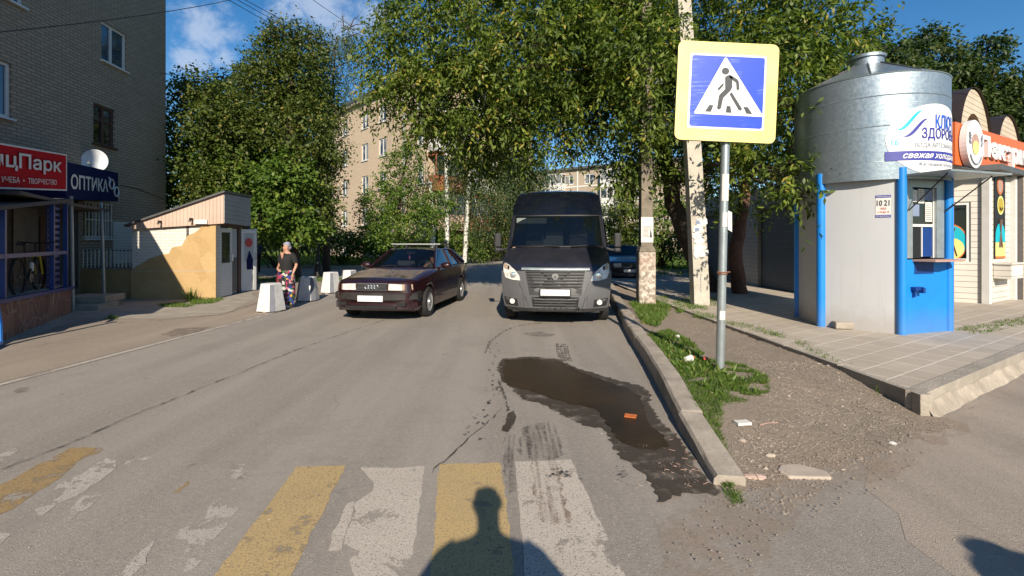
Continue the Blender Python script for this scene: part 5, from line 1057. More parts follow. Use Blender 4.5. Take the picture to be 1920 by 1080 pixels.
# ---------------------------------------------------------------- concrete blocks (eight-sided frustums)
def make_block():
    t = thing('concrete_block', '', 'barrier block', (0, 0, 0), 0, 'white concrete barrier blocks along the left edge line')
    def ring(r_, z): return [(r_ * math.cos(R(q)), r_ * math.sin(R(q)), z) for q in (12, 78, 102, 168, 192, 258, 282, 348)]
    mb = MB(); lo, mi_, hi = ring(.335, .03), ring(.33, .07), ring(.235, .655); top_ = ring(.215, .668)
    mb.add(lo + mi_ + hi + top_, [list(range(8))[::-1], [24 + i for i in range(8)]]); 
    for a in (0, 8, 16):
        for i in range(8): mb.f.append([a + i, a + (i + 1) % 8, a + 8 + (i + 1) % 8, a + 8 + i]); mb.mi.append(1 if i % 2 == 1 and a < 16 else 0)
    mb.mi[0:2] = [0, 0]; mb.build('body', ['block_white', 'grey_stripe'], t, None, .006)
    mb = MB(); [mb.blob((.2 * math.cos(q), .2 * math.sin(q), .012), (.09, .07, .035), int(q * 10)) for q in (.4, 1.6, 2.9, 4.1, 5.2)]; mb.build('broken_foot', 'concrete', t); return t
bk = make_block(); bk.scale = (.92, .92, .96); bk.location = gnd(508, 584); bk.rotation_euler.z = R(33); bk['label'] = 'nearest white octagonal barrier block with grey stripes, in front of the woman'
for (x, y), rz, lab in (((577, 564), 50, 'white barrier block beside the woman, half in her shadow'), ((620, 549), 28, 'white barrier block just left of the dark red car'), ((655, 543), 40, 'farthest white barrier block, half hidden by the dark red car')): copy_thing(bk, gnd(x, y), R(rz), lab)

# ---------------------------------------------------------------- vehicles
def shell(mb, rows, n=14, power=3.0):
    """rows: (y, z, half width, bulge) across the width; front at smallest y"""
    mb.grid([[(hw * (2 * i / n - 1), y + b * abs(2 * i / n - 1) ** power, z) for i in range(n + 1)] for y, z, hw, b in rows])
def wheel(parent, x, y, r_, w, rim_mat, spokes=5, rimr=.62):
    s_1 = 1 if x > 0 else -1; mb = MB(); prof = [(r_ * rimr, -w / 2), (r_ * .93, -w / 2), (r_, -w / 2 + .03), (r_, w / 2 - .03), (r_ * .93, w / 2), (r_ * rimr, w / 2)]
    mb.lathe(prof, (x, y, r_), 32, 'x', False); o = mb.build('wheel', 'rubber', parent, 35)
    mb = MB(); f_ = x + s_1 * (w / 2 - .02); mb.lathe([(r_ * rimr + .004, w / 2 * -1), (r_ * rimr + .004, w / 2 - .004), (r_ * rimr * .9, w / 2 - .02)], (x, y, r_), 28, 'x', False) if s_1 > 0 else mb.lathe([(r_ * rimr * .9, -w / 2 + .02), (r_ * rimr + .004, -w / 2 + .004), (r_ * rimr + .004, w / 2)], (x, y, r_), 28, 'x', False)
    mb.lathe([(.0, -.02), (.07, -.02), (.06, .02), (0, .02)], (f_, y, r_), 14, 'x', False)
    for i in range(spokes):
        a_ = 2 * math.pi * i / spokes + .3; c_, s2 = math.cos(a_), math.sin(a_); pr = r_ * rimr; t1, t2 = .05, .085
        P_ = [(f_ + s_1 * .0, y + c_ * .04 - s2 * t1, r_ + s2 * .04 + c_ * t1), (f_, y + c_ * pr - s2 * t2, r_ + s2 * pr + c_ * t2), (f_, y + c_ * pr + s2 * t2, r_ + s2 * pr - c_ * t2), (f_, y + c_ * .04 + s2 * t1, r_ + s2 * .04 - c_ * t1)]
        mb.add(P_ + [(q[0] - s_1 * .03, q[1], q[2]) for q in P_], [[0, 1, 2, 3], [7, 6, 5, 4], [0, 4, 5, 1], [2, 6, 7, 3]])
    mb.build('rim', rim_mat, o, 35); mb = MB(); mb.lathe([(.0, 0), (r_ * rimr * .95, 0)], (x - s_1 * .02, y, r_), 24, 'x', False); mb.build('hub_disc', 'black', o); return o

def sedan(name, label, paint_, loc, rz, rack=True):
    """saloon, front towards -y; origin between the front wheels' ground contact"""
    t = thing(name, label, 'car', loc, rz)
    fa, ra_, wr = 0.0, 2.69, .315
    def low(y):
        z = .20
        for c in (fa, ra_):
            d_ = abs(y - c)
            if d_ < .385: z = max(z, .315 + math.sqrt(max(0, .385 ** 2 - d_ ** 2)) - .0)
        return z
    st_ = [(-.875, .50, .735), (-.865, .60, .755), (-.84, .69, .78), (-.78, .765, .80), (-.68, .805, .825)]   # y, hw, top
    ys = [-.55, -.45, -.386, -.37, -.33, -.26, -.17, -.08, 0, .08, .17, .26, .33, .37, .386, .5, .7, .9, 1.3, 1.7, 2.1, 2.28, 2.304, 2.32, 2.36, 2.43, 2.52, 2.61, 2.69, 2.77, 2.86, 2.95, 3.02, 3.06, 3.076, 3.2, 3.4, 3.6]
    def hw(y): return .865 - .055 * sstep(.0, -.7, y) - .06 * sstep(3.0, 3.75, y) + .02 * math.sin(max(0, min(1, (y + .3) / 3.6)) * math.pi)
    def topz(y): return .83 + .16 * sstep(-.75, .80, y) if y < .75 else (.99 + .03 * sstep(.75, 2.9, y) if y < 3.0 else 1.02 - .05 * sstep(3.0, 3.75, y))
    st = st_ + [(y, hw(y), topz(y)) for y in ys] + [(3.72, .78, .93), (3.78, .74, .86), (3.80, .70, .80)]
    rows = []
    for y, h, tz in st:
        lo = low(y); lo = max(lo, .36) if y < -.7 or y > 3.65 else lo; crown = .035 * (1 if -.7 < y < .75 or y > 3.0 else .5)
        side = [(h * .0, tz + crown), (h * .45, tz + crown * .85), (h * .78, tz + crown * .35), (h * .93, tz - .012), (h * .985, tz - .05), (h + .012, tz - .22), (h + .022, max(lo + .02, .58)), (h + .012, max(lo + .01, .50)), (h + .004, max(lo + .005, .40)), (h - .01, lo), (h - .16, lo), (0, min(lo, .36))]
        rows.append([(-a, y, b) for a, b in side[::-1]] + [(a, y, b) for a, b in side[1:]])
    mb = MB(); n = len(rows[0]); k0 = 0
    o0 = len(mb.v); mb.v += [tuple(p) for r_ in rows for p in r_]
    for i in range(len(rows) - 1):
        y = (rows[i][0][1] + rows[i + 1][0][1]) / 2
        for j in range(n - 1):
            if .75 < y < 3.0 and 8 < j < 13 : continue                     # open under the cabin roof
            if j <= 1 or j >= n - 3:
                if low(y) > .25: continue
            mb.f.append([i * n + j, (i + 1) * n + j, (i + 1) * n + j + 1, i * n + j + 1]); mb.mi.append(0)
    mb.f += [list(range(n)), [(len(rows) - 1) * n + j for j in range(n)][::-1]]; mb.mi += [0, 0]
    body = mb.build('body', paint_, t, 32)
    # cabin frame: roof, pillars, glass
    WB = [(-.74, .70, 1.0), (-.40, .60, 1.02), (0, .565, 1.03), (.40, .60, 1.02), (.74, .70, 1.0)]; WT = [(-.56, 1.40, 1.375), (-.30, 1.34, 1.405), (0, 1.32, 1.415), (.30, 1.34, 1.405), (.56, 1.40, 1.375)]
    RT = [(x, 2.70 + .06 * (1 - abs(x) / .56), z - .02) for x, y, z in WT]; RB = [(x, 3.34 + .08 * (1 - abs(x) / .74), 1.02) for x, y, z in WB]
    mid1 = [(x * 1.02, 1.75, z + .03) for x, y, z in WT]; mid2 = [(x * 1.02, 2.3, z + .022) for x, y, z in WT]
    mb = MB(); mb.grid([WT, mid1, mid2, RT]); mb.build('roof', paint_, t, 40)
    def gl(name, P0_, P1_, mat, f0=.06, f1=.94, off=0):
        mb = MB(); mb.grid([[tuple(Vector(a) + (Vector(b) - Vector(a)) * f_) for a, b in zip(P0_, P1_)] for f_ in (f0, .35, .65, f1)]); return mb.build(name, mat, t, 60)
    gl('windscreen', WB, WT, 'glass_car', .0, 1.0); gl('rear_window', RB, RT, 'glass_tint', 0, 1)
    for s_1 in (-1, 1):
        mb = MB(); side_b = [(s_1 * .80, .74, .985), (s_1 * .815, 1.55, .995), (s_1 * .815, 2.25, 1.0), (s_1 * .80, 2.85, 1.01), (s_1 * .77, 3.25, 1.02)]; side_t = [(s_1 * .575, 1.42, 1.37), (s_1 * .585, 1.75, 1.395), (s_1 * .585, 2.3, 1.39), (s_1 * .575, 2.66, 1.35), (s_1 * .60, 2.76, 1.33)]
        mb.grid([side_b, side_t]); mb.build('side_window', 'glass_tint' if s_1 < 0 else 'glass_tint', t)
        mb = MB()
        def bar(a, b, w): a, b = Vector(a), Vector(b); a.x += s_1 * .006; b.x += s_1 * .006; mb.tube([a, b], w, 6)
        bar((s_1 * .775, .69, .985), (s_1 * .568, 1.40, 1.378), .032); bar((s_1 * .568, 1.40, 1.385), (s_1 * .582, 2.3, 1.40), .026); bar((s_1 * .582, 2.3, 1.40), (s_1 * .575, 2.70, 1.36), .028); bar((s_1 * .57, 2.70, 1.36), (s_1 * .77, 3.32, 1.02), .05)
        bar((s_1 * .815, 1.86, .99), (s_1 * .585, 1.98, 1.395), .028); bar((s_1 * .81, 2.72, 1.0), (s_1 * .58, 2.60, 1.36), .022); mb.build('pillars', paint_, t, 40)
        mb = MB(); mb.tube([(s_1 * .812, .80, .985), (s_1 * .828, 2.0, .998), (s_1 * .80, 3.2, 1.02)], .008, 5); mb.build('window_trim', 'black', t)
        mb = MB(); mb.blob((s_1 * .98, .93, 1.04), (.125, .075, .075), 3, 12); mb.tube([(s_1 * .80, .9, .99), (s_1 * .9, .93, 1.02)], .03, 6); mi_ = mb.build('mirror', paint_, t, 60)
        mb = MB(); mb.box2((s_1 * .872 - .012, .45, .42), (s_1 * .872 + .026, 2.24, .50)); mb.build('side_moulding', 'bumper_dark', t, None, .008)
        wheel(t, s_1 * .80, fa, wr, .20, 'alloy'); wheel(t, s_1 * .80, ra_, wr, .20, 'alloy')
        mb = MB(); lx = [(.335, -.895, .63), (.62, -.882, .63), (.62, -.872, .75), (.345, -.888, .76)]
        mb.add([(s_1 * a, b, c) for a, b, c in lx] + [(s_1 * a, b + .1, c) for a, b, c in lx], [[0, 1, 2, 3], [0, 4, 5, 1], [1, 5, 6, 2], [2, 6, 7, 3], [3, 7, 4, 0]]); hl = mb.build('headlight', 'lamp_glass', t, None, .01)
        mb = MB(); lx = [(.622, -.880, .63), (.80, -.74, .63), (.79, -.74, .745), (.622, -.872, .75)]; mb.add([(s_1 * a, b, c) for a, b, c in lx] + [(s_1 * (a - .03), b + .1, c) for a, b, c in lx], [[0, 1, 2, 3], [0, 4, 5, 1], [1, 5, 6, 2], [2, 6, 7, 3], [3, 7, 4, 0]]); mb.build('indicator', 'lamp_amber', t, None, .01)
    # front bumper, grille, plate
    def bump_(z0, z1, y, h, name, mat, back=.55, inset=0):
        mb = MB(); n = 16; rows = []
        for z, dy, dh in ((z0, .04, -.03), (z0 + .03, 0, 0), (z1 - .03, 0, 0), (z1, .03, -.02)):
            rows.append([(-(h + dh), y + back, z)] + [((h + dh) * (2 * i / n - 1), y + dy + .26 * abs(2 * i / n - 1) ** 3.5, z) for i in range(n + 1)] + [((h + dh), y + back, z)])
        mb.grid(rows); mb.grid([rows[-1], [(p[0] * .9, p[1] + .08, z1) for p in rows[-1]]]); mb.grid([rows[0], [(p[0] * .9, p[1] + .08, z0) for p in rows[0]]]); return mb.build(name, mat, t, 35)
    bump_(.415, .585, -.955, .875, 'bumper', 'bumper_dark', .52); bump_(.235, .412, -.935, .865, 'lower_bumper', paint_, .50)
    mb = MB(); mb.box2((-.52, -.956, .275), (.52, -.90, .33)); mb.box2((-.70, -.905, .335), (-.52, -.86, .395)); mb.box2((.52, -.905, .335), (.70, -.86, .395)); mb.build('air_intake', 'black', t)
    mb = MB(); mb.prism([(-.31, .625), (.31, .625), (.325, .765), (-.325, .765)], -.892, -.85, 'y'); gr = mb.build('grille', 'black', t)
    mb = MB(); mb.tube([(-.31, -.895, .625), (.31, -.895, .625), (.325, -.895, .765), (-.325, -.895, .765)], .010, 6, closed=True); mb.build('grille_frame', 'chrome', gr)
    mb = MB(); [mb.box((0, -.895, .655 + .027 * i), (.60, .006, .006)) for i in range(4)]; mb.build('grille_bars', 'plastic_grey', gr)
    if rack:
        mb = MB(); [mb.tube([(cx_ + .042 * math.cos(a_), -.905, .697 + .042 * math.sin(a_)) for a_ in np.linspace(0, 6.283, 17)[:-1]], .008, 6, closed=True) for cx_ in (-.093, -.031, .031, .093)]; mb.build('ring_emblem', 'chrome', gr)
    mb = MB(); mb.box2((-.26, -.975, .415), (.26, -.958, .53)); mb.build('number_plate', 'plate', t, None, .004)
    for s_1 in (-1, 1): mb = MB(); mb.tube([(s_1 * .15 - .3, .58, 1.028), (s_1 * .15 + .12, .66, 1.055)], .008, 5); mb.build('wiper', 'black', t)
    mb = MB(); mb.box2((-.72, .75, .84), (.72, 1.05, .97)); mb.build('dashboard', 'interior', t, None, .03)
    mb = MB(); mb.box2((-.78, .4, .30), (.78, 3.3, .36)); mb.build('floor_pan', 'interior', t)
    for x in (-.37, .37): mb = MB(); mb.box((x, 1.95, .80), (.46, .12, .62)); mb.box((x, 1.98, 1.19), (.24, .09, .17)); mb.box((x, 1.70, .52), (.46, .5, .12)); mb.build('seat', 'seat', t, None, .03)
    mb = MB(); mb.box((0, 2.85, .85), (1.3, .14, .5)); mb.build('rear_seat', 'seat', t, None, .03)
    mb = MB(); mb.tube([(.37 + .185 * math.cos(a_), 1.27 + .06 * math.sin(a_), .98 + .17 * math.sin(a_)) for a_ in np.linspace(0, 6.283, 19)[:-1]], .014, 6, closed=True); mb.build('steering_wheel', 'black', t)
    if rack:
        rk = None
        for y in (1.62, 2.42):
            mb = MB(); mb.box((0, y, 1.525), (1.26, .045, .028)); rk = mb.build('roof_bar', 'alloy' if y < 2 else 'black', t)
            for x in (-.54, .54): mb = MB(); mb.box((x, y, 1.455), (.05, .06, .125)); mb.build('bar_foot', 'black', rk)
        mb = MB(); mb.blob((0, 1.18, 1.20), (.022, .01, .045), 2); mb.tube([(0, 1.2, 1.34), (0, 1.18, 1.23)], .003, 4); mb.build('hanging_charm', 'pink', t)
        mb = MB(); mb.box((0, 1.28, 1.32), (.22, .03, .06)); mb.build('rear_view_mirror', 'black', t)
    return t
fc = (gnd(803, 593) ); hd_ = math.atan2(.15, 1)             # heading: rear is farther and to the right
ca = thing  # keep name
ax = Vector((math.cos(-hd_), math.sin(-hd_), 0)); car_loc = Vector((fc.x, fc.y, 0)) - ax * .86
sedan('sedan_car', 'dark red saloon car with roof bars driving towards the crossing', 'maroon', car_loc, -hd_)
c = gnd(1182, 528); cb = sedan('sedan_car', 'dark blue saloon parked in deep shade between the van and the pole', 'navy_car', (c.x - .15, c.y, .01), R(-4), False)

def van(loc, rz):
    t = thing('minibus', 'dark grey high-roof minibus parked at the right kerb, facing the camera', 'van', loc, rz)
    RB = [(.16, .26, .88, .26), (.05, .34, .95, .27), (.02, .50, .985, .28), (.03, .68, 1.0, .28), (.06, .86, 1.015, .28), (.09, 1.02, 1.02, .28)]
    HO = [(.09, 1.02, 1.02, .28), (.13, 1.10, 1.02, .28), (.26, 1.20, 1.01, .28), (.48, 1.33, .995, .27), (.70, 1.45, .975, .25)]
    WS = [(.70, 1.45, .975, .25), (.98, 1.80, .950, .22), (1.25, 2.13, .930, .20)]
    CAP = [(1.25, 2.13, .930, .20), (1.34, 2.24, .925, .20), (1.50, 2.44, .905, .22), (1.66, 2.58, .875, .24), (1.86, 2.675, .82, .26), (2.1, 2.715, .74, .22), (2.4, 2.73, .68, .12)]
    def part(rows, name, mat, sm=35, n=16, pw=3.0): mb = MB(); shell(mb, rows, n, pw); return mb.build(name, mat, t, sm)
    part(RB, 'front_panel', 'plastic_grey'); part(HO, 'bonnet', 'graphite'); wsg = part(WS, 'windscreen', 'glass_van')
    part(CAP, 'roof_cap', 'roof_navy')
    # sides
    allr = RB + HO[1:] + WS[1:] + CAP[1:]
    for s_1 in (-1, 1):
        mb = MB(); fr_e = [(s_1 * hw, y + b, z) for y, z, hw, b in allr]; mid = [(s_1 * (hw + .012 if z < 2.3 else hw), max(y + b + .5, 1.6), z) for y, z, hw, b in allr]; back = [(s_1 * hw, 5.9, z) for y, z, hw, b in allr]
        # open the wheel arch by lifting the lower edge
        mb.grid([fr_e, mid, back]); mb.build('side_panel', 'graphite', t, 35)
        mb = MB(); mb.add([(s_1 * 1.004, 1.12, 1.42), (s_1 * 1.002, 2.0, 1.42), (s_1 * .955, 2.0, 2.08), (s_1 * .965, 1.58, 2.06)], [[0, 1, 2, 3]]); mb.build('side_window', 'glass_tint', t)
    mb = MB(); mb.grid([[(-.68, 2.4, 2.73), (0, 2.4, 2.75), (.68, 2.4, 2.73)], [(-.68, 5.9, 2.73), (0, 5.9, 2.75), (.68, 5.9, 2.73)]]); mb.build('roof', 'roof_navy', t, 40)
    mb = MB(); pf = [(hw, z) for y, z, hw, b in allr]; mb.add([(a, 5.9, z) for a, z in pf] + [(-a, 5.9, z) for a, z in pf[::-1]], [list(range(2 * len(pf)))]); mb.build('rear_panel', 'graphite', t)
    # windscreen surround and inner side pillars
    def on(rows, u, f_):          # point on shell at u and row fraction
        k = f_ * (len(rows) - 1); i = min(int(k), len(rows) - 2); q = k - i; a, b = rows[i], rows[i + 1]; y, z, hw, bb = [a[j] + (b[j] - a[j]) * q for j in range(4)]; return Vector((u * hw, y + bb * abs(u) ** 3, z))
    mb = MB(); ring = [on(WS, u, 0.03) for u in np.linspace(-.93, .93, 13)] + [on(WS, .93, f_) for f_ in (.3, .6, .9)] + [on(WS, u, .97) for u in np.linspace(.92, -.92, 13)] + [on(WS, -.93, f_) for f_ in (.9, .6, .3)]
    mb.tube([p + Vector((0, -.008, .004)) for p in ring], .018, 6, closed=True); mb.build('windscreen_seal', 'black', t, 60)
    for s_1 in (-1, 1):
        mb = MB(); rows = [[on(WS, s_1 * u, f_) + Vector((0, -.010, .006)) for u in (.93, .965, 1.0)] for f_ in (0, .35, .7, 1)]; mb.grid(rows if s_1 < 0 else [r_[::-1] for r_ in rows]); mb.build('pillar', 'graphite', t, 40)
    # bonnet front chrome bar, grille
    P3 = lambda x, z, off=0: (x, None, z)
    def fy(x, z):               # front surface y at x, z
        rows = RB + HO[1:]
        for a, b in zip(rows[:-1], rows[1:]):
            if z <= b[1]:
                q = max(0, (z - a[1]) / (b[1] - a[1])); y, hw, bb = a[0] + (b[0] - a[0]) * q, a[2] + (b[2] - a[2]) * q, a[3] + (b[3] - a[3]) * q; return y + bb * abs(min(1, x / hw)) ** 3
        return rows[-1][0]
    def patch(poly, off, name, mat, par, thick=.03, sm=None, bev=0):
        """polygon (x, z) laid on the front surface, off = metres proud"""
        n = len(poly); cx_ = sum(p[0] for p in poly) / n; cz_ = sum(p[1] for p in poly) / n; mb = MB()
        f_ = [(x, fy(x, z) - off, z) for x, z in poly]; bk_ = [(x, fy(x, z) - off + thick, z) for x, z in poly]; c_ = (cx_, fy(cx_, cz_) - off, cz_)
        mb.add(f_ + bk_ + [c_], [[i, (i + 1) % n, 2 * n] for i in range(n)] + [[(i + 1) % n, i, n + i, n + (i + 1) % n] for i in range(n)]); return mb.build(name, mat, par, sm, bev)
    def dens(poly, k=4):
        o = []
        for i in range(len(poly)):
            a, b = poly[i], poly[(i + 1) % len(poly)]
            for j in range(k): o.append((a[0] + (b[0] - a[0]) * j / k, a[1] + (b[1] - a[1]) * j / k))
        return o
    g_ = patch(dens([(-.46, .585), (.46, .585), (.56, 1.04), (-.56, 1.04)]), .012, 'grille', 'black', t)
    mb = MB()
    for i, z in enumerate((1.015, .965, .915, .86, .80, .745)):
        w = .44 + (z - .585) * .22; xs = np.linspace(-w, w, 11); mb.grid([[(x, fy(x, zz) - o_, zz) for x in xs] for zz, o_ in ((z - .014, .022), (z - .010, .034), (z + .010, .034), (z + .014, .022))])
    mb.build('grille_bars', 'plastic_dark', g_, 30)
    mb = MB(); xs = np.linspace(-.62, .62, 15); mb.grid([[(x, fy(x, z) - o_, z) for x in xs] for z, o_ in ((1.035, .01), (1.045, .035), (1.075, .035), (1.09, .01))]); mb.build('chrome_strip', 'steel', t, 30)
    mb = MB(); hx = [(.0, .985), (.05, .97), (.062, .93), (.035, .885), (0, .86), (-.035, .885), (-.062, .93), (-.05, .97)]; mb.prism(hx, fy(0, .92) - .06, fy(0, .92) - .04, 'y'); em = mb.build('deer_emblem', 'chrome', g_)
    mb = MB(); mb.prism([(-.03, .90), (.0, .885), (.032, .91), (.02, .925), (.03, .95), (.01, .94), (-.005, .965), (-.012, .94), (-.035, .945), (-.02, .925)], fy(0, .92) - .066, fy(0, .92) - .0605, 'y'); mb.build('emblem_relief', 'plastic_grey', em)
    low_ = patch(dens([(-.40, .37), (.40, .37), (.43, .55), (-.43, .55)]), .010, 'lower_grille', 'black', t)
    mb = MB()
    for z in (.41, .46, .51): mb.grid([[(x, fy(x, zz) - .025, zz) for x in np.linspace(-.38, .38, 7)] for zz in (z - .008, z + .008)])
    mb.build('grille_bars', 'plastic_grey', low_); mb = MB(); mb.box((0, fy(0, .63) - .045, .635), (.56, .02, .15)); mb.build('plate_frame', 'plastic_dark', t, None, .005); mb = MB(); mb.box((0, fy(0, .63) - .060, .64), (.52, .008, .112)); mb.build('number_plate', 'plate', t, None, .003)
    mb = MB(); mb.prism([(-.30, .30), (.32, .30), (.34, .34), (-.32, .34)], fy(0, .33) - .03, fy(0, .33) + .1, 'y'); [mb.lathe([(.025, -.03), (.03, .02)], (x, fy(x, .33), .33), 8, 'y') for x in (-.2, -.1, 0, .1, .2)]; mb.build('step_bar', 'black', t)
    mb = MB(); mb.lathe([(.03, -.02), (.045, -.02), (.045, .06)], (.40, fy(.4, .34) - .0, .33), 12, 'y', False); mb.build('tow_hole', 'black', t)
    for s_1 in (-1, 1):
        hlp = [(.64, .845), (.80, .855), (.93, .89), (.975, 1.0), (.985, 1.13), (.96, 1.17), (.87, 1.13), (.74, 1.03), (.66, .93)]
        hlp = [(s_1 * a, b) for a, b in hlp]; hl = patch(dens(hlp if s_1 > 0 else hlp[::-1], 2), .018, 'headlight', 'lamp_glass', t, .04, 60)
        mb = MB(); c_ = (s_1 * .77, fy(.77, .95) - .02, .94); mb.lathe([(.0, -.02), (.05, -.015), (.06, .0)], c_, 16, 'y', False); mb.build('lamp_bulb', 'chrome', hl)
        ip = [(s_1 * a, b) for a, b in [(.89, 1.04), (.965, 1.07), (.972, 1.13), (.955, 1.155), (.90, 1.12)]]; patch(ip if s_1 > 0 else ip[::-1], .026, 'indicator', 'lamp_amber', hl, .01)
        fo = [(s_1 * a, b) for a, b in [(.68, .36), (.92, .38), (.96, .53), (.70, .50)]]; fp_ = patch(dens(fo if s_1 > 0 else fo[::-1], 2), .004, 'fog_lamp_recess', 'plastic_dark', t, .02)
        mb = MB(); mb.lathe([(0, -.03), (.045, -.025), (.055, .0), (.055, .02)], (s_1 * .79, fy(.79, .45) - .01, .45), 18, 'y', False); mb.build('fog_lamp', 'lamp_glass', fp_)
        vp = [(s_1 * a, b) for a, b in [(.49, .34), (.55, .34), (.60, .70), (.66, .80), (.60, .83), (.555, .70)]]; patch(dens(vp if s_1 > 0 else vp[::-1], 2), .022, 'bumper_rib', 'plastic_grey', t, .03)
        mb = MB(); mb.box((s_1 * 1.20, 1.12, 1.60), (.14, .10, .30)); mb.box((s_1 * 1.20, 1.12, 1.40), (.13, .09, .09)); mr_ = mb.build('mirror', 'plastic_dark', t, None, .03)
        mb = MB(); mb.tube([(s_1 * .97, 1.12, 1.44), (s_1 * 1.1, 1.13, 1.40), (s_1 * 1.18, 1.13, 1.42)], .03, 8); mb.build('mirror_arm', 'plastic_dark', mr_)
        wheel(t, s_1 * .90, 1.02, .345, .20, 'steel_dark', 6, .58); wheel(t, s_1 * .90, 4.7, .345, .20, 'steel_dark', 6, .58)
        mb = MB(); mb.tube([(s_1 * .05 + .02, .66, 1.475), (s_1 * .05 + .02 - .42 * s_1 * .9, .70, 1.50), (s_1 * .05 + .02 - .62 * s_1 * .9, .74, 1.50)] if s_1 > 0 else [(.28, .66, 1.475), (.6, .73, 1.50), (.78, .78, 1.50)], .011, 6); mb.build('wiper', 'black', t)
    # arch lips, underbody, cabin
    mb = MB(); mb.box2((-.80, .3, .24), (.80, 5.8, .40)); mb.build('underbody', 'black', t)
    mb = MB(); mb.box2((-.9, .80, 1.30), (.9, 1.30, 1.43)); mb.build('dashboard', 'interior', t, None, .03)
    mb = MB(); [mb.blob((x, .93 + .04 * math.sin(x * 9), 1.455), (.09, .05, .025), int(x * 50) + 60) for x in (-.8, -.72, -.62, -.5, -.42)]; mb.box((.78, .95, 1.45), (.22, .12, .02)); mb.build('dashboard_clutter', 'wood_pale', t)
    for x, m_ in ((-.5, 'seat'), (-.08, 'seat_light'), (.45, 'seat')): mb = MB(); mb.box((x, 2.0, 1.45), (.44, .16, .85), 0, .85); mb.build('seat', m_, t, None, .04)
    mb = MB(); mb.box2((-.95, 2.6, .5), (.95, 2.66, 2.6)); mb.build('cab_partition', 'interior', t)
    mb = MB(); mb.box((-.13, 1.02, 1.53), (.30, .05, .18), 0, .9); mb.build('dash_card', 'seat_light', t, None, .02)
    mb = MB(); mb.tube([(.42 + .21 * math.cos(a_), 1.25 + .08 * math.sin(a_), 1.56 + .12 * math.sin(a_)) for a_ in np.linspace(0, 6.283, 19)[:-1]], .016, 6, closed=True); mb.build('steering_wheel', 'black', t)
    mb = MB(); mb.box((-.52, 1.27, 2.01), (.62, .02, .12)); mb.build('sun_visor', 'seat_light', t, None, .01)
    return t
vf = Vector((.80, 8.90, 0)); vn = van(vf, -math.atan2(.12, 1)); vn.scale = (1.035, 1, 1.01)

# ---------------------------------------------------------------- people
def skinned(name, verts, edges, radii, mat, parent, sub=2, root=0):
    me = bpy.data.meshes.new(name); me.from_pydata([Vector(v) for v in verts], edges, []); o = bpy.data.objects.new(name, me); COL.objects.link(o)
    o.modifiers.new('skin', 'SKIN'); sv = me.skin_vertices[0].data
    for i, r_ in enumerate(radii): sv[i].radius = (r_, r_) if not isinstance(r_, tuple) else r_; sv[i].use_root = (i == root)
    s_1 = o.modifiers.new('sub', 'SUBSURF'); s_1.levels = s_1.render_levels = sub; dg = bpy.context.evaluated_depsgraph_get(); dg.update()
    m2 = bpy.data.meshes.new_from_object(o.evaluated_get(dg)); m2.name = name; bpy.data.objects.remove(o); m2.materials.clear(); m2.materials.append(MATS[mat]); m2.polygons.foreach_set('use_smooth', [True] * len(m2.polygons))
    o = bpy.data.objects.new(name, m2); COL.objects.link(o); o.parent = parent; return o
def figure(t, H, arms, stance=.09, skin='skin', wide=1.0):
    """one skinned body, facing -y; arms = {side: [elbow, wrist, hand direction]} offsets in metres"""
    k = H / 1.70; V = []; E = []; Rr = []
    def v(p, r_, link=None):
        V.append((p[0] * k, p[1] * k, p[2] * k)); Rr.append(r_ * k if not isinstance(r_, tuple) else (r_[0] * k, r_[1] * k)); i = len(V) - 1
        if link is not None: E.append((link, i))
        return i
    pel = v((0, 0, .95), (.150 * wide, .105)); bel = v((0, -.01, 1.08), (.140 * wide, .105), pel); che = v((0, 0, 1.26), (.155 * wide, .11), bel); nb = v((0, .01, 1.40), (.085, .07), che); nk = v((0, -.005, 1.47), .050, nb)
    jaw = v((0, -.03, 1.54), (.062, .070), nk); hd1 = v((0, -.01, 1.60), (.076, .092), jaw); hd2 = v((0, 0, 1.66), (.062, .075), hd1)
    nose = v((0, -.105, 1.575), .012, jaw)
    for s_1 in (-1, 1):
        hip = v((s_1 * .095, 0, .86), .090 * wide, pel); kn = v((s_1 * stance, -.02, .48), .060, hip); an = v((s_1 * stance, .02, .09), .040, kn); ft = v((s_1 * (stance + .015), -.13, .035), .034, an)
        sh_ = v((s_1 * .165 * wide, .01, 1.38), .056, nb); e_, w_, h_ = arms[s_1]; el_ = v(e_, .040, sh_); mid = v([(e_[i] + w_[i]) / 2 for i in range(3)], .037, el_); wr_ = v(w_, .026, mid)
        d_ = Vector(h_).normalized(); w0 = Vector(w_); sd_ = d_.cross(Vector((0, 0, 1))).normalized() if abs(d_.z) < .9 else Vector((0, 1, 0)); pa_ = v(w0 + d_ * .055, (.030, .022), wr_)
        for q, ln in ((-.027, .060), (-.010, .075), (.009, .072), (.026, .055)): a1 = v(w0 + d_ * .09 + sd_ * q, .0105, pa_); a2 = v(w0 + d_ * (.09 + ln * .5) + sd_ * q * 1.1 + Vector((0, 0, -.006)), .0095, a1); v(w0 + d_ * (.09 + ln * .85) + sd_ * q * 1.1 + Vector((0, .0, -.022)), .008, a2)
        th = v(w0 + d_ * .035 + sd_ * -.036 + Vector((0, 0, .004)), .011, wr_); v(w0 + d_ * .075 + sd_ * -.052, .009, th)
    return skinned('body', V, E, Rr, skin, t), k
def rings(rows, n=20):
    """loft of ellipses: (z, cx, cy, rx, ry)"""
    return [[(cx_ + rx * math.cos(2 * math.pi * j / n), cy_ + ry * math.sin(2 * math.pi * j / n), z) for j in range(n + 1)] for z, cx_, cy_, rx, ry in rows]
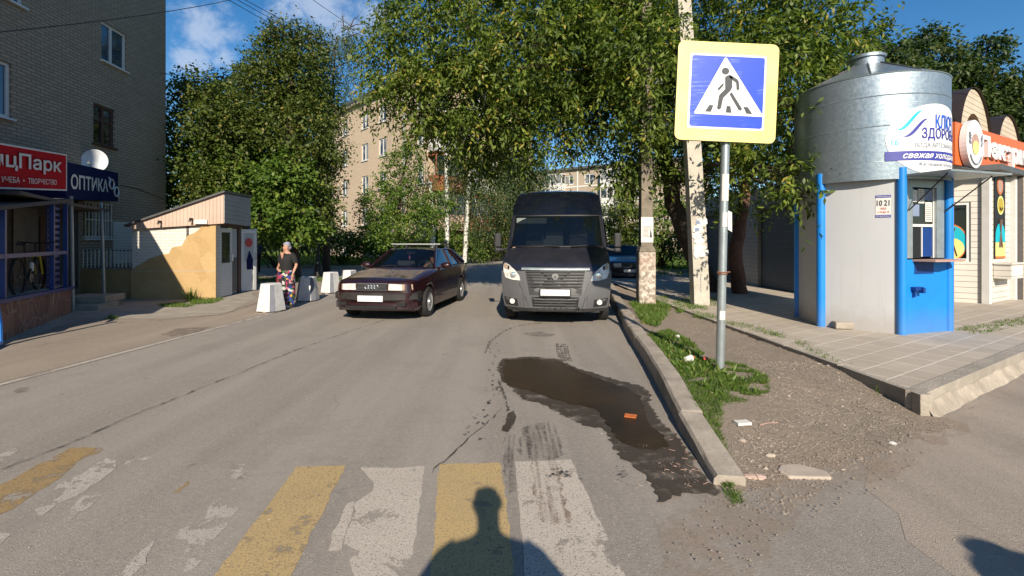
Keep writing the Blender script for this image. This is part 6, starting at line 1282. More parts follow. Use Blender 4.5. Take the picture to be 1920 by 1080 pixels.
def eyes(t, k, z=1.60):
    mb = MB(); [mb.blob((s_1 * .03 * k, -.098 * k, z * k), (.012 * k, .006 * k, .007 * k), 1) for s_1 in (-1, 1)]; mb.build('eyes', 'black', t); mb = MB(); mb.blob((0, -.100 * k, 1.525 * k), (.022 * k, .006 * k, .006 * k), 1); mb.build('mouth', 'letter_red', t)
# woman by the blocks
wl = gnd(538, 577); H = 1.56
w = thing('person', 'woman in black short-sleeved top and bright floral wide trousers standing among the white blocks', 'person', wl, R(-18))
bd, k = figure(w, H, {-1: [(-.29, .05, 1.10), (-.13, -.19, 1.02), (1, -.35, -.35)], 1: [(.24, .08, 1.12), (.20, -.02, .88), (.1, -.2, -1)]}, .085)
eyes(w, k)
mb = MB(); mb.grid(rings([(.93 * k, 0, -.01, .180 * k, .135 * k), (1.02 * k, 0, -.015, .178 * k, .140 * k), (1.12 * k, 0, -.02, .172 * k, .140 * k), (1.22 * k, 0, -.035, .190 * k, .150 * k), (1.31 * k, 0, -.02, .195 * k, .135 * k), (1.38 * k, 0, .005, .185 * k, .100 * k), (1.42 * k, 0, .012, .125 * k, .085 * k), (1.435 * k, 0, .02, .085 * k, .07 * k)]))
for s_1, el_ in ((-1, (-.255, .04, 1.20)), (1, (.225, .055, 1.19))): mb.tube([(s_1 * .13 * k, .01 * k, 1.385 * k), (s_1 * .19 * k, .015 * k, 1.355 * k), Vector(el_) * k], [.075 * k, .078 * k, .072 * k], 12)
mb.build('blouse', 'cloth_black', w, 60)
mb = MB(); mb.prism([(-.055 * k, 1.45 * k), (.055 * k, 1.45 * k), (.0, 1.27 * k)], -.172 * k, -.135 * k, 'y'); mb.build('neckline', 'skin', w)
mb = MB(); mb.grid(rings([(.10, -.115, .0, .115, .12), (.3, -.11, .0, .105, .115), (.6, -.10, 0, .105, .115), (.85, -.085, -.005, .115, .125), (.93 * k, -.05, -.01, .13, .13)]) ); mb.grid(rings([(.10, .115, .0, .115, .12), (.3, .11, .0, .105, .115), (.6, .10, 0, .105, .115), (.85, .085, -.005, .115, .125), (.93 * k, .05, -.01, .13, .13)])); mb.grid(rings([(.72, 0, 0, .17, .118), (.80, 0, -.005, .188, .130), (.90, 0, -.01, .183, .135), (.96 * k, 0, -.012, .168 * k, .130 * k)])); mb.build('trousers', 'floral', w, 60)
mb = MB(); mb.blob((0, .012 * k, 1.645 * k), (.088 * k, .100 * k, .085 * k), 5, 14); mb.blob((0, .05 * k, 1.58 * k), (.085 * k, .06 * k, .08 * k), 6, 12); mb.build('hair', 'hair_grey', w, 60)
mb = MB(); [mb.blob((s_1 * .10, -.06, .045), (.05, .125, .045), 3, 10) for s_1 in (-1, 1)]; mb.build('shoes', 'shoe', w, 60)
t = thing('handbag', 'dark red handbag hanging at the woman\'s side', 'handbag', wl, R(-18)); mb = MB(); mb.box((-.23, .04, .70), (.09, .22, .24), 0, .8); mb.build('bag', 'bag_red', t, None, .02); mb = MB(); mb.tube([(-.23, -.04, .82), (-.24, -.02, 1.0), (-.26, .03, 1.01), (-.24, .10, 1.0), (-.23, .12, .82)], .008, 5); mb.build('strap', 'bag_red', t)
# figure in deep shade behind the shed
t = thing('person', 'figure in blue top and dark trousers standing in deep shade right of the shed door', 'person', gnd(481, 512), R(20))
bd, k = figure(t, 1.66, {-1: [(-.24, .0, 1.12), (-.22, -.08, .88), (0, -.2, -1)], 1: [(.24, 0, 1.12), (.22, -.08, .88), (0, -.2, -1)]})
mb = MB(); mb.grid(rings([(.90, 0, 0, .18, .13), (1.1, 0, 0, .175, .135), (1.28, 0, -.01, .19, .135), (1.36, 0, 0, .18, .1), (1.42, 0, .01, .08, .07)])); [mb.tube([(s_1 * .14, .01, 1.36), (s_1 * .24, .0, 1.14)], [.075, .065], 10) for s_1 in (-1, 1)]; mb.build('shirt', 'cloth_blue', t, 60)
mb = MB(); [mb.grid(rings([(.06, s_1 * .09, 0, .075, .085), (.5, s_1 * .09, 0, .085, .09), (.92, s_1 * .075, 0, .11, .125)])) for s_1 in (-1, 1)]; mb.build('trousers', 'cloth_black', t, 60); mb = MB(); mb.blob((0, .015, 1.62), (.083, .098, .078), 5, 12); mb.build('hair', 'brown_wood', t, 60)
# driver of the red car
ML_ = Matrix.Translation(car_loc) @ Matrix.Rotation(-hd_, 4, 'Z')
t = thing('person', 'driver in a grey shirt at the wheel of the dark red car', 'person', ML_ @ Vector((.37, 1.80, -.31)), -hd_)
Vd = [(0, 0, .86), (0, .03, 1.02), (0, .05, 1.18), (0, .04, 1.33), (0, .02, 1.40), (0, .0, 1.46), (0, .01, 1.52), (0, .015, 1.57)]; Ed = [(i, i + 1) for i in range(7)]; Rd = [(.15, .11), (.15, .11), (.16, .11), (.085, .07), .052, (.062, .07), (.076, .09), (.062, .075)]
for s_1 in (-1, 1):
    b_ = len(Vd); Vd += [(s_1 * .17, .03, 1.30), (s_1 * .25, -.16, 1.12), (s_1 * .17, -.42, 1.24), (s_1 * .14, -.50, 1.28)]; Rd += [.056, .042, .03, .035]; Ed += [(3, b_), (b_, b_ + 1), (b_ + 1, b_ + 2), (b_ + 2, b_ + 3)]
    b_ = len(Vd); Vd += [(s_1 * .11, -.10, .84), (s_1 * .14, -.50, .86), (s_1 * .13, -.75, .55)]; Rd += [.09, .07, .05]; Ed += [(0, b_), (b_, b_ + 1), (b_ + 1, b_ + 2)]
skinned('body', Vd, Ed, Rd, 'skin', t)
mb = MB(); mb.grid(rings([(.86, 0, 0, .18, .13), (1.02, 0, .03, .175, .135), (1.18, 0, .05, .19, .135), (1.29, 0, .04, .18, .1), (1.36, 0, .03, .07, .07)])); mb.build('shirt', 'cloth_grey', t, 60); mb = MB(); mb.blob((0, .03, 1.54), (.083, .095, .075), 5, 12); mb.build('hair', 'brown_wood', t, 60)
# the photographer and an added unseen figure; both cast shadows into the frame
def bystander(label, loc, rz, H, arms, hat=False, hair='brown_wood', wide=1.1):
    t = thing('person', label, 'person', loc, rz); bd, k = figure(t, H, arms, .12, 'skin', wide); eyes(t, k)
    mb = MB(); mb.grid(rings([(.88 * k, 0, 0, .20 * k, .14 * k), (1.1 * k, 0, 0, .20 * k, .14 * k), (1.28 * k, 0, 0, .215 * k, .145 * k), (1.37 * k, 0, 0, .205 * k, .11 * k), (1.43 * k, 0, .01, .09 * k, .075 * k)]))
    for s_1 in (-1, 1): e_ = Vector(arms[s_1][0]) * k; mb.tube([(s_1 * .15 * k, .01, 1.365 * k), Vector((s_1 * .205, .01, 1.33)) * k, e_], [.085 * k, .085 * k, .068 * k], 12)
    mb.build('jacket', 'cloth_grey', t, 60); mb = MB(); [mb.grid(rings([(.06, s_1 * .12 * k, 0, .085, .095), (.5 * k, s_1 * .115 * k, 0, .095, .10), (.92 * k, s_1 * .08 * k, 0, .125, .135)])) for s_1 in (-1, 1)]; mb.build('trousers', 'cloth_blue', t, 60)
    mb = MB(); mb.blob((0, .012 * k, 1.64 * k), (.086 * k, .10 * k, .078 * k), 5, 14); mb.build('hair', hair, t, 60)
    mb = MB(); [mb.blob((s_1 * .125 * k, -.05, .05), (.055, .14, .05), 3, 10) for s_1 in (-1, 1)]; mb.build('shoes', 'black', t, 60)
    if hat: mb = MB(); mb.lathe([(.24, 1.62 * k), (.25, 1.625 * k), (.11, 1.65 * k), (.105, 1.75 * k), (.0, 1.77 * k)], n=28, caps=False); mb.build('sun_hat', 'seat_light', t, 50)  # brim chosen to broaden the added figure's cast shadow
    return t
HP = 1.80; L_ = HP / math.tan(SUN_EL) * math.cos(math.atan(TRX)); yb = 3.10 - L_ - .02; xb = -.166 - TRX * L_
bystander('photographer whose long shadow with raised elbows lies on the crossing stripes', (xb, min(yb, -.22), 0), R(180), HP, {-1: [(-.335, -.03, 1.15), (-.13, -.12, 1.30), (.9, -.3, .6)], 1: [(.335, -.03, 1.15), (.13, -.12, 1.30), (-.9, -.3, .6)]}, wide=1.15)
H2 = 1.72; L2 = H2 * 1.0 / math.tan(SUN_EL)
bystander('companion in a brimmed hat whose shadow enters the bottom right corner', (2.66 + .08, 2.56 - L2 - .15, 0), R(180), H2, {-1: [(-.26, .0, 1.12), (-.24, -.05, .88), (0, -.1, -1)], 1: [(.26, 0, 1.12), (.24, -.05, .88), (0, -.1, -1)]}, True)

# ---------------------------------------------------------------- foliage
def leaf_mesh(name, parent, mat, P, D, U, ln, wd, kind=None, rnd=None):
    """P base points, D directions, U side directions, ln lengths, wd widths: one four-cornered leaf each"""
    n = len(P); V = np.empty((n, 4, 3)); V[:, 0] = P; V[:, 2] = P + D * ln[:, None]; m_ = P + D * (ln * .45)[:, None]; V[:, 1] = m_ + U * (wd * .5)[:, None]; V[:, 3] = m_ - U * (wd * .5)[:, None]
    me = bpy.data.meshes.new(name); me.vertices.add(n * 4); me.vertices.foreach_set('co', V.reshape(-1).astype(np.float32)); me.loops.add(n * 4); me.loops.foreach_set('vertex_index', np.arange(n * 4, dtype=np.int32))
    me.polygons.add(n); me.polygons.foreach_set('loop_start', np.arange(0, n * 4, 4, dtype=np.int32)); me.polygons.foreach_set('loop_total', np.full(n, 4, dtype=np.int32)); me.update(calc_edges=True)
    a_ = me.attributes.new('rnd', 'FLOAT', 'FACE'); a_.data.foreach_set('value', (rnd if rnd is not None else RNG.random(n)).astype(np.float32)); me.materials.append(MATS[mat])
    o = bpy.data.objects.new(name, me); COL.objects.link(o); o.parent = parent
    if kind: o['kind'] = kind
    return o
def nrm(a): return a / np.maximum(1e-6, np.linalg.norm(a, axis=1))[:, None]
def crown(name, parent, mat, lobes, origin, clumps, twigs, leaves, ll, lw, droop=.5, hang=.6, twl=.7, shell=(.55, 1.0), flat=.85, gap=.33, gs=1.3):
    """lobes (centre, radius); clumps per square metre of lobe surface"""
    C = []; O = []
    for c, r_ in lobes:
        n = max(4, int(clumps * 4 * math.pi * r_ * r_ * .5)); d = nrm(RNG.normal(size=(n, 3))); rr = r_ * (shell[0] + (shell[1] - shell[0]) * RNG.random(n) ** .6)
        p = d * rr[:, None] * np.array([1, 1, flat]) + np.array(c); C.append(p); O.append(d)
    C = np.concatenate(C); O = np.concatenate(O)
    q = C * gs; nzv = np.sin(q[:, 0] * 1.7 + 2 * np.sin(q[:, 2] * 1.1)) * np.sin(q[:, 1] * 1.3 + 1.5 * np.sin(q[:, 0])) * np.sin(q[:, 2] * 1.9 + np.sin(q[:, 1] * 1.7)); keep = nzv > -gap; C, O = C[keep], O[keep]
    m = len(C); tone = np.repeat(RNG.normal(0, .22, m), twigs * leaves)
    S = np.repeat(C, twigs, 0) + RNG.normal(0, twl * .22, (m * twigs, 3)); Dt = nrm(np.repeat(O, twigs, 0) * .7 + RNG.normal(0, .62, (m * twigs, 3))); Lt = twl * RNG.uniform(.5, 1.2, m * twigs)
    T = len(S); tt = (np.arange(leaves) + .6) / leaves; tt = np.tile(tt, T); S, Dt, Lt = np.repeat(S, leaves, 0), np.repeat(Dt, leaves, 0), np.repeat(Lt, leaves)
    P = S + Dt * (Lt * tt)[:, None]; P[:, 2] -= droop * Lt * tt ** 2
    sd_ = nrm(np.cross(Dt, RNG.normal(0, 1, Dt.shape))); D = Dt * .45 + sd_ * .75 + RNG.normal(0, .25, Dt.shape); D[:, 2] -= hang; D = nrm(D)
    U = nrm(np.cross(D, RNG.normal(0, .55, D.shape) + np.array([0, -.4, 1.0]))); n = len(P)
    rnd = np.clip(.45 + tone + RNG.normal(0, .22, n), 0, 1); 
    lo = leaf_mesh(name, parent, mat, P - np.array(origin), D, U, ll * RNG.uniform(.65, 1.2, n), lw * RNG.uniform(.7, 1.2, n), None, rnd); return lo
def px_lobes(L_): return [(tuple(at(x, y, Y)), r_ * Y / F) for x, y, Y, r_ in L_]
def trunk(parent, base, pts, radii, lobes, mat, origin, nb=5, limb_from=.45, lr=.35, twig_seed=1, inner=True):
    rg = random.Random(twig_seed); mb = MB(); o = Vector(origin); pts = [Vector(p) - o for p in pts]; jp = []; jr = []
    for a, b, ra, rb in zip(pts[:-1], pts[1:], radii[:-1], radii[1:]):
        for j in range(4): f_ = j / 4; jp.append(a + (b - a) * f_ + Vector((rg.gauss(0, ra * .12), rg.gauss(0, ra * .12), 0))); jr.append(ra + (rb - ra) * f_)
    jp.append(pts[-1]); jr.append(radii[-1]); mb.tube(jp, jr, 12)
    n = len(jp)
    for i, (c, r_) in enumerate(lobes):
        c = Vector(c) - o; cand = [q for q in range(int(n * limb_from), n) if jp[q].z < c.z + .5] or [int(n * limb_from)]; s_i = min(cand, key=lambda q: (jp[q] - c).length + abs(q - n * .7) * .05); s_p = jp[s_i]; d_ = c - s_p
        rad = min(jr[s_i] * .6, lr * .03 * max(1.0, d_.length)); m1 = s_p + d_ * .35 + Vector((0, 0, d_.length * .10)); m2 = s_p + d_ * .7 + Vector((rg.gauss(0, .1), rg.gauss(0, .1), d_.length * .08)); mb.tube([s_p, m1, m2, c], [rad, rad * .75, rad * .5, rad * .25], 6)
        for j in range(nb):
            dd = Vector((rg.gauss(0, 1), rg.gauss(0, 1), rg.gauss(.1, .8))).normalized() * r_ * rg.uniform(.7, 1.0); st_p = m2 + (c - m2) * rg.random(); e_ = c + dd; mm_ = (st_p + e_) / 2 + Vector((rg.gauss(0, .08), rg.gauss(0, .08), .08)) * r_; mb.tube([st_p, mm_, e_], [rad * .32, rad * .2, .006], 4, False)
    return mb.build('trunk', mat, parent, 50)
def tree(name, label, lobes_px, base, tpts, tr, bark_, leafm, spec, grp=None, cat='tree', nb=5, lf=.45):
    lb_ = px_lobes(lobes_px); t = thing(name, label, cat, base, 0, grp); trunk(t, base, [base] + tpts, tr, lb_, bark_, base, nb, lf, twig_seed=len(label)); crown('crown', t, leafm, lb_, tuple(base), **spec); return t
big = [(745, 120, 12, 75), (730, 185, 11.8, 45), (765, 50, 12.2, 55), (850, 60, 12, 120), (830, 170, 11.5, 95), (905, 205, 12, 105), (1000, 90, 11.2, 140), (1020, 225, 12, 95), (1120, 60, 12, 150), (1130, 200, 12, 105), (1215, 110, 11.8, 125), (1200, 300, 11.6, 60), (1165, 335, 11.4, 34),
       (1260, 270, 12.4, 80), (1360, 60, 12, 140), (1385, 240, 11.9, 100), (1450, 110, 9.6, 105), (1455, 240, 9.2, 78), (1420, 320, 9.2, 52), (1500, 185, 8.6, 42), (1492, 335, 8.2, 34), (1530, 130, 9.6, 40), (1525, 205, 8.5, 30), (1512, 372, 8.2, 22), (1205, 120, 10.3, 80), (1222, 215, 10.3, 52), (1160, 40, 10.6, 80), (1190, 270, 10.5, 34), (1400, 355, 9.6, 36), (1340, 325, 12.2, 55), (895, 290, 13.6, 52), (815, 240, 12.4, 42), (975, 292, 13.6, 36),
       (1560, 75, 9.8, 75), (1600, 110, 10.5, 60), (880, -90, 12.4, 150), (1080, -120, 12.4, 180), (1290, -140, 12.6, 170), (1480, -60, 10, 120), (1440, 340, 10.8, 45), (1290, 190, 13.5, 120), (1100, 130, 13.8, 140), (950, 150, 13.8, 120), (1400, 150, 12.5, 130)]
bt = gnd(1335, 552, .1)
tree('box_elder_tree', 'large spreading tree with drooping leaves over the van and sign', big, bt, [at(1300, 480, 13.0), at(1262, 380, 12.6), at(1235, 250, 12.2), at(1220, 60, 12), at(1200, -100, 12)], [.27, .24, .21, .18, .13, .06], 'bark', 'leaf_maple', dict(clumps=15, twigs=5, leaves=7, ll=.15, lw=.056, droop=.42, hang=.48, twl=.5, gap=.24, gs=1.6, shell=(.35, 1)), nb=6)
tree('box_elder_tree', 'second dark trunk with reddish bark standing before the roller shutter', [(1400, 240, 12.6, 70), (1440, 300, 12.6, 60), (1350, 380, 13.4, 34)], gnd(1388, 556, .1), [at(1378, 480, 12.2), at(1392, 400, 12.4), at(1405, 280, 12.5)], [.2, .17, .15, .08], 'bark_red', 'leaf_maple', dict(clumps=9, twigs=5, leaves=6, ll=.12, lw=.042, droop=.6, hang=.8, twl=.55), nb=4)
SPF = dict(twigs=4, leaves=6, droop=.35, hang=.45)
tree('broadleaf_tree', 'bushy tree at the foot of the brick building, left of the tall one', [(352, 215, 19, 50), (400, 250, 18.6, 60), (350, 320, 18.6, 50), (400, 340, 18.2, 58), (378, 172, 19, 34), (440, 240, 19, 50), (340, 385, 18.6, 42), (335, 260, 19, 40), (350, 160, 19, 18), (400, 190, 19, 34)], gnd(378, 530), [at(380, 420, 18.4), at(388, 300, 18.6), at(388, 200, 18.8)], [.28, .22, .16, .06], 'bark', 'leaf_dark', dict(clumps=17, ll=.155, lw=.095, twl=.7, gap=.30, gs=1.5, shell=(.3, 1), **SPF))
tree('broadleaf_tree', 'tallest leafy tree left of the tan building, top against the clouds', [(535, 75, 21.5, 38), (505, 105, 21.5, 34), (572, 95, 22, 40), (548, 155, 21.5, 70), (490, 180, 21.5, 56), (582, 180, 22, 42), (460, 225, 21, 48), (555, 260, 20.5, 85), (480, 300, 20.5, 70), (582, 290, 21, 46), (500, 375, 20, 55), (570, 385, 20, 52), (432, 175, 22, 30), (418, 205, 22, 28), (592, 350, 21, 36), (600, 400, 21, 32), (470, 140, 22, 28), (523, 58, 21.5, 14), (556, 62, 21.5, 13), (590, 62, 22, 15), (440, 135, 21.5, 14), (415, 170, 21.5, 14), (570, 200, 23, 60), (500, 260, 23, 70), (560, 330, 22.5, 70), (430, 320, 22, 50)], gnd(548, 522), [at(548, 440, 20.5), at(540, 330, 21), at(545, 200, 21.2), at(550, 80, 21.5)], [.30, .26, .2, .14, .05], 'bark', 'leaf_dark', dict(clumps=17, ll=.155, lw=.095, twl=.7, gap=.30, gs=1.5, shell=(.3, 1), **SPF))
tree('maple_tree', 'low dense tree overhanging the small shed and the woman', [(430, 390, 18.5, 48), (490, 405, 18, 40), (545, 410, 18.5, 38), (400, 300, 19, 55), (455, 330, 18.8, 60), (530, 340, 18.8, 58), (345, 340, 19, 50), (585, 425, 19.5, 24)], gnd(470, 532), [at(465, 440, 18.3), at(462, 350, 18.8), at(460, 280, 19)], [.22, .2, .14, .06], 'bark', 'leaf_fresh', dict(clumps=13, ll=.18, lw=.115, twl=.5, gap=.5, gs=1.2, shell=(.3, 1), **SPF))
# birch with hanging branches beside the tall tree
tree('birch_tree', 'birch with hanging branches and bare twigs right of the tallest left tree', [(628, 90, 24, 30), (636, 62, 24, 20), (618, 140, 24, 34), (626, 185, 24, 26), (648, 78, 24, 15), (608, 215, 24, 26), (600, 110, 24, 30)], gnd(612, 512), [at(615, 400, 24), at(622, 200, 24), at(630, 70, 24)], [.2, .14, .06, .02], 'bark', 'leaf_birch', dict(clumps=12, twigs=4, leaves=10, ll=.11, lw=.065, droop=1.6, hang=1.4, twl=1.1, gap=.45, gs=1))
mb = MB(); rg = random.Random(9)
t = bpy.data.objects[[o.name for o in bpy.data.objects if o.name.startswith('birch_tree')][0]]
for x1, y1, x2, y2 in ((640, 60, 695, 45), (650, 70, 690, 70), (635, 110, 688, 120), (632, 125, 680, 118), (645, 52, 640, 30), (655, 55, 672, 30), (640, 75, 668, 95)):
    a, b = at(x1, y1, 24) - t.location, at(x2, y2, 24) - t.location; m1 = (a + b) / 2 + Vector((0, 0, .18)); mb.tube([a, m1, b], [.035, .022, .008], 4); [mb.tube([m1 + (b - m1) * f_, m1 + (b - m1) * f_ + Vector((rg.uniform(-.1, .6), 0, rg.uniform(-.5, .5)))], [.012, .004], 3) for f_ in (0, .3, .6, .85)]
mb.build('bare_branches', 'bark', t)
tree('young_tree', 'light green young tree in front of the tan building', [(742, 340, 27, 30), (708, 390, 27, 32), (765, 385, 27, 38), (725, 425, 26.5, 38), (800, 410, 27, 28), (765, 300, 27, 24), (772, 278, 27, 13), (735, 300, 27, 10), (690, 365, 27, 12), (820, 380, 27.5, 24)], gnd(745, 503), [at(747, 430, 27), at(752, 340, 27), at(768, 280, 27)], [.12, .10, .07, .03], 'bark', 'leaf_fresh', dict(clumps=14, ll=.17, lw=.09, twl=.6, gap=.5, gs=1.2, twigs=4, leaves=6, droop=.2, hang=.3))
for i, (bx, by, pts, lob, lab) in enumerate(((812, 493, [(812, 455), (811, 400), (806, 340)], [(806, 350, 30, 22), (790, 330, 30, 18)], 'leftmost slim white birch, rising behind the roof bars'), (838, 488, [(838, 430), (837, 330), (836, 258), (838, 210)], [(850, 300, 33, 28), (862, 350, 33, 24), (846, 250, 33, 20), (880, 310, 33, 22)], 'middle birch with the longest clean white trunk'), (872, 487, [(874, 430), (878, 360), (884, 300)], [(900, 330, 33, 32), (890, 290, 33, 26), (915, 370, 33, 28), (905, 420, 33, 24)], 'rightmost birch with drooping foliage left of the van'))):
    Y = lob[0][2]; base = at(bx, by, Y); base.z = .1
    tree('birch_tree', lab, lob, base, [at(x, y, Y) for x, y in pts], [.16, .15, .13, .10, .05][:len(pts) + 1], 'birch_bark', 'leaf_birch', dict(clumps=10, twigs=4, leaves=8, ll=.13, lw=.08, droop=1.3, hang=1.1, twl=1.2, gap=.3, gs=.8), 'slim birches in front of the balconies', nb=3, lf=.7)
tree('willow_tree', 'tall tree with hanging dark foliage directly behind the van roof', [(985, 320, 38, 34), (955, 340, 38, 30), (1010, 345, 38, 26), (965, 390, 38, 34), (1000, 400, 38, 30), (940, 420, 38, 24), (975, 280, 38, 26), (930, 300, 39, 30)], Vector((at(990, 480, 38).x, 38, .1)), [at(990, 420, 38), at(988, 340, 38), at(980, 290, 38)], [.3, .26, .2, .1], 'bark', 'leaf_birch', dict(clumps=7, twigs=4, leaves=9, ll=.2, lw=.10, droop=1.5, hang=1.2, twl=1.6, gap=.3, gs=.6))
for lob, b, lab in (([(1650, 140, 22, 62), (1690, 110, 22, 42), (1620, 200, 22, 60), (1700, 190, 22, 60), (1660, 250, 22, 60), (1590, 280, 22, 60), (1640, 60, 22, 22)], (1650, 520), 'dark green tree directly behind the kiosk tank'), ([(1750, 95, 24, 40), (1775, 140, 24, 55), (1730, 180, 24, 55), (1790, 210, 24, 55), (1760, 250, 24, 55), (1735, 75, 24, 20)], (1765, 515), 'dark green tree between the tank and the bakery arches'), ([(1845, 100, 24, 36), (1860, 150, 24, 52), (1880, 200, 24, 55), (1825, 200, 24, 50), (1910, 260, 24, 60), (1875, 75, 24, 16), (1940, 190, 24, 40), (1830, 260, 24, 50)], (1865, 515), 'rightmost dark green tree above the bakery roof')):
    base = gnd(*b, .15); Y = lob[0][2]; base = Vector((at(b[0], 500, Y).x, Y, .15)); c_ = lob[0]; tree('broadleaf_tree', lab, lob, base, [at(b[0], 350, Y), at(b[0] - 5, 230, Y), at(b[0], 120, Y)], [.3, .24, .18, .06], 'bark', 'leaf_right', dict(clumps=11, ll=.22, lw=.13, twl=.6, gap=.5, gs=1.0, shell=(.3, 1), **SPF), 'dark trees behind the kiosk and bakery')
def bush(label, lobes, mat='leaf_fresh', base=None, cl=15, ll=.18, name='bush', gap=.25, bk_='bark'):
    lb_ = px_lobes(lobes); Y = lobes[0][2]; b_ = base or Vector((at(lobes[0][0], 480, Y).x, Y, .1)); t = thing(name, label, 'bush', b_, 0, 'bushes along the far verge' if not base else None)
    mb = MB(); rg = random.Random(len(label))
    for c, r_ in lb_:
        for _ in range(4): e_ = Vector(c) - b_ + Vector((rg.gauss(0, .4), rg.gauss(0, .4), rg.gauss(0, .3))) * r_; mb.tube([(rg.gauss(0, .15), rg.gauss(0, .15), 0), e_ * .5 + Vector((rg.gauss(0, .1), 0, .1)), e_], [.035, .022, .008], 4)
    mb.build('stems', bk_, t); crown('foliage', t, mat, lb_, tuple(b_), clumps=cl, twigs=4, leaves=6, ll=ll, lw=ll * .55, droop=.25, hang=.4, twl=.6, gap=gap, gs=1.0, shell=(.3, 1)); return t
bush('bright bush left of the dark red car, beyond the side street', [(640, 462, 31, 26), (610, 470, 31, 18), (665, 455, 31, 24), (625, 440, 32, 18)])
bush('bush directly above the dark red car roof', [(715, 455, 31, 28), (690, 462, 31, 22), (745, 450, 31, 28), (775, 455, 31, 26), (700, 440, 32, 24)], 'leaf_fresh')
bush('bush below the birch trunks right of the dark red car', [(850, 450, 34, 26), (820, 460, 34, 22), (880, 455, 34, 24), (860, 430, 35, 20), (895, 465, 34, 18), (840, 472, 33.5, 16)], 'leaf_fresh')
bush('bush touching the left mirror of the van', [(925, 455, 38, 24), (945, 440, 38, 26), (910, 468, 38, 18), (960, 465, 38, 22)], 'leaf_dark')
bush('dark bush right of the van under the large tree', [(1150, 440, 27, 36), (1175, 410, 27, 34), (1130, 470, 27, 22), (1190, 450, 27, 30), (1160, 380, 28, 28)], 'leaf_dark', gap=.2)
bush('bush between the two concrete poles', [(1240, 430, 24, 34), (1265, 400, 24, 34), (1225, 460, 24, 26), (1275, 450, 24, 30), (1250, 370, 24, 30)], 'leaf_fresh', gap=.2)
bush('low dark hedge behind the woman', [(520, 445, 27, 24), (560, 450, 27, 24), (480, 450, 27, 24), (600, 440, 28, 24), (440, 445, 27, 30)], 'leaf_dark')
bush('dark hedge right of the taller concrete pole', [(1300, 450, 22, 34), (1340, 440, 22, 36), (1320, 400, 22, 34), (1370, 420, 22, 30)], 'leaf_dark')
# far wooded backdrop behind everything
lb_ = [((x, 105 + 8 * math.sin(x * .3), 4.5 + 1.2 * math.sin(x * .17)), 6.5) for x in range(-130, 140, 8)]; tag(crown('distant_woods', None, 'leaf_dark', lb_, (0, 0, 0), clumps=.16, twigs=5, leaves=7, ll=.8, lw=.5, twl=2.2, gap=.5, gs=.2), kind='stuff')

# ---------------------------------------------------------------- grass, weeds, gravel
def inpoly(p, poly):
    c = False; n = len(poly)
    for i in range(n):
        a, b = poly[i], poly[(i + 1) % n]
        if (a[1] > p[1]) != (b[1] > p[1]) and p[0] < (b[0] - a[0]) * (p[1] - a[1]) / (b[1] - a[1]) + a[0]: c = not c
    return c
def blades(name, polys, n, h, w, zf, seed=1, lean=.5, patch=0.0, leafy=0):
    rg = random.Random(seed); pts = []; A_ = []
    for P_ in polys:
        x0, x1 = min(p[0] for p in P_), max(p[0] for p in P_); y0, y1 = min(p[1] for p in P_), max(p[1] for p in P_); a_ = (x1 - x0) * (y1 - y0); k = int(n * a_)
        for _ in range(k):
            x, y = rg.uniform(x0, x1), rg.uniform(y0, y1)
            if inpoly((x, y), P_) and math.sin(x * 9 + 2 * math.sin(y * 7)) * math.sin(y * 8 + x * 3) > -1 + patch: pts.append((x, y, zf(x, y)))
    P = np.array(pts); m = len(P); D = nrm(np.concatenate([RNG.normal(0, lean, (m, 2)), np.ones((m, 1))], 1)); U = nrm(np.cross(D, RNG.normal(0, 1, (m, 3))))
    return tag(leaf_mesh(name, None, 'blade', P, D, U, h * RNG.uniform(.4, 1.3, m), w * RNG.uniform(.6, 1.3, m)), kind='stuff')
pp2 = lambda L_, z=.12: [tuple(gnd(x, y, z)[:2]) for x, y in L_]
zv = lambda x, y: max(0, verge_z(x, y)) - .01
blades('grass', [pp2([(1215, 628), (1255, 622), (1300, 650), (1330, 680), (1395, 690), (1440, 715), (1442, 740), (1400, 752), (1355, 760), (1350, 800), (1372, 850), (1392, 905), (1372, 912), (1352, 870), (1318, 790), (1283, 722), (1245, 690), (1225, 655)])], 26000, .045, .0045, zv, 3, .9, .5)
blades('weeds', [pp2([(1218, 632), (1290, 640), (1330, 690), (1430, 712), (1430, 742), (1340, 750), (1290, 720)]), pp2([(1185, 578), (1240, 565), (1255, 585), (1235, 615), (1205, 612)]), pp2([(1262, 572), (1320, 562), (1325, 585), (1270, 592)])], 900, .09, .020, zv, 5, .7, .5)
blades('weeds', [pp2([(1180, 572), (1250, 560), (1258, 585), (1232, 620), (1205, 610)]), pp2([(1260, 570), (1325, 560), (1325, 588), (1268, 590)]), pp2([(1325, 565), (1350, 562), (1350, 580), (1325, 582)])], 1500, .11, .011, zv, 6, .65, .45)
blades('grass', [pp2([(1300, 590), (1345, 600), (1345, 608), (1300, 600)]), pp2([(1365, 612), (1400, 616), (1475, 640), (1470, 647), (1400, 628), (1362, 618)]), pp2([(1500, 648), (1560, 682), (1600, 697), (1590, 700), (1550, 690), (1490, 655)]), pp2([(1640, 712), (1678, 722), (1674, 738), (1645, 730)])], 2600, .10, .008, zv, 7, .6)
gl_ = [(3.3 + i, 0) for i in range(1)]
blades('grass', [[(6.95, 7.15), (9.2, 8.35), (11, 9.5), (11, 9.75), (9.1, 8.7), (6.95, 7.6)]], 1400, .05, .008, lambda x, y: .19, 8, .8, .4)
blades('grass', [pp2([(298, 573), (330, 569), (365, 574), (350, 577), (305, 577)], 0), pp2([(345, 560), (380, 553), (420, 562), (400, 570), (360, 572)], 0), pp2([(205, 594), (218, 596), (222, 600), (195, 600)], 0)], 1600, .09, .012, lambda x, y: .0, 9, .8)
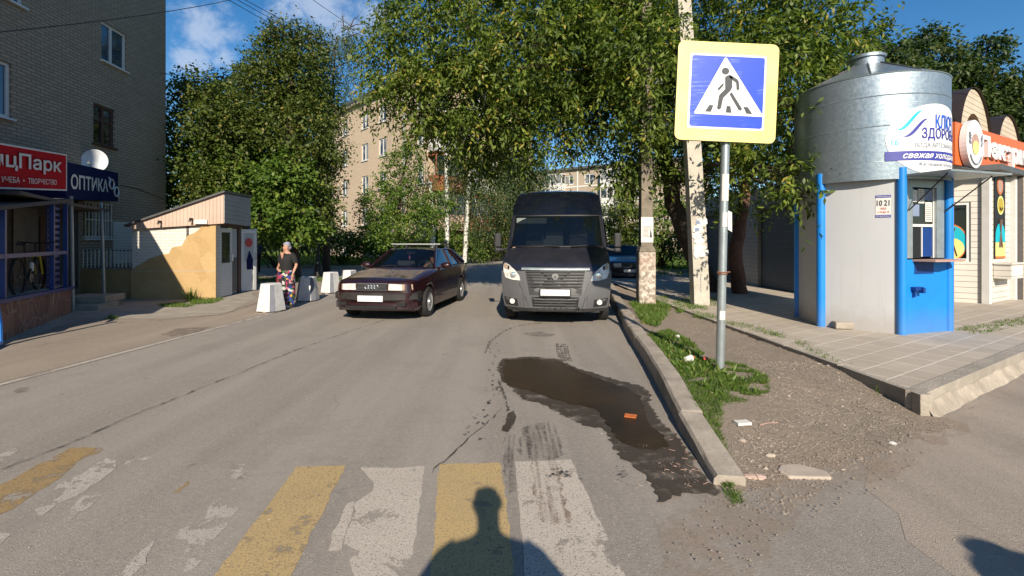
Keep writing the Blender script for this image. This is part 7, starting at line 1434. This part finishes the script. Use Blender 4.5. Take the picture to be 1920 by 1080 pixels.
blades('weeds', [pp2([(350, 562), (362, 562), (362, 566), (350, 566)], 0)], 900, .35, .02, lambda x, y: .0, 10, .25)
blades('grass', [[(-60, 28.5)] + [(p.x, p.y + .3) for p in far_edge] + [(20, 62), (-60, 62)]], 40, .28, .04, lambda x, y: .10, 11, .5)
blades('grass', [[(4.8, 19), (12, 19), (14, 40), (5.5, 40)]], 120, .35, .03, lambda x, y: .0, 12, .5)
sheet('lawn', [(4.7, 18.5), (30, 18.5), (30, 60), (5, 60)], 'turf', .02)
blades('grass', [[(-10.5, 18.8), (-6.9, 18.6), (-6.9, 20.4), (-11, 20.4)]], 500, .14, .014, lambda x, y: .0, 13, .7, .6)
# loose stones
def pebbles(name, poly, n, r0, r1, mat, seed, zf=zv):
    rg = np.random.default_rng(seed); q = []; x0, x1 = min(p[0] for p in poly), max(p[0] for p in poly); y0, y1 = min(p[1] for p in poly), max(p[1] for p in poly)
    while len(q) < n:
        x, y = rg.uniform(x0, x1), rg.uniform(y0, y1)
        if inpoly((x, y), poly): q.append((x, y, zf(x, y) + .012))
    P = np.array(q); r_ = rg.uniform(0, 1, n) ** 3 * (r1 - r0) + r0; base = np.array([(1, 0, 0), (0, 1, 0), (-1, 0, 0), (0, -1, 0), (0, 0, .7), (0, 0, -.7)]); V = P[:, None, :] + base[None] * r_[:, None, None] * rg.uniform(.55, 1.3, (n, 6, 1))
    fs = np.array([(0, 1, 4), (1, 2, 4), (2, 3, 4), (3, 0, 4), (1, 0, 5), (2, 1, 5), (3, 2, 5), (0, 3, 5)]); F_ = (fs[None] + 6 * np.arange(n)[:, None, None]).reshape(-1, 3)
    me = bpy.data.meshes.new(name); me.from_pydata(V.reshape(-1, 3).tolist(), [], F_.tolist()); me.materials.append(MATS[mat]); o = bpy.data.objects.new(name, me); COL.objects.link(o); return tag(o, kind='stuff')
gp = pp2([(1390, 690), (1560, 690), (1720, 770), (1700, 820), (1560, 880), (1480, 940), (1380, 930), (1372, 820), (1430, 760)], .08)
pebbles('gravel', gp, 7500, .003, .015, 'gravel', 1); pebbles('gravel', gp, 90, .005, .020, 'stone_pale', 2); pebbles('gravel', pp2([(1240, 600), (1500, 640), (1600, 700), (1390, 700), (1300, 650)]), 900, .004, .016, 'gravel', 3)
pebbles('gravel', pp2([(1380, 900), (1560, 870), (1700, 800), (1800, 790), (1700, 900), (1500, 1000), (1400, 1080), (1250, 1040), (1300, 950)], 0), 750, .002, .009, 'gravel', 4, lambda x, y: max(0, verge_z(x, y) if x < plat_x(y) + .1 and y > 2.5 else 0)); pebbles('gravel', pp2([(950, 700), (1330, 900), (1300, 940), (1180, 820), (950, 700)], 0), 40, .002, .005, 'stone_pale', 5, lambda x, y: .005)
pebbles('gravel', [(-4, 2), (4, 2), (2, 8), (-6, 8)], 260, .002, .007, 'stone_pale', 6, lambda x, y: -.008)
# litter and single stones
def litter(name, label, cat, pt, geo, mat, rz=0, bevel=0): mb = MB(); geo(mb); o = mb.build(name, mat, None, None, bevel, loc=pt); o.rotation_euler = (0, 0, rz); return tag(o, label, cat)
V3 = lambda x, y, z=.1: Vector((gnd(x, y, z).x, gnd(x, y, z).y, zv(gnd(x, y, z).x, gnd(x, y, z).y) + .012))
litter('paper_box', 'white torn paper piece lying on the gravel', 'litter', V3(1392, 792), lambda m: m.box((0, 0, .012), (.12, .07, .022)), 'litter_white', .15)
litter('paper_cup', 'crumpled white and red paper cup in the grass by the sign pole', 'litter', V3(1290, 690) + Vector((0, 0, .05)), lambda m: m.lathe([(.028, -.05), (.040, .05), (.042, .055)], (0, 0, 0), 14, 'x', True), 'litter_white', .6)
litter('red_wrapper', 'red crumpled wrapper in the grass left of the sign pole', 'litter', V3(1323, 690) + Vector((0, 0, .05)), lambda m: m.blob((0, 0, 0), (.035, .03, .025), 4), 'litter_red'); litter('red_wrapper', 'small red scrap touching the white paper cup', 'litter', V3(1299, 688) + Vector((0, 0, .05)), lambda m: m.blob((0, 0, 0), (.025, .025, .02), 8), 'litter_red')
litter('paper_scrap', 'small white paper ball at the top of the kerb grass', 'litter', V3(1271, 645) + Vector((0, 0, .05)), lambda m: m.blob((0, 0, 0), (.028, .028, .022), 9), 'litter_white')
pb2 = gnd(1182, 784); litter('orange_packet', 'flat orange packet floating on the dark puddle', 'litter', Vector((pb2.x, pb2.y, .018)), lambda m: m.prism([(-.055, -.035), (.045, -.05), (.06, .03), (-.045, .045)], 0, .008), 'orange_rag', -.2)
litter('flat_stone', 'flat pale concrete slab fragment half buried in the gravel', 'stone', V3(1500, 888, 0) + Vector((0, 0, .0)), lambda m: m.prism([(-.12, -.08), (.16, -.09), (.19, .0), (.06, .11), (-.08, .10), (-.15, .02)], -.02, .018), 'stone_pale', 0, .012)
litter('pink_stone', 'small pinkish flat fragment left of the pale slab fragment', 'stone', V3(1415, 897, 0), lambda m: m.blob((0, 0, -.002), (.08, .04, .018), 14, 10), 'siding_pink'); litter('pale_stone', 'small pale stone in the middle of the gravel', 'stone', V3(1445, 836), lambda m: m.blob((0, 0, 0), (.035, .025, .015), 15), 'stone_pale')
litter('pale_stone', 'small white stone in the gravel near the platform corner', 'stone', V3(1673, 808), lambda m: m.blob((0, 0, 0), (.028, .03, .015), 16), 'litter_white'); litter('pale_stone', 'round pale stone just right of the white paper piece', 'stone', V3(1392, 815), lambda m: m.blob((0, 0, 0), (.03, .03, .015), 17), 'stone_pale')
litter('stick', 'thin dry stick on the gravel right of the white paper', 'stick', V3(1442, 790), lambda m: m.tube([(-.09, -.02, .008), (0, .01, .014), (.09, .03, .008)], .004, 5), 'wood_pale')
mb = MB(); rg = random.Random(21)
for _ in range(45): p = gnd(1285 + rg.gauss(0, 32), 880 + rg.gauss(0, 22)); a_ = rg.uniform(0, 3.14); L1 = rg.uniform(.01, .045); mb.tube([(p.x, p.y, .02), (p.x + L1 * math.cos(a_), p.y + L1 * math.sin(a_), .024)], .0018, 3)
tag(mb.build('dry_needles', 'wood_pale'), kind='stuff')
